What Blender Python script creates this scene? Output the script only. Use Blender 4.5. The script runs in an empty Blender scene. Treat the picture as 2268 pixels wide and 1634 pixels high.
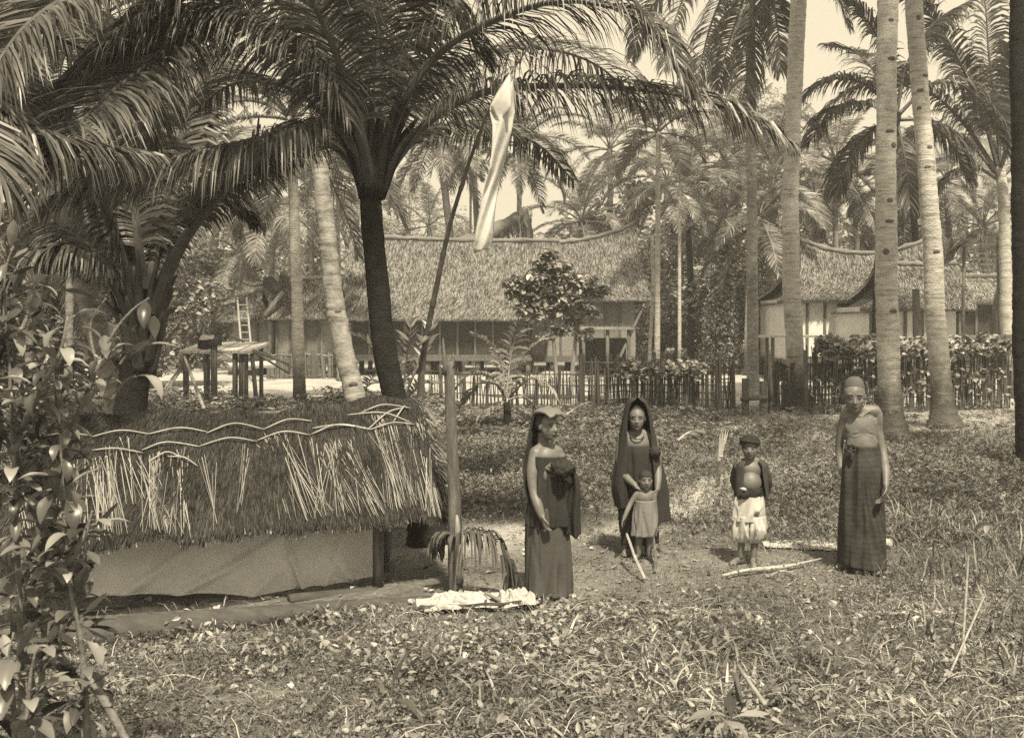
import bpy, math, random
import numpy as np
from mathutils import Vector, Matrix, noise as mnoise

rng = np.random.default_rng(7)
random.seed(7)
SC = bpy.context.scene
COL = SC.collection
R = math.radians

# ------------------------------------------------------------------ camera, sky, sun, exposure
EYE = 2.1                       # lens height above the clearing, metres
FPX = 2431.7                    # focal length in the units used for measuring the photograph
CX, HY = 1134.0, 716.0          # optical axis column and horizon row in those units
cd = bpy.data.cameras.new('camera')
cam = bpy.data.objects.new('camera', cd)
COL.objects.link(cam)
cam.location = (0, 0, EYE)
cam.rotation_euler = (R(90), 0, 0)
cd.sensor_width = 36
cd.lens = FPX / 2268 * 36
cd.shift_y = -(817 - HY) / 2268
cd.clip_start = 0.05
cd.clip_end = 2000
cd.dof.use_dof = True
cd.dof.focus_distance = 9.5
cd.dof.aperture_fstop = 5.6
SC.camera = cam

SUN_DIR = Vector((-0.12, 0.50, -0.855)).normalized()      # the way the light travels
sun_el = math.asin(-SUN_DIR.z)
sun_az = math.atan2(-SUN_DIR.x, -SUN_DIR.y)
SEPIA = (1.0, 0.868, 0.625)
world = bpy.data.worlds.new('World')
SC.world = world
world.use_nodes = True
wn, wl = world.node_tree.nodes, world.node_tree.links
bg = wn['Background']
sky = wn.new('ShaderNodeTexSky')
sky.sky_type = 'NISHITA'
sky.sun_disc = False
sky.sun_elevation = sun_el
sky.sun_rotation = sun_az
sky.dust_density = 6.0
bw = wn.new('ShaderNodeRGBToBW')
wl.new(sky.outputs[0], bw.inputs[0])
pw = wn.new('ShaderNodeMath'); pw.operation = 'POWER'; pw.inputs[1].default_value = 0.06
wl.new(bw.outputs[0], pw.inputs[0])
mu = wn.new('ShaderNodeMath'); mu.operation = 'MULTIPLY'; mu.inputs[1].default_value = 4.7
wl.new(pw.outputs[0], mu.inputs[0])
tint = wn.new('ShaderNodeMix'); tint.data_type = 'RGBA'; tint.blend_type = 'MULTIPLY'
tint.inputs[0].default_value = 1.0
wl.new(mu.outputs[0], tint.inputs[6])
tint.inputs[7].default_value = (*SEPIA, 1)
wl.new(tint.outputs[2], bg.inputs[0])
bg.inputs[1].default_value = 0.1

sd = bpy.data.lights.new('sun', 'SUN')
sd.energy = 4.4
sd.angle = R(3.0)
sd.color = (1.0, 0.87, 0.625)
sun = bpy.data.objects.new('sun', sd)
COL.objects.link(sun)
sun.rotation_euler = SUN_DIR.to_track_quat('-Z', 'Y').to_euler()

SC.view_settings.view_transform = 'Standard'
SC.view_settings.look = 'None'
SC.view_settings.gamma = 1
SC.view_settings.use_curve_mapping = False
SC.view_settings.exposure = 0.95
HAZE = 0.0015
SC.cycles.use_denoising = False
SC.cycles.max_bounces = 6
SC.cycles.diffuse_bounces = 4
SC.cycles.glossy_bounces = 2
SC.cycles.transmission_bounces = 3
SC.cycles.volume_bounces = 1
SC.cycles.sample_clamp_indirect = 4
SC.cycles.sample_clamp_direct = 6


# ------------------------------------------------------------------ layout helpers
def P(px, py, D):
    """a point of the place D metres into the scene, measured off the photograph"""
    return np.array(((px - CX) / FPX * D, D, EYE + (HY - py) / FPX * D))


def Gd(py):
    return EYE * FPX / (py - HY)


def G(px, py):
    D = Gd(py)
    return np.array(((px - CX) / FPX * D, D, 0.0))


def catmull(pts, n):
    pts = np.asarray(pts, float)
    if len(pts) == 2:
        t = np.linspace(0, 1, n)[:, None]
        return pts[0] * (1 - t) + pts[1] * t
    seg = np.linalg.norm(np.diff(pts, axis=0), axis=1)
    s = np.concatenate([[0], np.cumsum(seg)])
    ext = np.vstack([2 * pts[0] - pts[1], pts, 2 * pts[-1] - pts[-2]])
    out = []
    for x in np.linspace(0, s[-1], n):
        i = min(len(pts) - 2, max(0, int(np.searchsorted(s, x, side='right') - 1)))
        t = (x - s[i]) / max(seg[i], 1e-9)
        p0, p1, p2, p3 = ext[i], ext[i + 1], ext[i + 2], ext[i + 3]
        out.append(0.5 * ((2 * p1) + (-p0 + p2) * t + (2 * p0 - 5 * p1 + 4 * p2 - p3) * t * t
                          + (-p0 + 3 * p1 - 3 * p2 + p3) * t ** 3))
    return np.array(out)


def norm(a):
    return a / np.maximum(np.linalg.norm(a, axis=-1, keepdims=True), 1e-9)


class Geo:
    """collects vertices and faces of one mesh"""

    def __init__(self):
        self.V, self.F, self.M, self.n = [], [], [], 0

    def add(self, V, Fc, mi=0):
        V = np.asarray(V, float).reshape(-1, 3)
        if isinstance(Fc, np.ndarray):
            Fc = [Fc]
        else:
            by = {}
            for f in Fc:
                by.setdefault(len(f), []).append(f)
            Fc = [np.array(v) for v in by.values()]
        for f in Fc:
            self.F.append(f + self.n)
            self.M.append(np.full(len(f), mi))
        self.V.append(V)
        self.n += len(V)
        return self

    def tube(self, path, rad, sides=8, mi=0, cap=True, prof=None):
        path = np.asarray(path, float)
        n = len(path)
        rad = np.broadcast_to(np.asarray(rad, float), (n,))
        T = norm(np.gradient(path, axis=0))
        ref = np.array((0, 0, 1.0)) if abs(T[0][2]) < 0.9 else np.array((0, 1.0, 0))
        S = norm(np.cross(T, ref))
        for i in range(1, n):
            s = S[i - 1] - T[i] * np.dot(S[i - 1], T[i])
            S[i] = s / max(np.linalg.norm(s), 1e-9)
        B = np.cross(T, S)
        a = np.linspace(0, 2 * np.pi, sides, endpoint=False)
        k = prof if prof is not None else np.ones((n, sides))
        V = path[:, None, :] + (rad[:, None] * k)[..., None] * (
            np.cos(a)[None, :, None] * S[:, None, :] + np.sin(a)[None, :, None] * B[:, None, :])
        i = np.arange(n - 1)[:, None] * sides
        j = np.arange(sides)[None, :]
        j2 = (j + 1) % sides
        q = np.stack([i + j, i + j2, i + sides + j2, i + sides + j], -1).reshape(-1, 4)
        self.add(V, q, mi)
        if cap:
            b = self.n - n * sides
            self.V.append(np.array([path[0], path[-1]]))
            c0, c1 = self.n, self.n + 1
            self.n += 2
            jj = np.arange(sides)
            self.F.append(np.stack([np.full(sides, c0), b + (jj + 1) % sides, b + jj], -1))
            e = b + (n - 1) * sides
            self.F.append(np.stack([np.full(sides, c1), e + jj, e + (jj + 1) % sides], -1))
            self.M += [np.full(sides, mi)] * 2
        return self

    def box(self, c, s, rot=None, mi=0):
        v = np.array([(x, y, z) for x in (-.5, .5) for y in (-.5, .5) for z in (-.5, .5)]) * np.asarray(s)
        if rot is not None:
            v = v @ np.asarray(rot).T
        self.add(v + np.asarray(c), np.array([(0, 1, 3, 2), (4, 6, 7, 5), (0, 4, 5, 1), (2, 3, 7, 6), (0, 2, 6, 4), (1, 5, 7, 3)]), mi)
        return self

    def ball(self, c, r, rot=None, mi=0, nu=14, nv=9, fn=None):
        r = np.broadcast_to(np.asarray(r, float), (3,))
        th = np.linspace(0, np.pi, nv)[1:-1]
        ph = np.linspace(0, 2 * np.pi, nu, endpoint=False)
        v = np.array([(math.sin(t) * math.cos(p), math.sin(t) * math.sin(p), math.cos(t)) for t in th for p in ph]
                     + [(0, 0, 1.0), (0, 0, -1.0)])
        if fn is not None:
            v = fn(v)
        v = v * r
        if rot is not None:
            v = v @ np.asarray(rot).T
        f = []
        m = len(th)
        for i in range(m - 1):
            for j in range(nu):
                f.append((i * nu + j, (i + 1) * nu + j, (i + 1) * nu + (j + 1) % nu, i * nu + (j + 1) % nu))
        t, b = m * nu, m * nu + 1
        for j in range(nu):
            f.append((t, j, (j + 1) % nu))
            f.append((b, (m - 1) * nu + (j + 1) % nu, (m - 1) * nu + j))
        self.add(v + np.asarray(c), f, mi)
        return self

    def grid(self, Vg, mi=0, closed=False):
        """Vg: (n, m, 3)"""
        n, m = Vg.shape[:2]
        i = np.arange(n - 1)[:, None] * m
        j = np.arange(m if closed else m - 1)[None, :]
        j2 = (j + 1) % m
        q = np.stack([i + j, i + m + j, i + m + j2, i + j2], -1).reshape(-1, 4)
        self.add(Vg, q, mi)
        return self

    def mesh(self, name, mats, smooth=False, off=None):
        V = np.vstack(self.V)
        if off is not None:
            V = V - np.asarray(off)
        me = bpy.data.meshes.new(name)
        me.vertices.add(len(V))
        me.vertices.foreach_set('co', V.astype(np.float32).ravel())
        tot = np.concatenate([np.full(len(f), f.shape[1]) for f in self.F])
        loops = np.concatenate([f.ravel() for f in self.F])
        me.loops.add(len(loops))
        me.loops.foreach_set('vertex_index', loops.astype(np.int32))
        me.polygons.add(len(tot))
        st = np.concatenate([[0], np.cumsum(tot)[:-1]])
        me.polygons.foreach_set('loop_start', st.astype(np.int32))
        me.polygons.foreach_set('loop_total', tot.astype(np.int32))
        me.polygons.foreach_set('material_index', np.concatenate(self.M).astype(np.int32))
        if smooth:
            me.polygons.foreach_set('use_smooth', np.ones(len(tot), bool))
        else:
            me.polygons.foreach_set('use_smooth', np.zeros(len(tot), bool))
        for m in (mats if isinstance(mats, (list, tuple)) else [mats]):
            me.materials.append(m)
        me.update()
        me.validate()
        return me

    def build(self, name, mats, parent=None, smooth=False, kind=None):
        off = None
        if parent is not None:
            off = worldloc(parent)
        me = self.mesh(name, mats, smooth, off)
        return place(name, me, parent, kind=kind)


WL = {}


def worldloc(o):
    v = Vector((0, 0, 0))
    while o is not None:
        v += Vector(o.location)
        o = o.parent
    return np.array(v)


def place(name, me, parent=None, loc=(0, 0, 0), rot=None, scale=None, kind=None):
    o = bpy.data.objects.new(name, me)
    COL.objects.link(o)
    o.location = loc
    if rot is not None:
        o.rotation_euler = rot
    if scale is not None:
        o.scale = scale if hasattr(scale, '__len__') else (scale,) * 3
    if parent is not None:
        o.parent = parent
    if kind:
        o['kind'] = kind
    return o


def tag(o, label, cat, group=None):
    o['label'] = label
    o['category'] = cat
    if group:
        o['group'] = group
    return o


def thing(name, label, cat, loc, group=None):
    o = bpy.data.objects.new(name, None)
    o.empty_display_size = 0.2
    COL.objects.link(o)
    o.location = loc
    return tag(o, label, cat, group)


# ------------------------------------------------------------------ materials (grey stock: the light carries the brown tone)
def nodes_of(m):
    m.use_nodes = True
    nt = m.node_tree
    return nt.nodes, nt.links, nt.nodes['Principled BSDF'], nt.nodes['Material Output']


def grey(v, g=1.0):
    return (v * (1.0), v * (0.995 * g), v * 0.98, 1)


def ramp(n, l, src, stops):
    r = n.new('ShaderNodeValToRGB')
    e = r.color_ramp.elements
    while len(e) > len(stops):
        e.remove(e[-1])
    while len(e) < len(stops):
        e.new(0.5)
    for el, (p, c) in zip(e, stops):
        el.position = p
        el.color = grey(c)
    l.new(src, r.inputs[0])
    return r


def coord(n, l, scale=(1, 1, 1)):
    tc = n.new('ShaderNodeTexCoord')
    mp = n.new('ShaderNodeMapping')
    mp.inputs['Scale'].default_value = scale
    l.new(tc.outputs['Object'], mp.inputs[0])
    return mp.outputs[0]


def noise_tex(n, l, co, scale, detail=5, rough=0.6):
    t = n.new('ShaderNodeTexNoise')
    t.inputs['Scale'].default_value = scale
    t.inputs['Detail'].default_value = detail
    t.inputs['Roughness'].default_value = rough
    l.new(co, t.inputs['Vector'])
    return t.outputs[0]


def leaf_mat(name, lo, hi, rough=0.45, transl=0.25, spec=0.5, single=False):
    m = bpy.data.materials.new(name)
    n, l, b, out = nodes_of(m)
    g = n.new('ShaderNodeNewGeometry')
    oi = n.new('ShaderNodeObjectInfo')
    r = ramp(n, l, oi.outputs['Random'] if single else g.outputs['Random Per Island'], [(0, lo), (0.6, (lo + hi) / 2), (1, hi)])
    nz = noise_tex(n, l, coord(n, l), 0.9, 5, 0.65)
    r2 = ramp(n, l, nz, [(0.32, 0.45), (0.5, 0.95), (0.68, 1.5)])
    mx = n.new('ShaderNodeMix'); mx.data_type = 'RGBA'; mx.blend_type = 'MULTIPLY'; mx.inputs[0].default_value = 1
    l.new(r.outputs[0], mx.inputs[6]); l.new(r2.outputs[0], mx.inputs[7])
    l.new(mx.outputs[2], b.inputs['Base Color'])
    b.inputs['Roughness'].default_value = rough
    b.inputs['Specular IOR Level'].default_value = spec
    t = n.new('ShaderNodeBsdfTranslucent')
    l.new(mx.outputs[2], t.inputs[0])
    mix = n.new('ShaderNodeMixShader')
    mix.inputs[0].default_value = transl
    l.new(b.outputs[0], mix.inputs[1]); l.new(t.outputs[0], mix.inputs[2])
    l.new(mix.outputs[0], out.inputs[0])
    return m


def noisy_mat(name, stops, scale=(1, 1, 1), nscale=6.0, detail=6, rough=0.85, bump=0.4, bdist=0.02, bscale=None, spec=0.3, island=0.0, rgh=0.62, streak=0.0, foot=0.0, objr=0.0):
    m = bpy.data.materials.new(name)
    n, l, b, out = nodes_of(m)
    co = coord(n, l, scale)
    nz = noise_tex(n, l, co, nscale, detail, rgh)
    src = nz
    if island:
        g = n.new('ShaderNodeNewGeometry')
        ma = n.new('ShaderNodeMath'); ma.operation = 'MULTIPLY_ADD'
        l.new(g.outputs['Random Per Island'], ma.inputs[0])
        ma.inputs[1].default_value = island
        ad = n.new('ShaderNodeMath'); ad.operation = 'SUBTRACT'; ad.inputs[1].default_value = island / 2
        l.new(nz, ad.inputs[0]); l.new(ad.outputs[0], ma.inputs[2])
        src = ma.outputs[0]
    r = ramp(n, l, src, stops)
    last = r.outputs[0]
    if objr:        # alike pieces weather differently
        oi = n.new('ShaderNodeObjectInfo')
        ro = ramp(n, l, oi.outputs['Random'], [(0, 1 - objr), (1, 1 + objr * 0.5)])
        mx = n.new('ShaderNodeMix'); mx.data_type = 'RGBA'; mx.blend_type = 'MULTIPLY'; mx.inputs[0].default_value = 1
        l.new(last, mx.inputs[6]); l.new(ro.outputs[0], mx.inputs[7])
        last = mx.outputs[2]
    if streak:      # leaf-scar lines and weathering running round a stem
        ns = noise_tex(n, l, coord(n, l, (1.2, 1.2, 26)), 1.0, 4, 0.6)
        rs = ramp(n, l, ns, [(0.34, 1 - streak), (0.46, 1.0), (0.7, 1.08)])
        mx = n.new('ShaderNodeMix'); mx.data_type = 'RGBA'; mx.blend_type = 'MULTIPLY'; mx.inputs[0].default_value = 1
        l.new(last, mx.inputs[6]); l.new(rs.outputs[0], mx.inputs[7])
        last = mx.outputs[2]
    if foot:        # lichen and splashed soil on the lowest part of a stem
        sx = n.new('ShaderNodeSeparateXYZ'); l.new(coord(n, l), sx.inputs[0])
        mr = n.new('ShaderNodeMath'); mr.operation = 'MULTIPLY_ADD'
        l.new(sx.outputs[2], mr.inputs[0]); mr.inputs[1].default_value = -1.0 / foot; mr.inputs[2].default_value = 0.85
        ng = noise_tex(n, l, coord(n, l, (1, 1, 0.7)), 3.2, 7, 0.7)
        ad = n.new('ShaderNodeMath'); ad.operation = 'ADD'; l.new(mr.outputs[0], ad.inputs[0]); l.new(ng, ad.inputs[1])
        rf = ramp(n, l, ad.outputs[0], [(0.45, 1.0), (0.75, 0.55), (0.95, 0.2)])
        mx = n.new('ShaderNodeMix'); mx.data_type = 'RGBA'; mx.blend_type = 'MULTIPLY'; mx.inputs[0].default_value = 1
        l.new(last, mx.inputs[6]); l.new(rf.outputs[0], mx.inputs[7])
        last = mx.outputs[2]
    l.new(last, b.inputs['Base Color'])
    b.inputs['Roughness'].default_value = rough
    b.inputs['Specular IOR Level'].default_value = spec
    if bump:
        nb = noise_tex(n, l, co, bscale or nscale * 4, 5)
        bp = n.new('ShaderNodeBump')
        bp.inputs['Strength'].default_value = bump
        bp.inputs['Distance'].default_value = bdist
        l.new(nb, bp.inputs['Height'])
        l.new(bp.outputs[0], b.inputs['Normal'])
    return m


M = {}
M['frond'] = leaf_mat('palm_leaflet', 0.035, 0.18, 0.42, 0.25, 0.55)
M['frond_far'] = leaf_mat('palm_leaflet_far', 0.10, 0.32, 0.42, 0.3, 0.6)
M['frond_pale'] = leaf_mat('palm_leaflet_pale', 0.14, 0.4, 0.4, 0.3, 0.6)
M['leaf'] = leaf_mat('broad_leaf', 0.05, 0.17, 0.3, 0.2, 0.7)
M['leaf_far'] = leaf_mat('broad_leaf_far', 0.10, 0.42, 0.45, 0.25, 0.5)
M['leaf_haze'] = leaf_mat('broad_leaf_haze_tone', 0.2, 0.5, 0.6, 0.3, 0.3)  # far leaves made paler: distance haze put into their colour
M['herb'] = leaf_mat('herb_leaf', 0.10, 0.42, 0.42, 0.28, 0.55)
M['weed'] = leaf_mat('weed_leaf', 0.03, 0.3, 0.5, 0.25, 0.5)
M['straw_litter'] = leaf_mat('litter', 0.12, 0.5, 0.7, 0.1, 0.3)
M['rachis'] = noisy_mat('rachis_rind', [(0.3, 0.09), (0.7, 0.2)], (1, 1, 1), 5, rough=0.45, bump=0.2, spec=0.5)
M['rachis_dark'] = noisy_mat('rachis_dark_rind', [(0.3, 0.04), (0.7, 0.10)], (1, 1, 1), 5, rough=0.5, bump=0.2, spec=0.4)
M['bark_pale'] = noisy_mat('bark_pale', [(0.28, 0.14), (0.42, 0.36), (0.6, 0.5), (0.8, 0.62)], (1, 1, 2.2), 4.5, 9, bump=0.8, bdist=0.03, rgh=0.72, streak=0.45, foot=1.6)
M['bark_mid'] = noisy_mat('bark_mid', [(0.3, 0.08), (0.5, 0.2), (0.75, 0.36)], (1, 1, 2.0), 5, 8, bump=0.8, bdist=0.03, rgh=0.7)
M['bark_dark'] = noisy_mat('bark_dark', [(0.3, 0.014), (0.6, 0.03), (0.85, 0.06)], (1, 1, 1.5), 9, 8, bump=0.8, bdist=0.03, rgh=0.7, spec=0.1)
M['bark_ringed'] = noisy_mat('bark_ringed', [(0.3, 0.09), (0.5, 0.23), (0.75, 0.40)], (1, 1, 1.6), 4, 8, bump=0.6, bdist=0.03, rgh=0.7, streak=0.4)
M['scar'] = noisy_mat('bark_scar', [(0.3, 0.04), (0.7, 0.14)], nscale=9, bump=0.3)
M['twig'] = noisy_mat('twig_bark', [(0.3, 0.07), (0.7, 0.24)], (1, 1, 1), 14, bump=0.5)
M['stick_pale'] = noisy_mat('peeled_stick', [(0.3, 0.2), (0.7, 0.42)], (1, 1, 1), 14, bump=0.4, rough=0.7, objr=0.55)
M['thatch'] = noisy_mat('thatch_straw', [(0.12, 0.015), (0.34, 0.06), (0.58, 0.13), (0.9, 0.27)], (1, 1, 1), 1.4, 8, bump=0.5, island=0.85, rgh=0.75)
M['thatch_shade'] = noisy_mat('thatch_weathered', [(0.15, 0.05), (0.5, 0.14), (0.85, 0.28)], (1, 1, 1), 1.4, 8, bump=0.5, island=0.75, rgh=0.75)
M['fibre'] = noisy_mat('black_palm_fibre', [(0.15, 0.014), (0.5, 0.032), (0.85, 0.085)], (1, 1, 1), 3.0, 9, bump=0.8, bdist=0.02, island=0.5, rgh=0.75, rough=1.0, spec=0.05)
M['fibre_tip'] = noisy_mat('frayed_fibre', [(0.15, 0.03), (0.5, 0.09), (0.85, 0.26)], (1, 1, 1), 5.0, 9, bump=0.4, island=0.7)
M['bamboo'] = noisy_mat('bamboo', [(0.25, 0.07), (0.5, 0.14), (0.8, 0.3)], (1, 1, 1), 6, bump=0.3, rough=0.55, island=0.4, objr=0.4)
M['bamboo_dark'] = noisy_mat('weathered_bamboo', [(0.25, 0.03), (0.5, 0.065), (0.8, 0.16)], (1, 1, 1), 5, bump=0.3, rough=0.7, island=0.4, objr=0.5)
M['bamboo_pale'] = noisy_mat('split_bamboo', [(0.25, 0.2), (0.8, 0.45)], (1, 1, 1), 12, bump=0.2, rough=0.5)
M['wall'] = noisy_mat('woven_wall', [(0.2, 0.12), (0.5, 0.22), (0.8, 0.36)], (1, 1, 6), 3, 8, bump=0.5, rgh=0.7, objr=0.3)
M['wall_pale'] = noisy_mat('pale_wall_bounce_tone', [(0.2, 0.35), (0.45, 0.6), (0.8, 0.75)], (1, 1, 1.5), 2.2, 8, bump=0.4, rgh=0.7, objr=0.15)  # pale wall, colour raised to stand in for light reflected under the roof
M['wall_dark'] = noisy_mat('dark_plank_shade_tone', [(0.2, 0.015), (0.5, 0.035), (0.8, 0.075)], (0.4, 1, 6), 4, 8, bump=0.5, rgh=0.7, objr=0.4)  # dark wood; deep shade under the eaves is put into its colour
M['post'] = noisy_mat('post_wood', [(0.25, 0.05), (0.5, 0.11), (0.8, 0.24)], (5, 5, 0.7), 4, 8, bump=0.8, bdist=0.02, rgh=0.7)
M['post_pale'] = noisy_mat('post_wood_pale', [(0.25, 0.12), (0.5, 0.24), (0.8, 0.4)], (5, 5, 0.7), 4, 8, bump=0.8, bdist=0.02, rgh=0.7)
M['log'] = noisy_mat('mossy_log', [(0.2, 0.03), (0.5, 0.065), (0.8, 0.12)], (0.6, 2, 2), 6, 9, bump=0.7, bdist=0.015, rgh=0.75)
M['inside'] = noisy_mat('inside_shade_tone', [(0.2, 0.02), (0.8, 0.05)], nscale=3, bump=0)  # near-black colour stands in for the shade under the shelter
M['white_board'] = noisy_mat('bleached_board', [(0.2, 0.4), (0.8, 0.75)], (1, 3, 1), 3, bump=0.2, objr=0.2)
M['sheath'] = noisy_mat('palm_sheath', [(0.2, 0.26), (0.8, 0.5)], (1, 6, 1), 5, bump=0.4, rough=0.6)
M['meat'] = noisy_mat('rind', [(0.3, 0.16), (0.7, 0.36)], nscale=7, bump=0.4, rough=0.6)
M['stone'] = noisy_mat('stone', [(0.3, 0.12), (0.7, 0.3)], nscale=6, bump=0.6)


def cloth_mat(name, lo, hi, stripes=None, wscale=260, fine=0.25, rough=0.9, big=2.5):
    m = bpy.data.materials.new(name)
    n, l, b, out = nodes_of(m)
    co = coord(n, l)
    nz = noise_tex(n, l, co, big, 8, 0.7)
    r = ramp(n, l, nz, [(0.25, lo), (0.75, hi)])
    last = r.outputs[0]
    if stripes:
        w = n.new('ShaderNodeTexWave')
        w.bands_direction = 'Z'
        w.inputs['Scale'].default_value = stripes
        w.inputs['Distortion'].default_value = 4
        w.inputs['Detail'].default_value = 3
        l.new(co, w.inputs['Vector'])
        rs = ramp(n, l, w.outputs[1], [(0.3, 0.9), (0.8, 1.08)])
        mx = n.new('ShaderNodeMix'); mx.data_type = 'RGBA'; mx.blend_type = 'MULTIPLY'; mx.inputs[0].default_value = 1
        l.new(last, mx.inputs[6]); l.new(rs.outputs[0], mx.inputs[7])
        last = mx.outputs[2]
    l.new(last, b.inputs['Base Color'])
    b.inputs['Roughness'].default_value = rough
    b.inputs['Specular IOR Level'].default_value = 0.2
    nb = noise_tex(n, l, co, wscale, 2)
    n2 = noise_tex(n, l, co, 18, 4)
    ad = n.new('ShaderNodeMath'); ad.operation = 'MULTIPLY_ADD'; ad.inputs[1].default_value = 5
    l.new(n2, ad.inputs[0]); l.new(nb, ad.inputs[2])
    bp = n.new('ShaderNodeBump')
    bp.inputs['Strength'].default_value = fine
    bp.inputs['Distance'].default_value = 0.004
    l.new(ad.outputs[0], bp.inputs['Height'])
    l.new(bp.outputs[0], b.inputs['Normal'])
    return m


M['canvas'] = cloth_mat('canvas_cloth', 0.58, 0.85)
M['banner'] = cloth_mat('banner_cloth', 0.42, 0.56)
M['sarong'] = cloth_mat('striped_sarong', 0.018, 0.065, stripes=7, big=7)
M['skirt'] = cloth_mat('plain_skirt', 0.055, 0.09)
M['dress'] = cloth_mat('dark_dress', 0.018, 0.04)
M['shawl'] = cloth_mat('black_shawl', 0.022, 0.042)
M['hatcloth'] = cloth_mat('head_cloth', 0.06, 0.2)
M['jacket'] = cloth_mat('jacket_cloth', 0.035, 0.065)
M['trouser'] = cloth_mat('trouser_cloth', 0.34, 0.5, big=9)
M['belt'] = cloth_mat('belt_cloth', 0.02, 0.035)
M['cap'] = cloth_mat('cap_cloth', 0.06, 0.11)
M['wrapcloth'] = cloth_mat('child_wrap', 0.16, 0.22)
M['skin'] = noisy_mat('skin', [(0.25, 0.085), (0.5, 0.13), (0.8, 0.18)], nscale=9, detail=6, rough=0.5, bump=0.25, bdist=0.004, spec=0.4)
M['skin_old'] = noisy_mat('skin_weathered', [(0.25, 0.08), (0.5, 0.13), (0.8, 0.19)], nscale=11, detail=8, rough=0.5, bump=0.45, bdist=0.006, spec=0.4)
M['hair'] = noisy_mat('hair', [(0.2, 0.015), (0.8, 0.04)], (1, 1, 0.3), 40, bump=0.6, rough=0.5)
M['eye'] = noisy_mat('eye', [(0.2, 0.04), (0.8, 0.06)], nscale=9, bump=0, rough=0.3)


# ------------------------------------------------------------------ ground
def ground_mat():
    m = bpy.data.materials.new('clearing_soil')
    n, l, b, out = nodes_of(m)
    tc = n.new('ShaderNodeTexCoord')
    co = tc.outputs['Object']
    n1 = noise_tex(n, l, co, 0.9, 8, 0.7)
    n2 = noise_tex(n, l, co, 14, 8, 0.75)
    r1 = ramp(n, l, n1, [(0.3, 0.10), (0.5, 0.17), (0.75, 0.26)])
    r2 = ramp(n, l, n2, [(0.3, 0.45), (0.5, 0.95), (0.72, 1.7)])
    mx = n.new('ShaderNodeMix'); mx.data_type = 'RGBA'; mx.blend_type = 'MULTIPLY'; mx.inputs[0].default_value = 1
    l.new(r1.outputs[0], mx.inputs[6]); l.new(r2.outputs[0], mx.inputs[7])
    at = n.new('ShaderNodeAttribute'); at.attribute_name = 'bare'
    r3 = ramp(n, l, n2, [(0.3, 0.34), (0.7, 0.56)])
    m2 = n.new('ShaderNodeMix'); m2.data_type = 'RGBA'
    l.new(at.outputs['Fac'], m2.inputs[0])
    l.new(mx.outputs[2], m2.inputs[6]); l.new(r3.outputs[0], m2.inputs[7])
    l.new(m2.outputs[2], b.inputs['Base Color'])
    b.inputs['Roughness'].default_value = 0.95
    b.inputs['Specular IOR Level'].default_value = 0.1
    bp = n.new('ShaderNodeBump'); bp.inputs['Strength'].default_value = 0.9; bp.inputs['Distance'].default_value = 0.05
    l.new(n2, bp.inputs['Height']); l.new(bp.outputs[0], b.inputs['Normal'])
    return m


def sdseg(x, y, pts):
    d = np.full(x.shape, 1e9)
    for (ax, ay), (bx, by) in zip(pts[:-1], pts[1:]):
        vx, vy = bx - ax, by - ay
        t = np.clip(((x - ax) * vx + (y - ay) * vy) / (vx * vx + vy * vy + 1e-9), 0, 1)
        d = np.minimum(d, np.hypot(x - ax - t * vx, y - ay - t * vy))
    return d


def vnoise(x, y, s, seed=0):
    """cheap smooth value noise on arrays, 0..1"""
    x = x / s + seed * 17.3
    y = y / s - seed * 9.1
    xi, yi = np.floor(x).astype(int), np.floor(y).astype(int)
    fx, fy = x - xi, y - yi
    fx, fy = fx * fx * (3 - 2 * fx), fy * fy * (3 - 2 * fy)

    def h(a, b):
        v = np.sin(a * 127.1 + b * 311.7 + seed * 3.7) * 43758.5453
        return v - np.floor(v)
    return (h(xi, yi) * (1 - fx) + h(xi + 1, yi) * fx) * (1 - fy) + (h(xi, yi + 1) * (1 - fx) + h(xi + 1, yi + 1) * fx) * fy


def fence_line_y(x):
    return 26.0 + 0 * x


PATH = [tuple(G(*p)[:2]) for p in [(880, 1225), (1000, 1205), (1160, 1175), (1290, 1160), (1430, 1140), (1500, 1122), (1600, 1075), (1720, 1030), (1800, 1000), (1900, 960)]]


def bare(x, y):
    """how bare the soil is: worn path and trampled ring round the people, the swept yard past the fence"""
    w = 0.4 + 0.4 * vnoise(x, y, 1.1, 3)
    p = np.clip(1.25 - sdseg(x, y, PATH) / (w + 0.15), 0, 1)
    tr = 0.12 * np.clip(1.2 - ((x - 1.0) / 2.9) ** 2 - ((y - 9.3) / 1.1) ** 2, 0, 1)
    yard = np.clip((y - 27.2) / 1.2, 0, 1) * np.clip((60 - y) / 8, 0, 1)
    behind = np.clip((y - 17.0) / 3, 0, 1) * np.clip((x - 4.2) / 2, 0, 1) * 0.55
    return np.clip(np.maximum(np.maximum(p * 0.8, yard), np.maximum(behind, tr)) * (0.55 + 0.7 * vnoise(x, y, 0.5, 5)), 0, 1)


def gz(x, y):
    return (vnoise(x, y, 1.7, 1) - 0.5) * 0.06 + (vnoise(x, y, 0.35, 2) - 0.5) * 0.025


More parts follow.
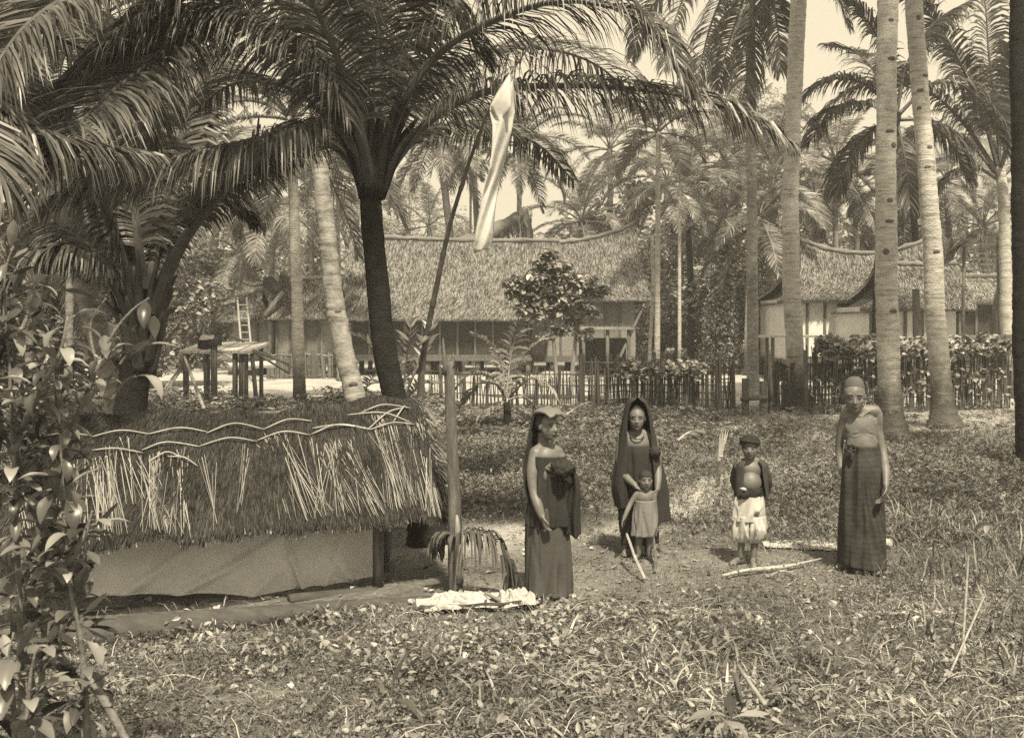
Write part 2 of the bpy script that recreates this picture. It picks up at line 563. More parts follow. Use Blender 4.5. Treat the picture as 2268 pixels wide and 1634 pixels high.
def make_ground():
    ys = np.concatenate([np.linspace(-12, 4, 12), np.linspace(4.3, 32, 330), np.linspace(33, 90, 90), np.linspace(100, 900, 20)])
    xs = np.concatenate([np.linspace(-500, -22, 14), np.linspace(-20, 20, 360), np.linspace(22, 500, 14)])
    X, Y = np.meshgrid(xs, ys)
    Z = gz(X, Y) * (Y < 70)
    g = Geo()
    Vg = np.stack([X, Y, Z], -1)
    n, m = X.shape
    i = np.arange(n - 1)[:, None] * m
    j = np.arange(m - 1)[None, :]
    q = np.stack([i + j, i + j + 1, i + m + j + 1, i + m + j], -1).reshape(-1, 4)
    g.add(Vg, q)
    o = g.build('ground', ground_mat(), smooth=True, kind='structure')
    o['label'] = 'trampled clearing with leaf litter, worn path and pale swept yard'
    at = o.data.attributes.new('bare', 'FLOAT', 'POINT')
    at.data.foreach_set('value', bare(X, Y).astype(np.float32).ravel())
    return o


make_ground()


# ------------------------------------------------------------------ leaf scatter
def leaf_template(kind='oval'):
    if kind == 'oval':      # folded leaf, 6 triangles
        v = [(0, 0, 0), (0.3, 0.26, 0.06), (0.7, 0.22, 0.05), (1, 0, -0.12), (0.7, -0.22, 0.05), (0.3, -0.26, 0.06), (0.5, 0, -0.02)]
        f = [(0, 6, 1), (1, 6, 2), (2, 6, 3), (3, 6, 4), (4, 6, 5), (5, 6, 0)]
    elif kind == 'diamond':
        v = [(0, 0, 0), (0.45, 0.27, 0.05), (1, 0, -0.08), (0.45, -0.27, 0.05)]
        f = [(0, 2, 1), (0, 3, 2)]
    elif kind == 'heart':
        v = [(0.12, 0, -0.02), (0, 0.22, 0.02), (0.2, 0.42, 0.06), (0.55, 0.32, 0.04), (1, 0, -0.14), (0.55, -0.32, 0.04), (0.2, -0.42, 0.06), (0, -0.22, 0.02)]
        f = [(0, 4, 3), (0, 3, 2), (0, 2, 1), (0, 5, 4), (0, 6, 5), (0, 7, 6)]
    elif kind == 'blade':   # arching grass blade
        v = [(0, 0.5, 0), (0, -0.5, 0), (0.28, 0.45, 0.1), (0.28, -0.45, 0.1), (0.6, 0.35, 0.07), (0.6, -0.35, 0.07), (0.85, 0.2, -0.06), (0.85, -0.2, -0.06), (1.0, 0, -0.22)]
        f = [(0, 1, 3), (0, 3, 2), (2, 3, 5), (2, 5, 4), (4, 5, 7), (4, 7, 6), (6, 7, 8)]
    elif kind == 'spray':   # three leaflets on one island-less sprig
        v, f = [], []
        for k, (a, s) in enumerate([(0, 1.0), (0.9, 0.75), (-0.9, 0.75), (2.2, 0.6), (-2.2, 0.6)]):
            b = len(v)
            c, sn = math.cos(a), math.sin(a)
            for x, y, z in [(0.05, 0, 0), (0.5, 0.2, 0.06), (1, 0, -0.1), (0.5, -0.2, 0.06)]:
                x, y = x * s, y * s
                v.append((x * c - y * sn, x * sn + y * c, z * s))
            f += [(b, b + 2, b + 1), (b, b + 3, b + 2)]
    return np.array(v, float), np.array(f)


def rots(az, pitch, roll):
    ca, sa, cp, sp, cr, sr = np.cos(az), np.sin(az), np.cos(pitch), np.sin(pitch), np.cos(roll), np.sin(roll)
    Z = np.zeros_like(ca); O = np.ones_like(ca)
    Rz = np.stack([ca, -sa, Z, sa, ca, Z, Z, Z, O], -1).reshape(-1, 3, 3)
    Ry = np.stack([cp, Z, -sp, Z, O, Z, sp, Z, cp], -1).reshape(-1, 3, 3)
    Rx = np.stack([O, Z, Z, Z, cr, -sr, Z, sr, cr], -1).reshape(-1, 3, 3)
    return Rz @ Ry @ Rx


def scatter(g, kind, pos, size, width=1.0, pitch=(-0.3, 0.6), roll=0.5, az=None, mi=0):
    v, f = leaf_template(kind)
    n = len(pos)
    if n == 0:
        return
    size = np.broadcast_to(size, (n,))
    az = rng.uniform(0, 2 * np.pi, n) if az is None else az
    pi = rng.uniform(pitch[0], pitch[1], n)
    ro = rng.normal(0, roll, n)
    Rm = rots(az, pi, ro)
    w = np.broadcast_to(width, (n,))
    L = v[None] * np.stack([size, size * w, size], -1)[:, None, :]
    V = np.einsum('nij,nkj->nki', Rm, L) + pos[:, None, :]
    F = (f[None] + (np.arange(n) * len(v))[:, None, None]).reshape(-1, f.shape[1])
    g.add(V, F, mi)


# ------------------------------------------------------------------ palms
def frond_geo(g, path, ll, lw, n, droop=0.5, t0=0.2, lift=0.25, r0=0.05, wind=(0, 0, 0), sd=0, ragged=0.12, side_ref=None, segs=4, hang=0.0):
    """one feather leaf: a tapering rachis and two rows of leaflets that sag under their own weight"""
    r = np.random.default_rng(1000 + sd)
    path = np.asarray(path, float)
    c = catmull(path, 40)
    tt = np.linspace(0, 1, 40)
    g.tube(c, r0 * (1 - tt) ** 1.1 * 0.9 + 0.006, 6, mi=1, cap=False)
    T = norm(np.gradient(c, axis=0))
    up = np.array((0, 0, 1.0))
    S = np.cross(T, up)
    bad = np.linalg.norm(S, axis=1) < 0.25
    ref = np.array(side_ref if side_ref is not None else (1.0, 0.2, 0))
    S[bad] = ref
    S = norm(S)
    for i in range(1, 40):
        if np.dot(S[i], S[i - 1]) < 0:
            S[i] = -S[i]
    S = norm(S - T * np.sum(S * T, 1, keepdims=True))
    N = np.cross(S, T)
    N[N[:, 2] < -0.2] *= 1
    for s in (-1, 1):
        t = np.linspace(t0, 0.995, n) + r.normal(0, 0.15 / n, n)
        t = np.clip(t, 0, 0.999)
        x = t * 39
        i0 = x.astype(int); fr = (x - i0)[:, None]
        i1 = np.minimum(i0 + 1, 39)
        o = c[i0] * (1 - fr) + c[i1] * fr
        Tt, St, Nt = norm(T[i0]), S[i0], N[i0]
        u = (t - t0) / (1 - t0)
        prof = np.interp(u, [0, 0.12, 0.35, 0.7, 0.9, 1], [0.45, 0.8, 1, 0.85, 0.55, 0.3])
        L = ll * prof * r.uniform(1 - ragged * 1.5, 1 + ragged, n)
        keep = r.random(n) > 0.03
        a = np.interp(u, [0, 0.5, 1], [0.35, 0.6, 1.05]) + r.normal(0, 0.09, n)
        d = s * St * np.cos(a)[:, None] + Tt * np.sin(a)[:, None] + Nt * (lift + r.normal(0, 0.08, n))[:, None]
        d = norm(d)
        pts = [o]
        dirs = [d]
        dl = (L / segs)[:, None]
        gr = np.array((0, 0, -1.0))
        dr = droop * r.uniform(0.75, 1.3, n)
        for k in range(segs):
            pts.append(pts[-1] + d * dl)
            d = norm(d + gr * (dr * (0.5 + 0.35 * k) + hang)[:, None] + np.array(wind) * 0.25 + r.normal(0, 0.03, (n, 3)))
            dirs.append(d)
        wv = norm(Tt - dirs[1] * np.sum(Tt * dirs[1], 1, keepdims=True) + Nt * r.normal(0.25 * s, 0.3, n)[:, None])
        wp = np.array([0.45, 1.0, 0.9, 0.6, 0.0]) if segs == 4 else np.array([0.5, 1.0, 0.7, 0.0])
        W = lw * r.uniform(0.8, 1.2, n)[:, None]
        VV = []
        for k in range(segs):
            VV.append(pts[k] + wv * W * wp[k] * 0.5)
            VV.append(pts[k] - wv * W * wp[k] * 0.5)
        VV.append(pts[segs])
        VV = np.stack(VV, 1)[keep]
        m = len(VV)
        q = [(2 * k, 2 * k + 1, 2 * k + 3, 2 * k + 2) for k in range(segs - 1)]
        q = np.array(q)
        k = 2 * (segs - 1)
        tri = np.array([(k, k + 1, k + 2)])
        off = (np.arange(m) * (2 * segs + 1))[:, None, None]
        base = g.n
        g.V.append(VV.reshape(-1, 3))
        g.n += m * (2 * segs + 1)
        g.F.append((q[None] + off).reshape(-1, 4) + base)
        g.M.append(np.zeros(m * len(q), int))
        g.F.append((tri[None] + off).reshape(-1, 3) + base)
        g.M.append(np.zeros(m, int))
    return g


def arch_path(e0, bend, L, n=9, twist=0.0):
    """a rachis leaving the crown at elevation e0 and bending down by `bend` radians"""
    p = [np.zeros(3)]
    for k in range(n):
        t = (k + 0.5) / n
        e = e0 - bend * t ** 1.25
        p.append(p[-1] + np.array((math.cos(e), twist * t * t, math.sin(e))) * L / n)
    return np.array(p)


FLIB = {}


def frond_lib(key, mats, ll=0.85, lw=0.05, n=64, L=4.6, droops=(0.35, 0.5, 0.65), specs=None, r0=0.05):
    """a small stock of coconut fronds by age, youngest (upright) first"""
    out = []
    specs = specs or [(1.42, 0.7), (1.2, 1.2), (0.95, 1.5), (0.7, 1.6), (0.4, 1.6), (0.1, 1.4), (-0.35, 1.0), (-0.8, 0.6)]
    for k, (e, b) in enumerate(specs):
        g = Geo()
        frond_geo(g, arch_path(e, b, L * (1 - 0.03 * k), twist=0.12 * (-1) ** k), ll, lw, n, droop=droops[k % len(droops)], sd=hash(key) % 97 + k if False else 31 * k + len(key), r0=r0, segs=3)
        out.append(g.mesh('frond', mats))
    FLIB[key] = out


frond_lib('far', [M['frond_far'], M['rachis']], n=90, lw=0.04)
frond_lib('mid', [M['frond'], M['rachis_dark']], lw=0.042, n=110)
frond_lib('pale', [M['frond_pale'], M['rachis']], n=90, lw=0.04)
frond_lib('areca', [M['frond_far'], M['rachis']], ll=0.5, lw=0.045, n=44, L=1.9, r0=0.025)


def trunk_geo(g, path, r_base, r_top, ring=0.14, depth=0.05, flare=1.9, sides=16, mi=0, seed=0, step=0.035, flare_len=0.9):
    r = np.random.default_rng(500 + seed)
    path = np.asarray(path, float)
    Ltot = np.linalg.norm(np.diff(path, axis=0), axis=1).sum()
    n = max(12, int(Ltot / step))
    c = catmull(path, n)
    s = np.linspace(0, Ltot, n)
    rad = r_base + (r_top - r_base) * (s / Ltot)
    rad = rad * (1 + (flare - 1) * np.exp(-s / (flare_len * 0.38)))
    # leaf scars: slightly stepped, unevenly spaced rings
    ph = s / ring + 0.8 * np.sin(s * 1.7 + seed) + 0.3 * np.sin(s * 5.1)
    fr = ph - np.floor(ph)
    a = np.linspace(0, 2 * np.pi, sides, endpoint=False)
    k = np.ones((n, sides))
    tilt = 0.25 * np.sin(a[None, :] + np.floor(ph)[:, None] * 2.1)
    f2 = (fr[:, None] + tilt) % 1.0
    k += depth * (np.exp(-((f2 - 0.5) / 0.14) ** 2) - 0.35)
    k += 0.035 * np.sin(a[None, :] * 2 + s[:, None] * 0.9) + 0.03 * np.sin(a[None, :] + s[:, None] * 3.1 + seed) + 0.02 * np.sin(s[:, None] * 9.7 + seed) + r.normal(0, 0.014, (n, sides))
    if flare > 1.3:
        low = np.exp(-s / 0.35)[:, None]
        k += low * 0.12 * np.sin(a[None, :] * 5 + seed)
    g.tube(c, rad, sides, mi=mi, prof=k)
    return c


def crown_on(root, top, lib, count, tilt=0.0, scale=1.0, az0=0.0, seed=0, emin=0, emax=8, lean=(0, 0)):
    r = np.random.default_rng(900 + seed)
    L = FLIB[lib]
    base = worldloc(root)
    for k in range(count):
        az = az0 + k * 2.39996 + r.normal(0, 0.15)
        age = (k + 0.5) / count
        i = int(min(len(L) - 1, emin + age * (emax - emin)))
        sc = scale * r.uniform(0.88, 1.12) * (0.8 + 0.2 * min(1, age * 3))
        place('frond', L[i], root, Vector(top - base) + Vector((0, 0, -0.1 * age)), (r.normal(lean[0], 0.07), r.normal(lean[1], 0.08), az), sc)


def nuts(root, top, n, seed):
    r = np.random.default_rng(seed)
    for k in range(n):
        a = k * 2.4
        d = 0.22 + 0.08 * r.random()
        g = Geo()
        c = top + np.array((math.cos(a) * d, math.sin(a) * d, -0.25 - 0.16 * r.random()))
        g.ball(c, (0.10, 0.10, 0.13), nu=10, nv=7)
        g.build('coconut', M['rachis_dark'], root, smooth=True)


def palm(name, label, cat, tp, r_base, r_top, bark, lib, count, seed, group=None, ring=0.14, depth=0.05, flare=1.9, scale=1.0, az0=0.0, emin=0, emax=8, sides=14, coco=0, step=0.04, notch=None, crown=True):
    """tp: trunk control points in the place, foot first"""
    tp = np.asarray(tp, float)
    root = thing(name, label, cat, tuple(tp[0]), group)
    g = Geo()
    c = trunk_geo(g, tp, r_base, r_top, ring, depth, flare, sides, seed=seed, step=step)
    g.build('trunk', M[bark], root, smooth=True)
    if notch:
        for (h, ang, sz) in notch:      # climbing notches cut into the stem
            i = int(np.argmin(np.abs(c[:, 2] - h)))
            rr = r_base + (r_top - r_base) * i / len(c)
            g = Geo()
            g.ball(c[i] + np.array((math.cos(ang), math.sin(ang), 0)) * rr * 0.96, (sz, sz * (0.7 + 0.6 * ((i * 7) % 10) / 10), sz * (0.35 + 0.5 * ((i * 3) % 10) / 10)), nu=10, nv=7,
                   rot=np.array(Matrix.Rotation(ang, 3, 'Z')) @ np.diag((0.35, 1, 1)))
            g.build('climbing_notch', M['scar'], root, smooth=True)
    if crown:
        crown_on(root, c[-1], lib, count, seed=seed, scale=scale, az0=az0, emin=emin, emax=emax)
    if coco:
        nuts(root, c[-1], coco, seed)
    return root, c

# ------------------------------------------------------------------ the large palms
def hero_palm(name, label, trunk_pts, rb, rt, bark, fronds, mats, seed, ll=0.98, lw=0.021, n=200, droop=0.7, r0=0.055, ring=0.13, depth=0.05, flare=1.6, group=None, sheath=False, cat='palm tree', sides=18):
    root = thing(name, label, cat, tuple(trunk_pts[0]), group)
    g = Geo()
    c = trunk_geo(g, trunk_pts, rb, rt, ring, depth, flare, sides, seed=seed)
    g.build('trunk', M[bark], root, smooth=True)
    for k, f in enumerate(fronds):
        opt = dict(ll=ll, lw=lw, n=n, droop=droop, r0=r0)
        if isinstance(f, tuple):
            f, o = f
            opt.update(o)
        g = Geo()
        frond_geo(g, [P(*q) if len(q) == 3 else q for q in f], sd=seed * 50 + k, **opt)
        g.build('frond', mats, root)
    return root, c


FM = [M['frond'], M['rachis_dark']]
# the young dark palm whose feather crown spans the middle of the picture
tp = [G(948, 1212), P(925, 1060, 10.3), P(880, 900, 10.3), P(850, 760, 10.3), P(835, 620, 10.3), P(824, 500, 10.3), P(820, 410, 10.3)]
H1 = [
    ([(815, 425, 10.3), (785, 330, 10.2), (725, 270, 10.0), (600, 312, 9.6), (430, 352, 9.2), (250, 392, 8.9), (110, 455, 8.7)], dict(droop=0.75, hang=0.1, ll=0.95)),
    ([(838, 425, 10.3), (880, 350, 10.3), (960, 262, 10.2), (1080, 203, 10.0), (1250, 190, 9.8), (1440, 202, 9.6), (1600, 236, 9.5), (1740, 312, 9.4)], dict(droop=0.75, hang=0.1, ll=0.92)),
    ([(835, 415, 10.3), (880, 255, 10.2), (960, 130, 10.0), (1080, 52, 9.7), (1230, 5, 9.4), (1370, 22, 9.2), (1450, 80, 9.0), (1505, 175, 8.9)], dict(droop=0.7, ll=1.05)),
    [(828, 405, 10.3), (835, 250, 10.3), (838, 100, 10.3), (845, -60, 10.2), (875, -260, 10.1)],
    [(822, 405, 10.35), (800, 250, 10.5), (772, 90, 10.8), (730, -80, 11.1), (650, -230, 11.5)],
    ([(815, 410, 10.3), (780, 262, 10.2), (705, 130, 10.0), (600, 52, 9.8), (480, 12, 9.6), (370, 22, 9.4), (270, 90, 9.2)], dict(droop=0.6)),
    ([(812, 420, 10.35), (772, 330, 10.7), (700, 235, 11.1), (620, 188, 11.5), (520, 185, 11.9), (440, 235, 12.3)], dict(droop=0.7, ll=0.7)),
    [(832, 405, 10.35), (858, 230, 10.6), (895, 70, 10.9), (960, -70, 11.3), (1060, -180, 11.8), (1180, -240, 12.2)],
    ([(832, 408, 10.4), (862, 290, 10.9), (940, 195, 11.5), (1060, 130, 12.2), (1200, 108, 12.9), (1330, 150, 13.5), (1430, 250, 14.0)], dict(droop=0.7)),
    ([(838, 415, 10.4), (890, 335, 10.9), (970, 285, 11.4), (1080, 285, 12.0), (1190, 320, 12.6), (1270, 400, 13.2)], dict(droop=0.8, ll=0.65)),
    ([(812, 425, 10.4), (760, 340, 11.0), (690, 310, 11.7), (600, 340, 12.4), (520, 420, 13.1)], dict(droop=0.8, ll=0.7)),
    [(820, 410, 10.2), (800, 300, 9.9), (755, 150, 9.6), (690, 0, 9.2), (600, -130, 8.7), (470, -220, 8.1)],
]
r_young, c = hero_palm('coconut_palm', 'young coconut palm with black stem and wide feather crown behind the thatched shelter', tp, 0.115, 0.10, 'bark_dark', H1, FM, 3, ring=0.1, depth=0.03, flare=1.9)
g = Geo()       # fibrous leaf bases fanning out of the stem top
for k in range(26):
    a = k * 2.4
    rr = 0.07 + 0.012 * (k % 5)
    top = P(825, 410, 10.3)
    ht = 0.55 + 0.5 * ((k * 7) % 10) / 10
    sp = 0.18 + 0.22 * ((k * 3) % 10) / 10
    p0 = top + np.array((math.cos(a) * rr * 0.6, math.sin(a) * rr * 0.6, -0.12))
    p1 = top + np.array((math.cos(a) * (rr + sp * 0.45), math.sin(a) * (rr + sp * 0.4), ht * 0.55))
    p2 = top + np.array((math.cos(a) * (rr + sp * 1.25), math.sin(a) * (rr + sp), ht * 1.05))
    g.tube(catmull([p0, p1, p2], 10), np.linspace(0.06, 0.018, 10), 6)
g.build('leaf_base', M['bark_dark'], r_young, smooth=True)

# ringed palm rising behind the shelter, crown above the picture
tp = [G(812, 985), P(790, 890, 18.0), P(757, 760, 18.2), P(738, 640, 18.4), P(724, 520, 18.6), P(712, 400, 18.8), P(702, 200, 19.0), P(700, 30, 19.2), P(705, -300, 19.6)]
tp[0] = P(806, 962, 18.0); tp[0][2] = 0
root, c = palm('coconut_palm', 'ringed palm trunk leaning left just behind the black young palm', 'palm tree', tp, 0.165, 0.13, 'bark_ringed', 'mid', 14, 5, ring=0.27, depth=0.085, flare=1.35, sides=18, step=0.03, notch=[(1.1, -1.3, 0.07), (2.3, -1.2, 0.07)])

# top-left leaves belong to a palm that stands left of the clearing, crown just above the frame
tp = [(-5.9, 9.2, 0), (-5.2, 9.5, 2.5), (-3.6, 9.9, 4.6), (-2.2, 10.2, 5.9)]
top = (620, -200, 10.2)
H3 = [
    ([top, (500, 10, 9.9), (340, 135, 9.2), (228, 222, 8.5), (150, 312, 8.0), (90, 420, 7.8)], dict(droop=0.3, ll=0.95, lw=0.024, lift=0.1, n=185)),
    ([top, (420, -90, 9.4), (230, -40, 8.6), (90, 30, 8.0), (0, 130, 7.6), (-60, 260, 7.4)], dict(droop=0.3, ll=1.0, lw=0.024, lift=0.1, n=185)),
    ([top, (560, -100, 9.9), (440, -40, 9.5), (330, 20, 9.2), (240, 110, 9.0), (170, 230, 8.9)], dict(droop=0.6, ll=0.8)),
    ([top, (640, -60, 10.0), (680, 60, 9.8), (730, 150, 9.6), (770, 260, 9.5)], dict(droop=0.6, ll=0.75, n=70)),
    ([top, (450, -120, 10.6), (250, -60, 11), (80, 60, 11.3), (-60, 220, 11.6)], dict(droop=0.5, ll=0.95)),
    ([top, (500, -40, 10.8), (390, 100, 11.3), (320, 260, 11.8), (290, 420, 12.2)], dict(droop=0.5, ll=0.9)),
    ([top, (700, -120, 10.2), (850, -80, 10.2), (980, 0, 10.2), (1080, 130, 10.3)], dict(droop=0.6, ll=0.7)),
]
hero_palm('coconut_palm', 'coconut palm bowing in from the left with big leaves in the upper left corner', tp, 0.16, 0.12, 'bark_dark', H3, FM, 8)

# left edge palm whose leaves hang as a curtain
tp = [(-6.6, 7.6, 0), (-6.2, 7.8, 2.5), (-5.2, 8.1, 4.6)]
tl = (-420, -40, 8.1)
H4 = [
    ([tl, (-220, 60, 7.9), (-60, 200, 7.7), (60, 290, 7.7), (200, 330, 7.9), (330, 345, 8.2)], dict(droop=0.8, hang=0.15, ll=0.8)),
    ([tl, (-250, 20, 8.3), (-90, 90, 8.6), (40, 200, 8.9), (110, 330, 9.1)], dict(droop=0.6, ll=0.85)),
    ([tl, (-260, 80, 7.6), (-130, 200, 7.3), (-30, 330, 7.1), (20, 450, 7.1)], dict(droop=0.6, ll=0.8)),
    ([tl, (-200, 0, 8.6), (0, 40, 9.3), (200, 120, 10.0), (360, 260, 10.6)], dict(droop=0.6, ll=0.85)),
]
hero_palm('coconut_palm', 'coconut palm outside the left edge trailing a curtain of leaflets into view', tp, 0.16, 0.12, 'bark_mid', H4, FM, 9, lw=0.022)

# short stout palm left, thick leaf stalks fanning from a low crown
tp = [P(290, 1110, 13.0), P(286, 960, 13.0), P(300, 820, 13.0), P(318, 700, 13.0), P(325, 640, 13.0)]
tp[0][2] = 0
H2 = [
    ([(318, 690, 13), (250, 520, 13), (190, 400, 12.8), (90, 300, 12.5), (-20, 260, 12)], dict(ll=0.95)),
    [(322, 680, 13), (300, 480, 13.1), (288, 330, 13.2), (300, 190, 13.3), (350, 60, 13.4)],
    ([(335, 690, 12.9), (400, 545, 12.8), (492, 425, 12.7), (600, 330, 12.6), (720, 290, 12.5)], dict(r0=0.10, ll=1.0, t0=0.35, droop=0.5)),
    ([(335, 700, 13), (370, 560, 13.4), (410, 480, 13.8), (470, 440, 14.2), (530, 450, 14.6), (570, 500, 15)], dict(ll=0.55, droop=0.8)),
    ([(312, 700, 13), (230, 600, 12.8), (140, 560, 12.6), (50, 600, 12.4), (-10, 700, 12.2)], dict(ll=0.8, droop=0.8)),
    [(325, 690, 13), (350, 500, 13.4), (380, 350, 13.9), (430, 210, 14.4), (520, 110, 15)],
    [(318, 690, 13), (280, 520, 13.4), (230, 380, 13.9), (170, 260, 14.4), (80, 180, 15)],
    ([(312, 700, 13.1), (255, 620, 13.8), (190, 540, 14.4), (110, 500, 15), (40, 520, 15.6)], dict(ll=0.8)),
]
r_stout, c = hero_palm('coconut_palm', 'short stout palm left of the drying platform, thick leaf stalks fanning from low crown', tp, 0.19, 0.17, 'bark_dark', H2, FM, 4, r0=0.075, lw=0.042, flare=1.1)

g = Geo()       # old leaf bases splaying from the stem
for k in range(30):
    a = k * 2.4
    top = P(312, 800 - 4.5 * k, 13.0)
    ht, sp = 0.5 + 0.25 * math.sin(k * 5), 0.12 + 0.14 * ((k * 3) % 10) / 10
    p0 = top + np.array((math.cos(a) * 0.10, math.sin(a) * 0.10, -0.15))
    p1 = top + np.array((math.cos(a) * (0.17 + sp * 0.4), math.sin(a) * (0.17 + sp * 0.4), ht * 0.5))
    p2 = top + np.array((math.cos(a) * (0.17 + sp * 1.2), math.sin(a) * (0.17 + sp), ht))
    g.tube(catmull([p0, p1, p2], 9), np.linspace(0.085, 0.015, 9), 6)
g.build('leaf_base', M['rachis_dark'], r_stout, smooth=True)

# pale leaning ringed palm at left
tp = [P(292, 1040, 14.5), P(266, 925, 14.5), P(238, 810, 14.6), P(208, 700, 14.7), P(172, 570, 14.9), P(140, 450, 15.1), P(105, 330, 15.4), P(60, 150, 15.8), P(10, -60, 16.2)]
tp[0][2] = 0
palm('coconut_palm', 'pale ringed palm trunk leaning left behind the glossy bush', 'palm tree', tp, 0.155, 0.14, 'bark_ringed', 'mid', 18, 6, ring=0.26, depth=0.08, flare=1.3, sides=18, step=0.03, notch=[(0.95, -1.2, 0.07)])

# right-hand row of tall trunks
g3 = 'tall pale palm trunks beside the old man'
tp = [G(1772, 905), P(1762, 800, 27.0), P(1752, 600, 27.0), P(1752, 400, 27.1), P(1760, 180, 27.3), P(1768, 0, 27.4), P(1774, -330, 27.7)]
palm('coconut_palm', 'straight palm trunk with dark flared foot at the gap in the bamboo fence', 'palm tree', tp, 0.215, 0.185, 'bark_pale', 'mid', 16, 11, g3, ring=0.12, depth=0.03, flare=2.0, sides=18, coco=5, step=0.04, scale=1.05)
tp = [G(1978, 975), P(1970, 850, 19.7), P(1964, 640, 19.7), P(1962, 400, 19.8), P(1964, 150, 19.9), P(1966, -60, 20), P(1968, -700, 20.2)]
palm('coconut_palm', 'thick pale palm trunk directly behind the old man', 'palm tree', tp, 0.195, 0.17, 'bark_pale', 'mid', 20, 12, g3, ring=0.15, depth=0.03, flare=1.7, sides=20, step=0.03,
     notch=[(EYE + (HY - y) / FPX * 19.7, a, 0.075) for y, a in [(42, -1.5), (130, -1.4), (292, -1.5), (322, -1.1), (445, -1.5), (492, -1.55), (560, -1.9), (690, -1.3)]])
tp = [G(2092, 945), P(2084, 850, 22.3), P(2072, 700, 22.3), P(2066, 560, 22.3), P(2056, 420, 22.3), P(2046, 300, 22.4), P(2034, 150, 22.5), P(2024, 0, 22.6), P(2000, -420, 23.2)]
palm('coconut_palm', 'slender pale palm trunk curving up right of the thick one', 'palm tree', tp, 0.20, 0.155, 'bark_pale', 'mid', 16, 13, g3, ring=0.14, depth=0.035, flare=1.85, sides=18, step=0.03, scale=1.15, coco=5,
     notch=[(EYE + (HY - y) / FPX * 22.3, a, 0.07) for y, a in [(38, -1.5), (165, -1.1), (200, -1.9), (240, -2.2), (327, -1.4), (372, -1.8), (560, -1.5)]])
tp = [P(2252, 880, 31), P(2243, 840, 31), P(2230, 700, 31), P(2226, 560, 31), P(2222, 440, 31), P(2215, 370, 31)]
tp[0][2] = 0
FF = [M['frond'], M['rachis_dark']]
T4 = [
    [(2212, 380, 31), (2170, 240, 30.6), (2110, 110, 30.2), (2050, 20, 29.8), (1990, -20, 29.4)],
    ([(2210, 385, 31), (2140, 280, 31), (2060, 205, 31), (1970, 180, 31), (1880, 205, 31), (1800, 265, 31)], dict(droop=0.8)),
    ([(2210, 390, 31), (2150, 320, 31.5), (2080, 290, 32), (2010, 310, 32.4), (1950, 370, 32.8)], dict(droop=0.7)),
    [(2216, 375, 31), (2205, 240, 31), (2190, 120, 31), (2180, 0, 31), (2150, -100, 31)],
    [(2218, 378, 31), (2245, 250, 31), (2285, 140, 31), (2350, 60, 31)],
    ([(2208, 395, 31), (2160, 370, 31), (2110, 385, 31), (2070, 440, 31)], dict(ll=0.7)),
    [(2220, 390, 31), (2280, 340, 31), (2350, 340, 31), (2420, 400, 31)],
    [(2214, 378, 31), (2180, 240, 32), (2130, 140, 33), (2060, 70, 34)],
    [(2214, 378, 31), (2240, 300, 30), (2250, 200, 29), (2230, 100, 28)],
]
hero_palm('coconut_palm', 'palm at the right edge with long arching leaves crossing behind the pale trunks', tp, 0.17, 0.15, 'bark_pale', T4, FF, 14, ll=1.15, lw=0.055, n=105, r0=0.07, flare=1.5)
tp = [G(2292, 1045), P(2284, 900, 15.5), P(2280, 700, 15.5), P(2276, 400, 15.5), P(2270, 100, 15.6), P(2262, -700, 15.8)]
palm('coconut_palm', 'near black palm trunk cut by the right edge', 'palm tree', tp, 0.22, 0.20, 'bark_dark', 'mid', 14, 15, ring=0.16, depth=0.03, flare=1.3, sides=18)
tp = [P(1950, 900, 29), P(1946, 700, 29), P(1952, 560, 29), P(1965, 400, 29), P(1985, 250, 29)]
tp[0][2] = 0
DK = [
    ([(1985, 255, 29), (1920, 190, 29), (1850, 175, 29), (1790, 210, 29), (1740, 290, 29)], dict(droop=0.8)),
    ([(1985, 255, 29), (1910, 230, 28.6), (1840, 250, 28.3), (1790, 320, 28)], dict(droop=0.8)),
    [(1985, 255, 29), (1970, 150, 29), (1930, 60, 29), (1880, 0, 29)],
    [(1985, 255, 29), (2010, 140, 29), (2070, 50, 29), (2150, 0, 29)],
    ([(1985, 260, 29), (2060, 190, 29), (2130, 190, 29), (2190, 250, 29), (2230, 340, 29)], dict(droop=0.8)),
    ([(1985, 265, 29), (2050, 270, 29), (2110, 320, 29), (2150, 400, 29)], dict(droop=0.8)),
    ([(1985, 265, 29), (1930, 290, 29.5), (1880, 350, 30), (1850, 430, 30.5)], dict(droop=0.8)),
    ([(1985, 265, 29), (2000, 330, 28.8), (2010, 400, 28.6), (2015, 460, 28.5)], dict(droop=0.5)),
    ([(1985, 260, 29), (1950, 180, 30), (1900, 120, 31), (1830, 100, 32)], dict(droop=0.6)),
]
hero_palm('coconut_palm', 'dark palm crown showing between the two pale trunks', tp, 0.17, 0.14, 'bark_dark', DK, FF, 16, ll=1.05, lw=0.055, n=95, r0=0.06, flare=1.4)

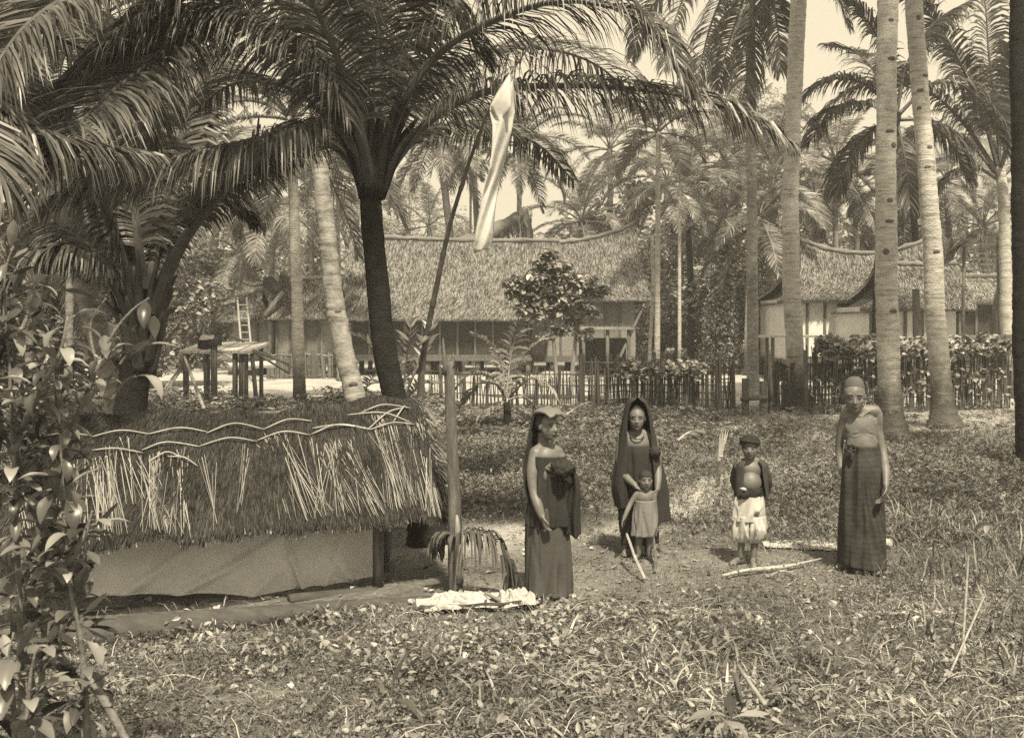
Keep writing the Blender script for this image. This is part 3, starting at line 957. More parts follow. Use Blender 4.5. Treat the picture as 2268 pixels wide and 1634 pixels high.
# dark leaves hanging from a crown above the frame, right of centre
tp = [P(1668, 880, 32), P(1666, 600, 32), P(1664, 300, 32), P(1662, 60, 32), P(1660, -60, 32)]
tp[0][2] = 0
UP = [
    [(1660, -60, 32), (1600, -90, 31), (1530, -30, 30), (1490, 60, 29.4), (1470, 160, 29)],
    [(1660, -60, 32), (1620, -40, 31.5), (1580, 40, 31), (1555, 130, 30.6), (1540, 220, 30.4)],
    [(1660, -60, 32), (1665, 20, 31.8), (1662, 120, 31.6), (1645, 220, 31.4), (1630, 290, 31.2)],
    [(1660, -60, 32), (1700, -40, 31.8), (1722, 60, 31.6), (1728, 160, 31.4)],
    [(1660, -60, 32), (1560, -150, 32), (1440, -130, 32), (1350, -40, 32)],
    [(1660, -60, 32), (1740, -130, 32), (1830, -60, 32), (1880, 60, 32)],
    [(1660, -60, 32), (1640, 20, 33), (1610, 110, 34), (1590, 200, 35)],
    [(1660, -60, 32), (1540, -60, 33), (1440, 20, 34), (1400, 130, 35)],
]
hero_palm('coconut_palm', 'palm whose dark leaves hang down against the sky at top right of centre', tp, 0.17, 0.13, 'bark_mid', UP, FF, 17, ll=1.1, lw=0.055, n=95, r0=0.06, flare=1.4)


# ------------------------------------------------------------------ palms farther back
def bpalm(label, px0, D, pts, w, bark='bark_mid', lib='far', count=20, seed=1, scale=1.0, group=None, name='coconut_palm', emin=0, emax=8, coco=0):
    foot = P(px0, HY, D); foot[2] = 0
    pp = [foot] + [P(x, y, D) for x, y in pts]
    r = w * D / FPX / 2
    return palm(name, label, 'palm tree', pp, r, r * 0.85, bark, lib, count, seed, group, sides=10, step=0.12, ring=0.3, depth=0.03, flare=1.4, scale=scale, emin=emin, emax=emax, coco=coco)


GB = 'palms of the grove behind the houses'
bl = [
    ('straight pale trunk in front of the small left house', 664, 27, [(662, 820), (656, 600), (650, 430), (646, 260)], 27, 'bark_pale', 'far', 18, 21, 1.0),
    ('thin trunk just right of the big ringed trunk', 752, 40, [(750, 600), (747, 400), (744, 300)], 10, 'bark_mid', 'far', 16, 22, 0.8),
    ('trunk rising behind the left half of the long thatched roof', 1012, 52, [(1000, 560), (985, 420), (972, 290)], 18, 'bark_mid', 'far', 18, 23, 1.05),
    ('trunk behind the long roof next to the white banner', 1062, 54, [(1058, 560), (1052, 420), (1046, 290)], 14, 'bark_mid', 'far', 16, 24, 0.95),
    ('dark trunk above the raised roof horn', 1152, 53, [(1150, 480), (1151, 400), (1152, 320)], 12, 'bark_mid', 'mid', 18, 25, 0.95),
    ('low palm with separate arching leaves above the right end of the long roof', 1296, 60, [(1292, 600), (1290, 540), (1288, 490)], 22, 'bark_dark', 'far', 20, 26, 1.15),
    ('palm crown in the gap over the roof horn at right', 1340, 62, [(1350, 500), (1352, 380), (1350, 330)], 14, 'bark_mid', 'far', 18, 27, 1.0),
    ('slim palm standing before the thicket with leaning pale stem', 1655, 44, [(1660, 640), (1672, 540), (1680, 480)], 16, 'bark_pale', 'far', 18, 28, 0.85),
    ('palm in the thicket left of the pale stem', 1530, 48, [(1530, 640), (1525, 520), (1522, 400)], 15, 'bark_dark', 'far', 20, 29, 1.0),
    ('palm with crown level with the flag tip, centre right', 1590, 52, [(1590, 600), (1600, 460), (1606, 360)], 14, 'bark_mid', 'far', 20, 30, 1.05),
    ('palm crown just left of the straight fence trunk', 1702, 46, [(1705, 600), (1712, 480), (1716, 390)], 17, 'bark_mid', 'far', 22, 31, 0.95),
    ('palm with drooping pale dome of leaves above the right hut', 1850, 48, [(1852, 600), (1850, 480), (1852, 360)], 14, 'bark_mid', 'far', 22, 32, 0.95),
    ('palm standing right behind the right hut ridge', 1806, 52, [(1806, 560), (1804, 500), (1802, 440)], 14, 'bark_mid', 'far', 18, 33, 0.8),
    ('dark palm stem behind the right hut between the pale trunks', 2030, 46, [(2028, 560), (2022, 460), (2015, 420)], 18, 'bark_dark', 'mid', 20, 34, 0.85),
    ('palm behind the bamboo drying frame', 2110, 50, [(2106, 600), (2100, 480), (2096, 400)], 16, 'bark_dark', 'far', 18, 35, 0.9),
    ('low bright palm right of the drying frame', 2185, 50, [(2185, 640), (2180, 560), (2178, 500)], 20, 'bark_mid', 'pale', 18, 36, 0.9),
    ('palm far left behind the ringed leaning trunk', 60, 26, [(70, 640), (82, 540), (90, 470)], 18, 'bark_mid', 'far', 20, 37, 0.9),
    ('palm between the stout low palm and the pale trunk', 470, 55, [(474, 600), (480, 480), (484, 380)], 18, 'bark_mid', 'far', 20, 38, 1.05),
    ('pale palm over the small left house', 602, 44, [(602, 600), (606, 520), (610, 450)], 15, 'bark_mid', 'pale', 20, 39, 1.0),
    ('low pale palm leaning over the left house roof', 548, 52, [(546, 700), (540, 620), (530, 560)], 18, 'bark_mid', 'pale', 18, 40, 0.8),
    ('tall palm far left of centre with crown near the top', 400, 52, [(402, 500), (410, 300), (414, 180)], 16, 'bark_mid', 'far', 13, 41, 0.95),
    ('tall palm at left whose crown hides the corner sky', 150, 24, [(160, 400), (180, 200), (190, 60)], 18, 'bark_mid', 'mid', 20, 42, 0.95),
    ('palm behind the left houses with crown at trunk height', 690, 50, [(690, 560), (688, 480), (690, 420)], 14, 'bark_mid', 'pale', 20, 43, 0.95),
    ('distant palm left of the black stem', 790, 58, [(790, 560), (792, 460), (792, 400)], 12, 'bark_mid', 'far', 18, 44, 0.9),
    ('palm with low crown peeping over the long ridge', 950, 60, [(950, 560), (952, 530), (950, 500)], 14, 'bark_mid', 'pale', 14, 45, 0.75),
    ('distant palm in the far right grove', 2160, 62, [(2160, 560), (2158, 420), (2160, 300)], 10, 'bark_mid', 'far', 18, 46, 1.0),
    ('distant palm behind the thicket top', 1470, 60, [(1470, 560), (1474, 460), (1478, 400)], 12, 'bark_mid', 'far', 18, 47, 1.0),
    ('tall distant palm right of the thin areca', 1640, 60, [(1640, 560), (1632, 420), (1630, 320)], 12, 'bark_mid', 'far', 18, 48, 1.05),
    ('distant palm between fence trunk and thick pale trunk', 1900, 58, [(1898, 560), (1895, 480), (1893, 420)], 14, 'bark_mid', 'far', 18, 49, 1.0),
    ('left grove palm with crown above the drying rack', 250, 44, [(250, 640), (256, 520), (262, 430)], 16, 'bark_mid', 'far', 18, 50, 1.0),
]
for (lab, px0, D, pts, w, bark, lib, cnt, sd_, sc) in bl:
    bpalm(lab, px0, D, pts, w, bark, lib, cnt, sd_, sc, GB, coco=0)
# thin betel-nut palms
ar = [
    ('thin straight betel palm right of the long roof, in front of the thicket', 1456, 27, [(1456, 700), (1457, 480), (1458, 290)], 13, 60),
    ('thin leaning betel stem beside the straight one', 1436, 28, [(1440, 760), (1446, 640), (1444, 520)], 8, 61),
    ('thin betel palm far behind at right centre', 1505, 40, [(1505, 600), (1506, 470), (1506, 420)], 8, 62),
    ('thin betel palm against the sky near the banner', 1040, 56, [(1042, 500), (1042, 400), (1040, 350)], 6, 63),
]
for lab, px0, D, pts, w, sd_ in ar:
    bpalm(lab, px0, D, pts, w, 'bark_pale', 'areca', 0 if px0 == 1436 else 11, sd_, 1.0, 'thin betel palms', name='betel_palm', emax=7)


# ------------------------------------------------------------------ broadleaf trees and thicket
def leafy_tree(name, label, cat, foot, height, spread, mat, nleaf, lsize, seed, clumps=26, group=None, trunk_r=0.12, zmin=0.3, kind='oval', shape=1.0, bark='bark_mid', cr=None):
    r = np.random.default_rng(seed)
    root = thing(name, label, cat, tuple(foot), group)
    g = Geo()
    tips = []
    c0 = np.asarray(foot, float)
    mid = c0 + np.array((r.normal(0, 0.1), r.normal(0, 0.1), height * zmin))
    g.tube(catmull([c0, (c0 + mid) / 2 + r.normal(0, 0.05, 3), mid], 10), np.linspace(trunk_r * 1.2, trunk_r * 0.8, 10), 8)
    for k in range(clumps):
        a = r.uniform(0, 2 * np.pi)
        h = r.uniform(zmin + 0.03, 0.97) * height
        f = (h / height - zmin) / (1 - zmin)
        wv = math.sin(min(1, f * 0.9 + 0.18) * math.pi) ** 0.6 * spread * shape
        d = wv * math.sqrt(r.uniform(0.15, 1))
        tip = c0 + np.array((math.cos(a) * d, math.sin(a) * d, h))
        tips.append(tip)
        if k % 2 == 0:
            m = mid * 0.5 + tip * 0.5 + r.normal(0, 0.1, 3) * spread * 0.4
            g.tube(catmull([mid - (0, 0, 0.1), m, tip], 8), np.linspace(trunk_r * 0.5, 0.012, 8), 5)
    g.build('trunk', M[bark], root, smooth=True)
    tips = np.array(tips)
    pick = r.integers(0, len(tips), nleaf)
    rad = (cr or spread * 0.34) * r.uniform(0.6, 1.25, len(tips))
    dv = norm(r.normal(0, 1, (nleaf, 3)))
    pos = tips[pick] + dv * (rad[pick] * r.uniform(0.35, 1, nleaf) ** 0.5)[:, None] * np.array((1, 1, 0.7))
    pos = pos[pos[:, 2] > 0.05]
    g = Geo()
    scatter(g, kind, pos, r.uniform(0.7, 1.25, len(pos)) * lsize, 1.1, (-0.7, 0.5), 0.6)
    g.build('crown', mat, root)
    return root


th = [
    (1340, 62, 8.6, 3.4, 'dense tree behind the right horn of the long roof'),
    (1415, 61, 9.8, 3.0, 'tall dark tree right of the long roof'),
    (1500, 54, 7.6, 3.0, 'bushy tree between the two betel stems'),
    (1580, 50, 6.0, 2.6, 'leafy thicket tree left of the creeper mound'),
    (1690, 53, 7.4, 2.8, 'thicket tree behind the slim pale palm'),
    (1770, 60, 8.0, 3.2, 'tree behind the left horn of the right hut'),
    (1930, 60, 7.0, 3.2, 'low tree behind the ridge of the right hut'),
    (2060, 60, 7.4, 3.2, 'tree behind the bamboo frame'),
    (2200, 58, 7.0, 3.2, 'tree at the far right behind the shed'),
    (560, 58, 6.2, 3.4, 'tree behind the small left houses'),
    (700, 62, 6.6, 3.2, 'tree between left houses and long roof'),
    (430, 52, 6.0, 2.6, 'leafy tree behind the drying rack'),
    (330, 36, 5.4, 2.6, 'leafy tree behind the stout palm'),
    (140, 32, 5.6, 2.6, 'leafy tree behind the left leaning trunk'),
    (20, 28, 5.0, 2.4, 'leafy tree at the far left edge'),
]
for k, (px, D, h, s, lab) in enumerate(th):
    f = P(px, HY, D); f[2] = 0
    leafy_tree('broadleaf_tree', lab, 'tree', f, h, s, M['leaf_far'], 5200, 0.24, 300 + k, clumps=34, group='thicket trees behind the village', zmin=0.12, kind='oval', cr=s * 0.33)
for k, (px, D, h, s, lab) in enumerate([(905, 95, 14.5, 5.5, 'hazy round tree far off above the long ridge'), (1010, 110, 12.5, 4.5, 'small hazy tree far off beside the banner'), (840, 100, 11.5, 4.0, 'hazy tree far off right of the black stem'), (1690, 85, 20, 4.5, 'tall hazy tree against the sky right of centre'), (1600, 95, 20, 5, 'hazy treetop behind the palms at centre right')]):
    f = P(px, HY, D); f[2] = 0
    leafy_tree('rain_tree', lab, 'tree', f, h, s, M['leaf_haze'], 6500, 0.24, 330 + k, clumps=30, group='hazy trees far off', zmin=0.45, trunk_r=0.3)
# far wood that reads as one mass
g = Geo()
r = np.random.default_rng(5)
n = 36000
x = r.uniform(-52, 52, n)
y = r.uniform(72, 84, n)
top = 6.5 + 4.0 * vnoise(x, y * 0, 6, 4) + 2.5 * vnoise(x, y * 0, 1.7, 8) - 4.0 * np.exp(-((x + 5) / 8) ** 2)
z = top * r.uniform(0.02, 1, n) ** 0.8
scatter(g, 'oval', np.stack([x, y, z], -1), r.uniform(0.35, 0.75, n), 1.2, (-0.8, 0.5), 0.6)
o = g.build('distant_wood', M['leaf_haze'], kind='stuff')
tag(o, 'pale mass of trees closing the clearing far behind the houses', 'wood')

# creeper-covered stump among the thicket
f = P(1598, HY, 45); f[2] = 0
root = thing('creeper_mound', 'rounded pillar of creeper in front of the thicket left of the slim palm', 'bush', tuple(f))
g = Geo()
r = np.random.default_rng(77)
n = 4200
a = r.uniform(0, 2 * np.pi, n); z = r.uniform(0, 1, n)
rr = 0.75 * np.sqrt(np.clip(1 - np.clip((z - 0.6) / 0.4, 0, 1) ** 2, 0, 1)) * r.uniform(0.75, 1.05, n)
scatter(g, 'oval', f + np.stack([np.cos(a) * rr, np.sin(a) * rr, z * 3.6], -1), r.uniform(0.10, 0.2, n), 1.1, (-1.2, 0.2), 0.6)
g.build('foliage', M['leaf_far'], root)

# shrub tree in front of the long house
def P0(px, D):
    v = P(px, HY, D); v[2] = 0
    return v


root = thing('shrub_tree', 'young broad-leaved tree on two thin stems before the long roof', 'tree', tuple(P0(1250, 30)))
g = Geo()
for q in ([(1236, 880), (1230, 800), (1222, 720), (1215, 640), (1218, 570)], [(1262, 880), (1270, 800), (1275, 730), (1268, 650), (1280, 590)],
          [(1222, 720), (1190, 660), (1160, 620)], [(1275, 730), (1300, 680), (1325, 640)], [(1270, 700), (1240, 650), (1250, 600)]):
    g.tube(catmull([P(a, b, 30) for a, b in q], 14), np.linspace(0.07, 0.02, 14), 7)
g.build('stem', M['post_pale'], root, smooth=True)
g = Geo()
r = np.random.default_rng(12)
cl = [(1216, 562, 16), (1206, 580, 22), (1236, 585, 18), (1150, 628, 24), (1168, 648, 20), (1185, 612, 26), (1214, 604, 24), (1245, 600, 26), (1268, 622, 24), (1296, 626, 24), (1318, 648, 16), (1335, 640, 10), (1136, 650, 12),
      (1160, 684, 18), (1192, 664, 26), (1222, 642, 26), (1250, 660, 24), (1284, 668, 24), (1305, 690, 16), (1232, 690, 20), (1270, 706, 16), (1186, 702, 14), (1290, 738, 14), (1240, 728, 12), (1206, 742, 9), (1128, 622, 9)]
pos = []
for (a, b, rad) in cl:
    n = int(rad * 4.6)
    dv = norm(r.normal(0, 1, (n, 3))) * (r.uniform(0.2, 1, n) ** 0.5)[:, None] * rad / FPX * 30
    dv[:, 2] *= 0.75
    pos.append(P(a, b, 30) + dv)
pos = np.vstack(pos)
scatter(g, 'oval', pos, r.uniform(0.16, 0.3, len(pos)), 1.15, (-0.9, 0.3), 0.6)
g.build('foliage', M['leaf_far'], root)


# ------------------------------------------------------------------ thatched houses
def patch(fn, nu, nv):
    return np.array([[fn(u, v) for v in np.linspace(0, 1, nv)] for u in np.linspace(0, 1, nu)])


def thatch(root, fn, nstraw, length, width, mat, name='thatch', seed=0, nu=30, nv=14, thick=0.12, eave=220, rag=1.0):
    r = np.random.default_rng(seed)
    top = patch(fn, nu, nv)
    g = Geo()
    # slab of layered straw
    Nn = np.cross(np.gradient(top, axis=0), np.gradient(top, axis=1))
    Nn = norm(Nn)
    if Nn[..., 2].mean() < 0:
        Nn = -Nn
    low = top - Nn * thick
    g.grid(top)
    g.grid(low[::-1])
    g.grid(np.stack([top[:, -1], low[:, -1]], 1))
    g.grid(np.stack([top[0], low[0]], 1))
    g.grid(np.stack([low[-1], top[-1]], 1))
    # courses of loose straw on top
    u = r.random(nstraw)
    ncourse = 13
    v = (np.floor(r.random(nstraw) * ncourse) + 0.25 + r.normal(0, 0.32, nstraw)) / ncourse
    v = np.clip(v, 0, 0.985)
    ue = r.random(eave)
    u = np.concatenate([u, ue]); v = np.concatenate([v, np.full(eave, 0.965)])
    n = len(u)
    p = np.array([fn(a, b) for a, b in zip(u, v)])
    p2 = np.array([fn(a, b + 0.02) for a, b in zip(u, v)])
    pu = np.array([fn(min(1, a + 0.01), b) if a < 0.5 else 2 * np.array(fn(a, b)) - np.array(fn(a - 0.01, b)) for a, b in zip(u, v)])
    d = norm(p2 - p)
    s = norm(pu - p)
    nn = norm(np.cross(s, d)); nn[nn[:, 2] < 0] *= -1
    d = norm(d + s * r.normal(0, 0.16 * rag, n)[:, None] + nn * (0.10 + r.normal(0, 0.06, n))[:, None] * rag)
    L = length * r.uniform(0.5, 1.25, n)[:, None]
    w = width * r.uniform(0.6, 1.4, n)[:, None]
    p = p + nn * 0.012
    VV = np.stack([p - s * w / 2, p + s * w / 2, p + d * L * 0.6 + s * w * 0.4, p + d * L * 0.6 - s * w * 0.4, p + d * L + s * w * 0.1 - nn * 0.02], 1)
    base = g.n
    g.V.append(VV.reshape(-1, 3)); g.n += 5 * n
    o5 = (np.arange(n) * 5)[:, None] + base
    g.F.append(o5 + np.array([0, 1, 2, 3])); g.M.append(np.zeros(n, int))
    g.F.append(o5 + np.array([3, 2, 4])); g.M.append(np.zeros(n, int))
    return g.build(name, mat, root, kind=None)


def saddle_fn(x0, x1, rx0, rx1, ye, yr, ze, zr, h0, h1, sag=0.35, hp=3.0, bow=0.0, et=0.0):
    def fn(u, v):
        v = min(max(v, 0.0), 1.05)
        ridge = np.array((rx0 + (rx1 - rx0) * u, yr, zr + h0 * (1 - u) ** hp + h1 * u ** hp))
        eave = np.array((x0 + (x1 - x0) * u, ye, ze + et * (u - 0.5) + bow * (2 * u - 1) ** 2))
        p = ridge * (1 - v) + eave * v
        # sides pinch in before they flare to the eave
        px = rx0 + (rx1 - rx0) * u
        ex = x0 + (x1 - x0) * u
        p[0] = px + (ex - px) * v ** 2.2
        p[2] -= sag * 4 * v * (1 - v)
        return p
    return fn


def house(name, label, x0, x1, rx0, rx1, yf, yb, ze, zr, h0, h1, seed, wall='wall', floor_z=0.9, mat='thatch', sag=0.35, n=9000, sl=0.32, sw=0.035, wall_in=0.6, group=None, ydel=None, panels=8, stilts=6, et=0.0, hp=3.0, low_wall='wall_dark'):
    yr = (yf + yb) / 2
    root = thing(name, label, 'house', ((x0 + x1) / 2, yf + wall_in, 0), group)
    thatch(root, saddle_fn(x0, x1, rx0, rx1, yf, yr, ze, zr, h0, h1, sag, hp, et=et), n, sl, sw, M[mat], 'roof', seed)
    thatch(root, saddle_fn(x0, x1, rx0, rx1, yb, yr, ze, zr, h0, h1, sag, hp, et=et), int(n * 0.15), sl, sw, M[mat], 'roof', seed + 1)
    # ridge roll
    g = Geo()
    u = np.linspace(0, 1, 30)
    pts = np.array([saddle_fn(x0, x1, rx0, rx1, yf, yr, ze, zr, h0, h1, sag, hp)(a, 0) for a in u]) + (0, 0, 0.06)
    g.tube(pts, 0.10 + 0.02 * np.sin(u * 40), 8, prof=1 + np.random.default_rng(seed).normal(0, 0.16, (30, 8)))
    g.build('ridge_roll', M['thatch_shade'], root, smooth=True)
    # gable screens tucked under the roof ends
    fn = saddle_fn(x0, x1, rx0, rx1, yf, yr, ze, zr, h0, h1, sag, hp)
    fb = saddle_fn(x0, x1, rx0, rx1, yb, yr, ze, zr, h0, h1, sag, hp)
    for u0 in (0.02, 0.98):
        g = Geo()
        vs = np.linspace(0.06, 0.95, 10)
        A = np.array([fn(u0, v) for v in vs]) - (0, -0.05, 0.22)
        B = np.array([fb(u0, v) for v in vs]) - (0, 0.05, 0.22)
        xm = (A[:, :1] + B[:, :1]) / 2
        sh = 0.10 if u0 < 0.5 else -0.10
        A[:, 0] = B[:, 0] = xm[:, 0] + sh
        g.grid(np.stack([A, B], 1))
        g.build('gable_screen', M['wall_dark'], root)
    # body
    wx0, wx1, wy0, wy1 = x0 + wall_in * 1.2, x1 - wall_in * 1.2, yf + wall_in, yb - wall_in
    zt = ze + 0.06
    pw_ = (wx1 - wx0) / panels
    g = Geo(); g.box(((wx0 + wx1) / 2, (wy0 + wy1) / 2, floor_z - 0.06), (wx1 - wx0 + 0.3, wy1 - wy0 + 0.3, 0.12))
    g.build('floor', M['post'], root)
    for k in range(panels):
        g = Geo()
        z0 = floor_z + 0.003
        g.box((wx0 + pw_ * (k + 0.5), wy0, (z0 + zt) / 2), (pw_ - 0.06, 0.05, zt - z0))
        g.build('wall_panel', M[wall], root)
        g = Geo(); g.box((wx0 + pw_ * k, wy0 - 0.03, (floor_z + zt) / 2), (0.09, 0.12, zt - floor_z))
        g.build('wall_stud', M['post'], root)
    g = Geo(); g.box(((wx0 + wx1) / 2, wy1, (floor_z + zt) / 2), (wx1 - wx0, 0.05, zt - floor_z)); g.build('back_wall', M[wall], root)
    for xx in (wx0, wx1):
        g = Geo(); g.box((xx, (wy0 + wy1) / 2, (floor_z + zt) / 2 + 0.002), (0.05, wy1 - wy0 - 0.06, zt - floor_z - 0.01)); g.build('side_wall', M[wall], root)
    g = Geo(); g.box(((wx0 + wx1) / 2, wy0 - 0.08, floor_z + 0.05), (wx1 - wx0 + 0.2, 0.06, 0.16)); g.build('sill_beam', M['post'], root)
    for k in range(stilts + 1):
        for yy in (wy0 + 0.05, (wy0 + wy1) / 2, wy1 - 0.05):
            g = Geo()
            xx = wx0 + (wx1 - wx0) * k / stilts
            g.tube([(xx, yy, 0), (xx, yy, floor_z - 0.1)], 0.11, 8)
            g.build('stilt', M['post'], root, smooth=True)
    return root


def X(px, D):
    return (px - CX) / FPX * D


def Z(py, D):
    return EYE + (HY - py) / FPX * D


# the long house, nearer wing (low eave)
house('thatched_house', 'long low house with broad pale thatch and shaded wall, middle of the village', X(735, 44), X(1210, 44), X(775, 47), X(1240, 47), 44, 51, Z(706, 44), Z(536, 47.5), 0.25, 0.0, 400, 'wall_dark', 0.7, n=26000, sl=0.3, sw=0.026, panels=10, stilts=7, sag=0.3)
# wing with the upswept right horn
house('thatched_house', 'house wing with upswept roof horn and light woven wall right of the shrub tree', X(1140, 47), X(1447, 47), X(1190, 50), X(1410, 50), 47, 53.2, Z(664, 47), Z(540, 50), 0.0, 0.95, 410, 'wall', 0.55, n=17000, sl=0.3, sw=0.026, panels=7, stilts=5, sag=0.45, hp=2.4)
# far roof whose ridge climbs to a thick broken horn beside the banner
root = thing('roof_horn', 'thick dark upturned roof end rising behind the long thatch beside the banner', 'roof', tuple(P(1080, 620, 53)))
g = Geo()
pts = catmull([P(930, 556, 53), P(1020, 542, 53), P(1100, 510, 53), P(1140, 486, 53), P(1166, 464, 53)], 20)
g.tube(pts, np.concatenate([np.linspace(0.2, 0.42, 12), np.linspace(0.42, 0.2, 8)]), 10, prof=1 + 0.14 * np.sin(np.arange(200).reshape(20, 10) * 2.3))
g.tube(catmull([P(1160, 470, 53), P(1168, 520, 53.2), P(1168, 600, 53.4)], 6), [0.22, 0.26, 0.3, 0.3, 0.3, 0.3], 8)
g.build('horn', M['thatch_shade'], root, smooth=True)
g = Geo()
r = np.random.default_rng(3)
n = 1300
i = r.integers(0, 20, n)
pos = pts[i] + r.normal(0, 0.14, (n, 3)) + np.stack([np.zeros(n), np.zeros(n), -r.uniform(0, 0.45, n)], -1)
scatter(g, 'diamond', pos, r.uniform(0.25, 0.5, n), 0.25, (-1.6, -0.9), 0.3)
g.build('straw_fringe', M['thatch_shade'], root)
house('thatched_house', 'small house with ragged eave right of the ladder, left of the long house', X(585, 42), X(760, 42), X(618, 44), X(752, 44), 42, 46.5, Z(703, 42), Z(624, 44), 0.28, 0.3, 420, 'wall', 0.62, n=7500, sl=0.32, sw=0.028, panels=4, stilts=3, sag=0.15, wall_in=0.35)
house('thatched_house', 'small peaked house behind the ladder at far left', X(482, 44), X(618, 44), X(530, 46), X(582, 46), 44, 48, Z(709, 44), Z(636, 46), 0.3, 0.1, 430, 'wall', 0.55, n=6000, sl=0.32, sw=0.028, panels=3, stilts=3, sag=0.12, wall_in=0.35)
house('thatched_house', 'pale-walled house with saddle ridge seen between the right-hand trunks', X(1722, 40), X(1985, 40), X(1772, 42.5), X(2062, 42.5), 40, 45.5, Z(664, 40), Z(572, 42.5), 0.72, 0.72, 440, 'wall_pale', 0.75, n=14000, sl=0.3, sw=0.026, panels=5, stilts=4, sag=0.27, hp=3.2, wall_in=0.45)
house('thatched_house', 'lower hut with frayed bright thatch behind the slender pale trunk', X(1905, 36), X(2160, 36), X(1950, 38), X(2130, 38), 36, 41, Z(682, 36), Z(588, 38), 0.1, 0.05, 450, 'wall_pale', 0.6, n=12000, sl=0.38, sw=0.03, panels=5, stilts=4, sag=0.15, wall_in=0.4)
house('thatched_shed', 'dark shed under rough thatch behind the drying frame at the right', X(2110, 41), X(2300, 41), X(2120, 43), X(2290, 43), 41, 45, Z(668, 41), Z(615, 43), 0, 0, 460, 'wall_dark', 0.4, n=2500, sl=0.4, sw=0.05, mat='thatch_shade', panels=4, stilts=3, sag=0.1, wall_in=0.3)

# crossed beam and horn on the small left house
root = thing('roof_beam', 'dark slanting beam poking from the left end of the ragged-eaved house roof', 'beam', tuple(P(600, 660, 41.6)))
g = Geo()
g.tube([P(586, 700, 41.8), P(626, 648, 42.6)], 0.10, 8)
g.build('beam', M['post'], root, smooth=True)
g = Geo()
g.tube(catmull([P(590, 618, 43.4), P(608, 640, 43), P(622, 650, 42.8), P(604, 662, 42.8)], 10), [0.12, 0.26, 0.28, 0.26, 0.24, 0.22, 0.2, 0.16, 0.12, 0.08], 8)
g.build('carved_end', M['wall_dark'], root, smooth=True)
root = thing('roof_beam', 'slanting gable beam at the left end of the long house roof', 'beam', tuple(P(755, 640, 43.6)))
g = Geo(); g.tube([P(818, 706, 43.6) * 0 + P(745, 690, 43.6), P(782, 640, 44.4)], 0.08, 8); g.build('beam', M['post'], root, smooth=True)

# verandah roof on posts below the upswept wing
root = thing('lean_to_porch', 'flat porch roof on posts against the house wing right of the shrub tree', 'porch', tuple(P0(1350, 43)))
g = Geo(); g.box((X(1345, 43), 44.0, Z(727, 43)), (X(1405, 43) - X(1285, 43), 2.6, 0.10)); g.build('porch_roof', M['post_pale'], root)
for px in (1292, 1345, 1392):
    g = Geo(); g.tube([(X(px, 43), 42.9, 0), (X(px, 43), 42.9, Z(727, 43) - 0.05)], 0.07, 8); g.build('post', M['post'], root, smooth=True)
g = Geo(); g.box((X(1345, 43), 45.2, 0.75), (X(1400, 43) - X(1290, 43), 0.08, 1.5)); g.build('back_screen', M['wall_dark'], root)
root = thing('timber_prop', 'forked pole leaning against the wall under the upswept roof end', 'pole', tuple(P0(1378, 42)))
g = Geo(); g.tube([P(1374, 790, 42), P(1420, 690, 46)], 0.06, 7); g.build('pole', M['post'], root, smooth=True)
root = thing('bench_platform', 'long plank platform before the saddle-ridged house', 'platform', tuple(P0(1760, 36)))
g = Geo(); g.box((X(1760, 36), 36, Z(738, 36) - 0.1), (X(1850, 36) - X(1700, 36), 1.0, 0.08)); g.build('plank_top', M['white_board'], root)
for px in (1705, 1760, 1815, 1845):
    for yy in (35.6, 36.4):
        g = Geo(); g.tube([(X(px, 36), yy, 0), (X(px, 36), yy, Z(738, 36) - 0.14)], 0.06, 7); g.build('leg', M['post'], root, smooth=True)

# ladder
root = thing('bamboo_ladder', 'upright rung ladder leaning on the small left house', 'ladder', tuple(P(543, 822, 40) * (1, 1, 0)))
b0, b1 = P(552, 770, 38.6), P(536, 660, 43.0)
b0[2] = 0.0
w = np.array((0.18, 0, 0))
for s in (-1, 1):
    g = Geo(); g.tube([b0 + s * w, b1 + s * w], 0.04, 7); g.build('rail', M['bamboo_pale'], root, smooth=True)
me = None
for k in range(11):
    t = 0.06 + k * 0.085
    g = Geo(); g.tube([b0 + (b1 - b0) * t - w, b0 + (b1 - b0) * t + w], 0.022, 6)
    g.build('rung', M['bamboo_pale'], root, smooth=True)

# drying rack: pale boards on stout posts
root = thing('drying_platform', 'low platform with bleached plank top on many stout posts at left', 'platform', tuple(P0(478, 28)))
zt = Z(780, 28)
x0, x1 = X(398, 28), X(560, 28)
npl = 11
for k in range(npl):
    g = Geo()
    wd = (x1 - x0) / npl
    g.box((x0 + wd * (k + 0.5), 28.9, zt + 0.09 + 0.01 * ((k * 7) % 3)), (wd - 0.02, 2.0 + 0.1 * ((k * 5) % 3), 0.07), rot=np.array(Matrix.Rotation(0.09, 3, 'X')))
    g.build('plank', M['white_board'], root)
for (px, yy, lean, rr) in [(412, 28.0, 0, 0.11), (455, 28.0, 0.02, 0.08), (477, 27.9, 0, 0.11), (519, 28.0, 0, 0.07), (532, 28.1, 0, 0.09), (543, 28.1, 0.0, 0.08), (556, 28.1, 0.12, 0.08),
                           (420, 29.7, 0, 0.08), (485, 29.7, 0, 0.08), (497, 29.7, 0, 0.08), (545, 29.7, 0, 0.08)]:
    g = Geo(); g.tube([(X(px, 28) + lean, yy, 0), (X(px, 28), yy, zt - 0.03 + (0.12 if yy > 29 else 0))], rr * 0.72, 8); g.build('post', M['post'], root, smooth=True)
root = thing('wooden_post', 'squared post with a dark notched head standing through the drying platform', 'post', tuple(P0(474, 27.6)))
g = Geo(); g.tube([P0(474, 27.6), P(474, 762, 27.6)], 0.085, 8); g.build('shaft', M['post'], root, smooth=True)
g = Geo(); g.box(P(476, 758, 27.6), (0.28, 0.28, 0.16)); g.build('head', M['wall_dark'], root)
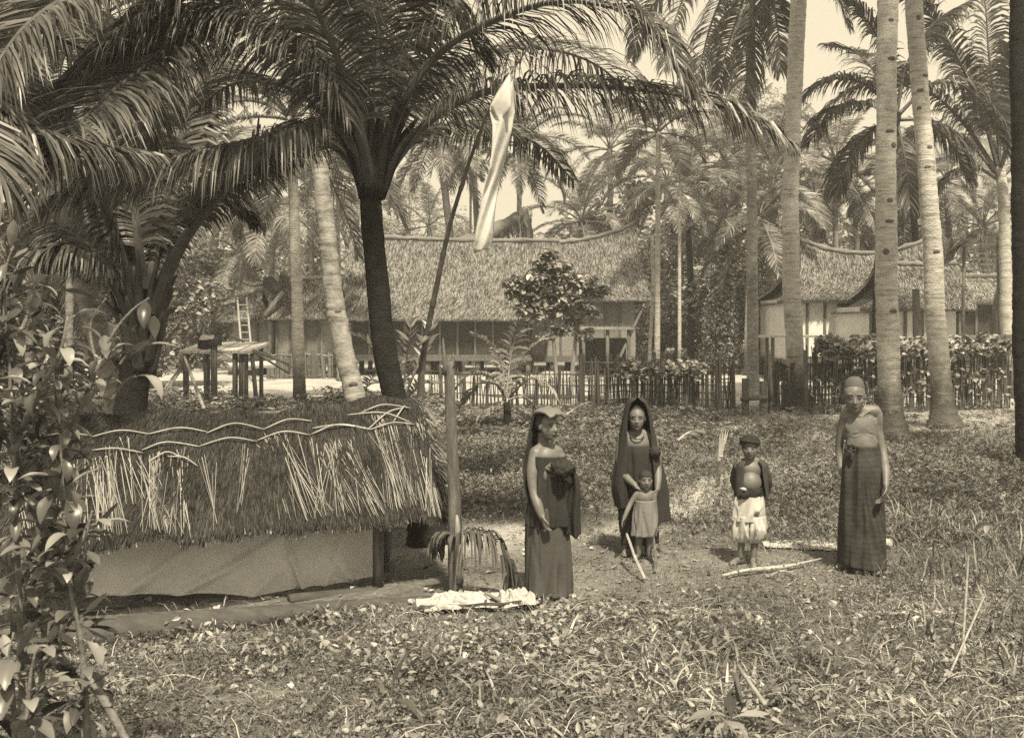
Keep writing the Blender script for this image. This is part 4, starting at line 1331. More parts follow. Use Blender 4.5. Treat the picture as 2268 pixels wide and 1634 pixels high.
root = thing('wooden_box', 'dark box with sunlit pale lid standing on the drying platform', 'box', tuple(P(458, 772, 28.4)))
g = Geo(); g.box(P(458, 768, 28.4) + (0, 0, 0.04), (0.36, 0.4, 0.28)); g.build('case', M['wall_dark'], root)
g = Geo(); g.box(P(456, 752, 28.4), (0.34, 0.42, 0.05), rot=np.array(Matrix.Rotation(0.45, 3, 'X'))); g.build('lid', M['white_board'], root)
for k, (a, b, lab) in enumerate([(P(360, 868, 27), P(452, 742, 30.5), 'long bamboo pole leaning from the left onto the drying platform'), (P(365, 872, 26.6), P(446, 750, 30), 'second bamboo pole just below the first, left of the platform'),
                                 (P(512, 742, 30), P(645, 812, 33), 'pole sloping down right from the platform toward the pale trunk'), (P(560, 775, 28), P(642, 808, 30), 'lower pole beside the sloping one'), (P(560, 778, 27.8), P(640, 826, 28), 'lowest of the three poles sloping to the pale trunk'),
                                 (P(408, 790, 25), P(452, 905, 20), 'bent dark stick standing before the drying platform')]):
    g = Geo(); g.tube([a, b], 0.035, 6)
    tag(g.build('bamboo_pole', M['bamboo'], smooth=True), lab, 'pole', 'poles lying about the drying platform')
g = Geo(); g.tube([P(490, 812, 40), P(610, 806, 40)], 0.13, 9)
tag(g.build('fallen_log', M['white_board'], smooth=True), 'bleached log lying in the yard behind the drying platform', 'log')

# low wattle fence under the left houses
def wattle(name, label, a, b, h, n, seed, rails=4, stake_r=0.014, mat='bamboo', dens_var=True, lean=0.05, brk=0.3, group=None, stout=14):
    r = np.random.default_rng(seed)
    a, b = np.asarray(a, float), np.asarray(b, float)
    root = thing(name, label, 'fence', tuple((a + b) / 2), group)
    d = b - a
    L = np.linalg.norm(d)
    e = d / L
    g = Geo(); g.tube([(0, 0, 0), (0.004, 0.004, 0.5), (0, 0, 1)], [1.0, 0.95, 0.8], 6)
    me = g.mesh('stake', M[mat], smooth=True)
    base = worldloc(root)
    t = np.sort(np.clip(np.linspace(0, 1, n) + r.normal(0, 0.5 / n, n), 0, 1))
    for k in range(n):
        p = a + d * t[k]
        hh = h * (r.uniform(0.82, 1.12) if r.random() > brk else r.uniform(0.6, 1.2))
        rad = stake_r * r.uniform(0.7, 1.5)
        if k % stout == 0:
            rad *= 2.4; hh = h * r.uniform(0.95, 1.15)
        place('stake', me, root, p - base + (0, r.choice((-0.02, 0.02)), 0), (r.normal(0, lean), r.normal(0, lean), r.uniform(0, 6)), (rad, rad, hh))
    for k in range(rails):
        z = h * (0.14 + 0.78 * k / max(1, rails - 1))
        m = 14
        pp = [a + d * q / m + np.array((0, 0.012 * (-1) ** q, z + r.normal(0, 0.018))) for q in range(m + 1)]
        g = Geo(); g.tube(catmull(pp, 40), stake_r * 1.05, 6)
        g.build('rail', M[mat], root, smooth=True)
    return root


wattle('wattle_fence', 'low screen of thin sticks under the floor of the small left houses', (X(590, 41), 41.2, 0), (X(735, 41), 41.2, 0), 1.0, 60, 90, 3, 0.03)
fy = 24.6
wattle('wattle_fence', 'long bamboo lattice fence crossing behind the two women', (X(935, 27), 27.0, 0), (X(1290, 25.5), 25.5, 0), 0.98, 100, 91, 4, 0.015, 'bamboo_dark')
wattle('wattle_fence', 'dense woven fence section behind the shawled woman, ending at the gap', (X(1290, 25.5), 25.5, 0), (X(1628, 25), 25.0, 0), 1.28, 125, 92, 7, 0.0165, 'bamboo_dark')
wattle('wattle_fence', 'short fence piece left of the straight palm trunk', (X(1694, 26), 26.0, 0), (X(1752, 26), 26.0, 0), 1.15, 26, 93, 4, 0.016, 'bamboo_dark', stout=6)
wattle('wattle_fence', 'tall woven fence behind the old man topped with creeper', (X(1792, 25), 25.2, 0), (X(2245, 27), 27.2, 0), 1.42, 220, 94, 9, 0.014, 'bamboo_dark', stout=9)
for px, top, w, lab in [(1651, 838, 0.07, 'squat squared gate post left of the gap in the fence'), (1691, 844, 0.075, 'squat squared gate post right of the gap in the fence')]:
    D = 25.2
    g = Geo(); g.box((X(px, D), D, Z(top, D) / 2), (w * 2, w * 2, Z(top, D)))
    tag(g.build('gate_post', M['post']), lab, 'gate post', 'gate posts at the fence gap')
g = Geo(); g.tube([P(1640, 884, 25.1), P(1700, 880, 25.1)], 0.05, 7)
tag(g.build('threshold_log', M['post'], smooth=True), 'low log laid across the gap between the gate posts', 'log')
g = Geo(); g.tube([P(1708, 890, 25.3), P(1706, 850, 25.3), P(1704, 775, 25.3)], [0.06, 0.06, 0.02], 7)
tag(g.build('pointed_stake', M['post'], smooth=True), 'tall pointed stake just right of the fence gap', 'stake')

# creeper over the fences
def creeper(label, segs, n, seed, size=0.13, zlo=0.8, zhi=1.7, thick=0.35, group='creepers on the fences'):
    r = np.random.default_rng(seed)
    (x0, y0), (x1, y1) = segs
    t = r.random(n)
    hv = vnoise(t * 30, t * 0, 1.0, seed)
    x = x0 + (x1 - x0) * t
    y = y0 + (y1 - y0) * t + r.normal(0, thick / 2, n)
    z = zlo + (zhi - zlo) * r.random(n) ** 0.6 * (0.55 + 0.5 * hv)
    g = Geo()
    scatter(g, 'heart', np.stack([x, y, z], -1), r.uniform(0.6, 1.3, n) * size, 1.0, (-0.8, 0.5), 0.6)
    tag(g.build('fence_creeper', M['leaf_far']), label, 'creeper', group)


creeper('thick creeper heaped along the top of the tall fence behind the old man', ((X(1820, 25), 25.2), (X(2240, 27), 27.2)), 4600, 1, 0.15, 1.28, 1.85)
creeper('creeper trailing over the woven fence behind the shawled woman', ((X(1370, 25), 25.3), (X(1560, 25), 25.0)), 700, 2, 0.12, 0.8, 1.3)
creeper('loose creeper clinging low on the tall fence', ((X(1800, 25), 25.0), (X(2240, 27), 27.0)), 260, 3, 0.12, 0.3, 1.3, 0.15)

# bamboo drying frame, dark sapling posts
root = thing('drying_rack', 'tall frame of thin bamboo bars at the right, fronds lying on top', 'frame', tuple(P0(2165, 33)))
for px, t0, t1 in ((2136, 520, 2.3), (2213, 528, 2.3)):
    g = Geo(); g.tube([P0(px + (8 if px > 2200 else -6), 33), P(px, t0, 33)], 0.05 if px < 2200 else 0.1, 7); g.build('upright', M['bamboo'] if px < 2200 else M['post'], root, smooth=True)
for k, py in enumerate((541, 563, 575, 587, 600, 612, 625)):
    g = Geo(); g.tube([P(2118 if k == 0 else 2130, py - 3, 33), P(2226, py, 33)], 0.022, 6); g.build('bar', M['bamboo_pale'], root, smooth=True)
g = Geo()
for k in range(3):
    frond_geo(g, [P(2230, 535, 33 + k * 0.3), P(2180, 520, 33), P(2130, 545, 33), P(2100, 580, 33)], 0.7, 0.08, 30, droop=0.5, sd=50 + k, segs=3)
g.build('dry_frond', [M['frond_pale'], M['rachis']], root)
for (pts, D, rad, lab) in [([(2034, 790), (2030, 700), (2028, 640)], 33.5, 0.16, 'leaning dark stump before the lower hut'),
                           ([(2190, 790), (2205, 700), (2215, 630)], 34, 0.15, 'dark leaning stump right of the lower hut'),
                           ([(2076, 790), (2074, 700), (2070, 640)], 34, 0.06, 'thin dark pole at the lower hut wall')]:
    g = Geo(); pp = [P(a, b, D) for a, b in pts]; pp[0][2] = 0
    g.tube(catmull(pp, 8), np.linspace(rad, rad * 0.7, 8), 9)
    tag(g.build('tree_stump', M['post'], smooth=True), lab, 'stump')

# ------------------------------------------------------------------ the low thatched shelter in front
sh = thing('thatched_shelter', 'low roof of black palm fibre on short posts with a cloth hung below it', 'shelter', (-2.0, 8.2, 0))
# roof corners: ridge and eave, left and right
RL, RR = P(150, 930, 8.75), P(925, 884, 9.85)
EL, ER = P(-60, 1222, 7.35), P(985, 1142, 8.75)


def shelter_fn(u, v):
    ridge = RL + (RR - RL) * u + np.array((0, 0, 0.03 * math.sin(u * 9)))
    eave = EL + (ER - EL) * u + np.array((0, 0, 0.015 * math.sin(u * 23) + 0.01 * math.sin(u * 57)))
    p = ridge * (1 - v) + eave * v
    p[2] += 0.10 * math.sin(min(v, 1) * math.pi) + 0.02 * math.sin(u * 31 + v * 4)
    return p


def back_fn(u, v):
    q = shelter_fn(u, 0)
    e = q + np.array((0.05, 1.05, -0.62))
    p = q * (1 - v) + e * v
    p[2] += 0.06 * math.sin(min(v, 1) * math.pi)
    return p


thatch(sh, shelter_fn, 30000, 0.14, 0.006, M['fibre'], 'fibre_roof', 701, nu=60, nv=20, thick=0.045, eave=500, rag=0.9)
thatch(sh, back_fn, 2500, 0.17, 0.008, M['fibre'], 'back_roof', 702, nu=30, nv=10, thick=0.07, eave=300, rag=1.5)
# frayed tips along the eave and gable end
g = Geo()
r = np.random.default_rng(8)
n = 2600
u = np.clip(r.beta(1, 1, n), 0, 1)
p = np.array([shelter_fn(a, 0.93 + 0.05 * q) for a, q in zip(u, r.random(n))])
d = norm(np.stack([r.normal(0.03, 0.22, n), -0.45 + r.normal(0, 0.2, n), -0.75 + r.normal(0, 0.1, n)], -1))
L = r.uniform(0.03, 0.12, n)[:, None]
s = norm(np.stack([np.ones(n), r.normal(0, 0.3, n), r.normal(0, 0.2, n)], -1)) * (0.006 * r.uniform(0.5, 1.6, n))[:, None]
VV = np.stack([p - s, p + s, p + d * L + s * 0.8, p + d * L - s * 0.8], 1)
g.add(VV.reshape(-1, 3), (np.arange(n) * 4)[:, None] + np.array([0, 1, 2, 3]))
n = 900       # gable edge at the right and the ridge end tuft
v = r.random(n)
p = np.array([shelter_fn(1.0, q) for q in v]) + r.normal(0, 0.02, (n, 3))
d = norm(np.stack([0.55 + r.normal(0, 0.25, n), -0.1 + r.normal(0, 0.25, n), -0.75 + r.normal(0, 0.2, n)], -1))
L = r.uniform(0.08, 0.22, n)[:, None]
s = norm(np.stack([np.ones(n) * 0.4, r.normal(0.6, 0.3, n), r.normal(0, 0.2, n)], -1)) * 0.005
VV = np.stack([p - s, p + s, p + d * L + s * 0.5, p + d * L - s * 0.5], 1)
g.add(VV.reshape(-1, 3), (np.arange(n) * 4)[:, None] + np.array([0, 1, 2, 3]))
g.build('frayed_edge', M['fibre_tip'], sh)
# pale leaf ribs lying on the slope in loose fans
g = Geo(); g.tube([(0, 0, 0), (0, 0, 0.35), (0.01, 0, 0.7), (0, 0, 1)], [1, 1, 0.9, 0.5], 5)
me_st = g.mesh('thatch_stick', M['stick_pale'], smooth=True)
base = worldloc(sh)


def stick_on(u0, v0, u1, v1, rad=0.0045):
    a = np.array(shelter_fn(u0, v0)); b = np.array(shelter_fn(u1, v1))
    nrm = np.array((0, -0.45, 0.9)) * 0.028
    a, b = a + nrm, b + nrm * 1.5
    d = Vector(b - a)
    o = place('thatch_stick', me_st, sh, Vector(a - base), d.to_track_quat('Z', 'Y').to_euler(), (rad, rad, d.length))
    return o


def px2u(px, v):
    """slope coordinate u of a column px at slope position v"""
    lo, hi = -0.1, 1.1
    for _ in range(24):
        m = (lo + hi) / 2
        q = shelter_fn(m, v)
        if q[0] / q[1] * FPX + CX < px:
            lo = m
        else:
            hi = m
    return (lo + hi) / 2


fans = [  # (top column, bottom column, number, top v, bottom v, spread)
    (245, 262, 10, 0.42, 0.97, 14), (215, 225, 12, 0.5, 0.97, 22), (345, 365, 26, 0.45, 1.0, 34), (400, 395, 10, 0.45, 1.0, 20), (280, 300, 5, 0.3, 0.8, 16), (545, 535, 4, 0.38, 0.9, 10),
    (620, 690, 16, 0.34, 0.97, 34), (585, 640, 5, 0.3, 0.95, 14), (720, 770, 16, 0.42, 0.97, 32), (770, 840, 12, 0.45, 0.97, 24), (690, 720, 5, 0.4, 0.95, 14), (835, 880, 12, 0.25, 0.96, 18), (865, 905, 8, 0.35, 0.95, 20),
    (905, 925, 5, 0.3, 0.97, 12), (925, 975, 14, 0.3, 1.0, 14), (180, 180, 8, 0.5, 0.98, 24), (120, 120, 8, 0.55, 0.98, 26), (60, 60, 8, 0.6, 0.98, 26), (940, 955, 6, 0.55, 1.0, 20), (470, 480, 4, 0.5, 0.98, 20),
]
for (ta, ba, n, v0, v1, sp) in fans:
    for k in range(int(n * 1.35)):
        a = ta + r.normal(0, sp * 0.55); b = ba + r.normal(0, sp * 0.8)
        va = v0 + abs(r.normal(0, 0.1)); vb = v1 + 0.03 - abs(r.normal(0, 0.05))
        if va > vb - 0.1:
            continue
        stick_on(px2u(a, va), va, px2u(b, vb), vb, r.uniform(0.0024, 0.0046))
# split-bamboo laths pinning the ridge, each bowed
def lath(pix, rad=0.0075):
    pts = []
    for (px, py, v) in pix:
        q = np.array(shelter_fn(px2u(px, v), v))
        pts.append(q)
    return pts


def v_of(px, py):
    lo, hi = 0.0, 1.0
    for _ in range(24):
        m = (lo + hi) / 2
        q = shelter_fn(px2u(px, m), m)
        if HY - (q[2] - EYE) / q[1] * FPX < py:
            lo = m
        else:
            hi = m
    return (lo + hi) / 2


lines = [[(205, 974), (270, 966), (332, 968)], [(330, 968), (400, 960), (460, 963)], [(458, 966), (520, 950), (585, 957)], [(585, 957), (640, 941), (692, 939)], [(692, 955), (752, 953), (820, 957)],
         [(800, 920), (850, 908), (910, 910)], [(770, 925), (850, 926), (912, 943)], [(815, 958), (860, 925), (900, 908)], [(872, 940), (895, 912), (898, 910)],
         [(820, 958), (870, 948), (918, 946)], [(690, 968), (750, 952), (820, 956)], [(570, 982), (630, 968), (688, 970)], [(445, 994), (510, 982), (570, 984)], [(315, 1004), (370, 992), (445, 996)], [(205, 1004), (260, 1006), (318, 1010)],
         [(330, 1030), (370, 1014), (400, 1018)], [(100, 972), (150, 972), (205, 972)], [(372, 1018), (410, 1026), (440, 1040)]]
for ln in lines:
    ctrl = []
    for k, (px, py) in enumerate(ln):
        v = v_of(px, py)
        q = np.array(shelter_fn(px2u(px, v), v)) + np.array((0, -0.45, 0.9)) * (0.03 if k != 1 else 0.055)
        ctrl.append(q)
    g = Geo(); g.tube(catmull(ctrl, 12), [0.004, 0.006, 0.0068, 0.0068, 0.0068, 0.0068, 0.0068, 0.0068, 0.0068, 0.0066, 0.006, 0.004], 6)
    g.build('lath', M['bamboo_pale'], sh, smooth=True)
# posts and ridge pole
for (px, D, zt, rr, ln, nm) in [(838, 8.75, 0.55, 0.045, 0.0, 'post'), (868, 9.3, 0.62, 0.035, -0.06, 'post'), (62, 7.9, 0.62, 0.08, 0.0, 'post'), (40, 7.35, 0.55, 0.05, 0, 'post'), (838, 9.9, 1.2, 0.04, 0, 'post'), (250, 8.8, 1.1, 0.04, 0, 'post'), (560, 9.2, 1.1, 0.04, 0, 'post'), (505, 8.75, 0.30, 0.03, 0.02, 'post')]:
    g = Geo()
    g.tube([(X(px, D) + ln, D, -0.02), (X(px, D), D, zt + 0.08)], rr, 9, prof=None)
    g.build(nm, M['post'] if px != 505 else M['post_pale'], sh, smooth=True)
g = Geo(); g.tube([RL - (0.1, 0, 0.06), RR - (-0.05, 0, 0.06)], 0.035, 8); g.build('ridge_pole', M['post'], sh, smooth=True)
g = Geo(); g.tube([P(100, 1190, 8.0), P(840, 1150, 9.04)], 0.03, 8); g.build('eave_pole', M['post'], sh, smooth=True)

# hung cloth
TL, TR, BL, BR = P(195, 1180, 8.12), P(832, 1150, 9.08), P(190, 1318, 8.06), P(834, 1302, 9.06)
nu, nv = 200, 30
Vg = np.zeros((nu, nv, 3))
for i in range(nu):
    for j in range(nv):
        u, v = i / (nu - 1), j / (nv - 1)
        p = (TL * (1 - u) + TR * u) * (1 - v) + (BL * (1 - u) + BR * u) * v
        fold = 0.03 * math.sin(u * 9 + v * 2.2) * v + 0.022 * math.sin(u * 21 - v * 4) * v * v
        f2 = 0.0
        for (uc, sl, w_, am, v0) in ((0.735, -0.09, 0.012, 0.07, 0), (0.80, 0.10, 0.018, 0.06, 0.2), (0.30, 0.42, 0.03, 0.06, 0), (0.55, 0.25, 0.02, 0.045, 0.3), (0.12, 0.3, 0.03, 0.05, 0), (0.92, -0.14, 0.02, 0.05, 0)):
            f2 += am * math.exp(-((u - uc - sl * (1 - v)) / w_) ** 2) * (0.35 + 0.65 * abs(v - v0))
        p = p + np.array((0, -(fold + f2), 0.012 * math.sin(u * 6.3) * v - 0.02 * math.sin(u * math.pi) * v + 0.025 * max(0, 1 - abs(u - 0.76) / 0.06) * v))
        Vg[i, j] = p
g = Geo(); g.grid(Vg)
lowg = Vg + np.array((0, 0.004, 0)); g.grid(lowg[::-1])
g.tube(Vg[:, -1], 0.007, 6)
o = g.build('hung_cloth', M['canvas'], smooth=True)
tag(o, 'grey cloth sheet hung under the eave of the fibre-roofed shelter', 'cloth')

# logs under the shelter
def log(label, pts, r0, r1, mat='log', sides=16, name='log', n=40, cat='log', group=None, wob=0.04):
    g = Geo()
    rr = np.random.default_rng(int(abs(pts[0][0]) * 100))
    c = catmull(pts, n)
    g.tube(c, np.linspace(r0, r1, n), sides, prof=1 + wob * np.sin(np.arange(sides)[None, :] * 2 + np.arange(n)[:, None] * 0.15) + rr.normal(0, wob * 0.25, (n, sides)))
    o = g.build(name, M[mat], smooth=True)
    return tag(o, label, cat, group)


log('thick mossy log lying along the front of the shelter', [P(40, 1425, 7.1), P(400, 1388, 7.5), P(700, 1357, 7.95), P(975, 1332, 8.45)], 0.13, 0.05)
log('thin grey log lying under the hung cloth at the right', [P(640, 1328, 8.35), P(835, 1312, 8.7)], 0.045, 0.05, sides=10, n=14)
log('dark log in the shade beneath the hung cloth', [P(120, 1372, 7.9), P(500, 1350, 8.3), P(830, 1330, 8.75)], 0.07, 0.05, mat='inside')  # its near-black colour paints the dark gap below the cloth
# earth bed under the roof
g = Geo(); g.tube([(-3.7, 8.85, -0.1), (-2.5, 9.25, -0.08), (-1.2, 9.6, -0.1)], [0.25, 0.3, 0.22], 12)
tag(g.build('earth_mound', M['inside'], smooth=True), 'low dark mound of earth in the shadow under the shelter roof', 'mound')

# split post and flag pole
root = thing('split_post', 'weathered post with a splintered pointed top right of the shelter', 'post', tuple(G(1010, 1316)))
g = Geo()
c = catmull([G(1010, 1318), P(1007, 1150, 8.5), P(1002, 1000, 8.5), P(997, 880, 8.5), P(996, 800, 8.5)], 40)
g.tube(c, np.concatenate([np.linspace(0.058, 0.042, 34), np.linspace(0.042, 0.03, 6)]), 12, prof=1 + 0.07 * np.sin(np.arange(12)[None, :] * 3 + np.arange(40)[:, None] * 0.2) + np.random.default_rng(2).normal(0, 0.02, (40, 12)))
g.build('shaft', M['post'], root, smooth=True)
g = Geo(); g.tube(catmull([P(990, 830, 8.5), P(984, 790, 8.5), P(981, 748, 8.5)], 6), [0.03, 0.025, 0.02, 0.014, 0.01, 0.003], 6); g.build('splinter', M['post'], root, smooth=True)
g = Geo(); g.tube(catmull([P(1000, 815, 8.5), P(1003, 795, 8.5), P(1004, 782, 8.5)], 5), [0.025, 0.02, 0.016, 0.01, 0.004], 6); g.build('splinter', M['post'], root, smooth=True)
g = Geo(); g.tube(catmull([P(1018, 1290, 8.45), P(1016, 1210, 8.43), P(1012, 1140, 8.43)], 8), [0.035, 0.034, 0.033, 0.032, 0.03, 0.026, 0.02, 0.008], 7); g.build('bark_strip', M['post_pale'], root, smooth=True)

root = thing('flag_pole', 'leaning bamboo pole rising from behind the shelter to the leaves', 'pole', tuple(P(925, 1180, 11.0) * (1, 1, 0)))
pp = [P(922, 1120, 11.0), P(932, 850, 10.8), P(946, 740, 10.6), P(972, 610, 10.4), P(995, 505, 10.2), P(1020, 420, 10.0), P(1048, 335, 9.7), P(1085, 240, 9.4), P(1140, 150, 9.15), P(1192, 75, 9.0)]
pp[0][2] = 0
c = catmull(pp, 120)
tt = np.linspace(0, 1, 120)
rad = 0.038 * (1 - tt) + 0.006
rad *= 1 + 0.25 * (np.abs((tt * 22) % 1 - 0.5) > 0.46)
g = Geo(); g.tube(c, rad, 10); g.build('culm', M['bamboo'], root, smooth=True)
for (a, b) in [((946, 742, 10.6), (962, 720, 10.55)), ((1020, 418, 10), (1030, 404, 10)), ((946, 745, 10.6), (925, 768, 10.55))]:
    g = Geo(); g.tube([P(*a), P(*b)], [0.03, 0.008], 6); g.build('branch_stub', M['bamboo'], root, smooth=True)

tp_ = P(1136, 152, 9.15)
g = Geo()
for k in range(4):
    a = np.linspace(0, 2 * np.pi, 12)
    g.tube(tp_ + np.stack([0.022 * np.cos(a), 0.022 * np.sin(a), 0.012 * (k - 1.5) + 0.004 * np.sin(a)], -1), 0.006, 5)
g.tube(catmull([tp_, P(1137, 162, 9.12), P(1134, 172, 9.1)], 5), 0.005, 5)
g.build('lashing', M['stick_pale'], root, smooth=True)

# banner: a long twisted strip of white cloth
cen = [(1134, 155, 9.12), (1122, 200, 9.1), (1112, 250, 9.08), (1112, 285, 9.08), (1106, 330, 9.1), (1098, 380, 9.12), (1086, 430, 9.12), (1077, 480, 9.1), (1071, 530, 9.1), (1066, 556, 9.12)]
hw = [2, 17, 28, 21, 17, 13, 14, 17, 20, 17]
tw = [0.2, 0.1, 0.25, 0.5, 0.9, 1.25, 0.9, 0.5, 0.3, 0.3]
cc = catmull([P(*q) for q in cen], 90)
t = np.linspace(0, 1, 90)
hh = np.interp(t, np.linspace(0, 1, 10), hw) / FPX * 9.1
ta = np.interp(t, np.linspace(0, 1, 10), tw)
g = Geo()
Vg = np.zeros((90, 15, 3))
for j in range(15):
    q = (j / 7 - 1)
    Vg[:, j] = cc + np.stack([hh * q, 0.10 * ta * q + 0.02 * np.sin(q * 5 + t * 17) + 0.03 * q * q, hh * q * -0.15 + 0.15 * hh * (q * q) * (t > 0.95)], -1)
Vg[-1, :, 2] += np.linspace(-0.04, 0.05, 15)
g.grid(Vg)
# the corner flap of the hoist side
f0, f1, f2, f3 = P(1130, 165, 9.1), P(1086, 238, 9.05), P(1106, 268, 9.03), P(1132, 250, 9.05)
Vf = np.array([[f0 * (1 - a) + f1 * a + (0, -0.03 * math.sin(a * 3.1 + b * 2), 0) + (f3 - f0) * b * (1 - a) * 0.9 + (f2 - f1) * b * a for b in np.linspace(0, 1, 8)] for a in np.linspace(0, 1, 10)])
g.grid(Vf)
o = g.build('banner', M['banner'], smooth=True)
tag(o, 'long twisted white cloth banner hanging from the leaning bamboo pole', 'banner')
o.modifiers.new('thickness', 'SOLIDIFY').thickness = 0.004

# drooping cut leaf hung on the split post
root = thing('hanging_frond', 'dark drooping palm leaf hung on the split post', 'palm leaf', tuple(P(1010, 1185, 8.4)))
g = Geo()
frond_geo(g, [P(998, 1190, 8.4), P(1040, 1178, 8.35), P(1085, 1190, 8.3), P(1118, 1230, 8.3), P(1135, 1290, 8.3)], 0.42, 0.022, 44, droop=1.6, t0=0.02, hang=0.5, sd=71, r0=0.012)
g.build('leaflets', [M['frond'], M['rachis_dark']], root)
g = Geo()
frond_geo(g, [P(1008, 1185, 8.42), P(980, 1180, 8.5), P(970, 1200, 8.55), P(968, 1225, 8.6)], 0.22, 0.035, 12, droop=1.2, t0=0.02, hang=0.4, sd=72, r0=0.01)
g.build('leaflets', [M['frond'], M['rachis_dark']], root)


# ------------------------------------------------------------------ things lying about
def sheath(name, label, a, b, wid, lift, seed, handle=None, mat='sheath'):
    root = thing(name, label, 'palm sheath', tuple(a * (1, 1, 0)))
    r = np.random.default_rng(seed)
    nu, nv = 30, 12
    d = b - a
    L = np.linalg.norm(d[:2]); e = d / L
    s = np.array((-e[1], e[0], 0))
    Vg = np.zeros((nu, nv, 3))
    for i in range(nu):
        for j in range(nv):
            u, v = i / (nu - 1), j / (nv - 1) * 2 - 1
            w = wid * (0.55 + 0.45 * math.sin(min(1, u * 1.5) * math.pi / 2)) * (1 - 0.25 * max(0, u - 0.9) * 10)
            Vg[i, j] = a + d * u + s * v * w + np.array((0, 0, 0.035 + lift * (v * v) + 0.004 * math.sin(u * 19 + v * 3) + 0.008 * math.sin(v * 9)))
    g = Geo(); g.grid(Vg); g.grid((Vg - (0, 0, 0.006))[::-1])
    g.build('sheet', M[mat], root, smooth=True)
    if handle is not None:
        g = Geo(); g.tube(catmull(handle, 12), np.linspace(0.014, 0.022, 12), 7); g.build('stalk', M['stick_pale'], root, smooth=True)
    return root


sheath('palm_sheath', 'long pale palm sheath tray lying right of the shelter logs', P(925, 1375, 7.95) * (1, 1, 0), P(1165, 1362, 8.15) * (1, 1, 0), 0.14, 0.05, 1, [P(800, 1368, 7.9), P(870, 1372, 7.85), P(940, 1380, 7.85)])
sheath('palm_sheath', 'white palm sheath lying on the grass between the boy and the old man', P(1690, 1217, 10.3) * (1, 1, 0), P(1900, 1222, 10.2) * (1, 1, 0), 0.2, 0.0, 2)


def lump(name, label, cat, pts, radii, mat, sides=10, fl=0.6):
    g = Geo()
    n = 24
    c = catmull(pts, n)
    rad = np.interp(np.linspace(0, 1, n), np.linspace(0, 1, len(radii)), radii)
    rr = np.random.default_rng(len(label))
    g.tube(c, rad, sides, prof=1 + 0.1 * np.sin(np.arange(sides)[None, :] * 2 + np.arange(n)[:, None] * 0.5) + rr.normal(0, 0.03, (n, sides)))
    return tag(g.build(name, M[mat], smooth=True), label, cat)


def crumple(name, label, a, b, wid, h, sd):
    """a dropped cloth: creased sheet heaped unevenly"""
    a, b = a * (1, 1, 0), b * (1, 1, 0)
    d = b - a
    sv = norm(np.cross(d, (0, 0, 1.0)))
    u, v = np.meshgrid(np.linspace(0, 1, 60), np.linspace(-1, 1, 30), indexing='ij')
    rd = lambda s_, k: 1 - 2 * np.abs(vnoise(u * 9 + v * 1.3, v * 3 - u * 2, s_, sd + k) - 0.5)
    env = np.clip(1.15 - np.abs(v) ** 3, 0, 1) * np.clip(np.sin(np.pi * np.clip(u, 0.03, 0.97)) * 1.8, 0.1, 1)
    z = 0.04 + 0.75 * h * env * (0.62 * rd(2.2, 1) + 0.32 * rd(1.0, 2) + 0.06 * rd(0.4, 3))
    ww = wid * (0.8 + 0.4 * vnoise(u * 6, u * 0, 1.0, sd + 5))
    Vg = a + d * u[..., None] + sv * (v * ww)[..., None]
    Vg = Vg + np.stack([0.03 * rd(1.0, 7), 0.03 * rd(1.0, 8), z], -1)
    g = Geo(); g.grid(Vg)
    return tag(g.build(name, M['sheath'], smooth=True), label, 'cloth')


crumple('folded_cloth', 'crumpled white cloth on the left half of the sheath tray', P(930, 1368, 7.95), P(1090, 1364, 8.05), 0.12, 0.15, 3)
lump('banana_stem', 'pale rounded piece of stem resting on the white cloth', 'stem', [P(985, 1340, 8.0), P(1020, 1335, 8.0), P(1050, 1352, 8.0), P(1090, 1368, 8.0)], [0.03, 0.06, 0.05, 0.02], 'meat')
lump('carved_wood', 'small upright pale knob of wood behind the banana stem', 'wood', [P(1005, 1345, 8.1), P(1012, 1328, 8.1), P(1014, 1318, 8.1)], [0.03, 0.03, 0.008], 'sheath')
lump('split_coconut', 'dark split coconut husk at the right of the tray', 'coconut', [P(1072, 1336, 8.1), P(1095, 1336, 8.12), P(1112, 1345, 8.15)], [0.015, 0.05, 0.03], 'post')
lump('forked_stick', 'pale stick slanting over the split husk', 'stick', [P(1074, 1312, 8.1), P(1110, 1332, 8.05), P(1150, 1365, 8.0)], [0.012, 0.012, 0.02], 'stick_pale')
crumple('white_rag', 'torn white rag spilling off the right end of the tray', P(1095, 1362, 8.05), P(1180, 1362, 8.15), 0.13, 0.14, 9)
lump('wood_stick', 'pale walking stick lying on the ground in front of the shawled woman', 'stick', [G(1428, 1288) + (0, 0, 0.02), (G(1428, 1288) + P(1385, 1180, 9.4)) / 2 + (0, 0, 0.0), P(1388, 1182, 9.5)], [0.015, 0.013, 0.011], 'stick_pale')
lump('dark_stick', 'short dark stick standing by the child at right', 'stick', [G(1450, 1268) + (0, 0, 0.0), P(1452, 1240, 9.5), P(1448, 1190, 9.7)], [0.012, 0.016, 0.01], 'post')
lump('fallen_branch', 'crooked pale branch on the ground between the boy and the old man', 'branch', [G(1600, 1280) + (0, 0, 0.02), G(1655, 1272) + (0, 0, 0.035), G(1740, 1262) + (0, 0, 0.03), G(1822, 1246) + (0, 0, 0.04)], [0.012, 0.02, 0.016, 0.006], 'stick_pale')
lump('fallen_branch', 'short side twig under the crooked branch', 'branch', [G(1700, 1282) + (0, 0, 0.02), G(1735, 1272) + (0, 0, 0.03), G(1770, 1283) + (0, 0, 0.02)], [0.006, 0.01, 0.006], 'stick_pale')
g = Geo(); g.ball(G(1964, 1222) + (0, 0, 0.07), 0.055, nu=12, nv=8); tag(g.build('white_gourd', M['sheath'], smooth=True), 'small round white gourd on the grass right of the old man', 'gourd')
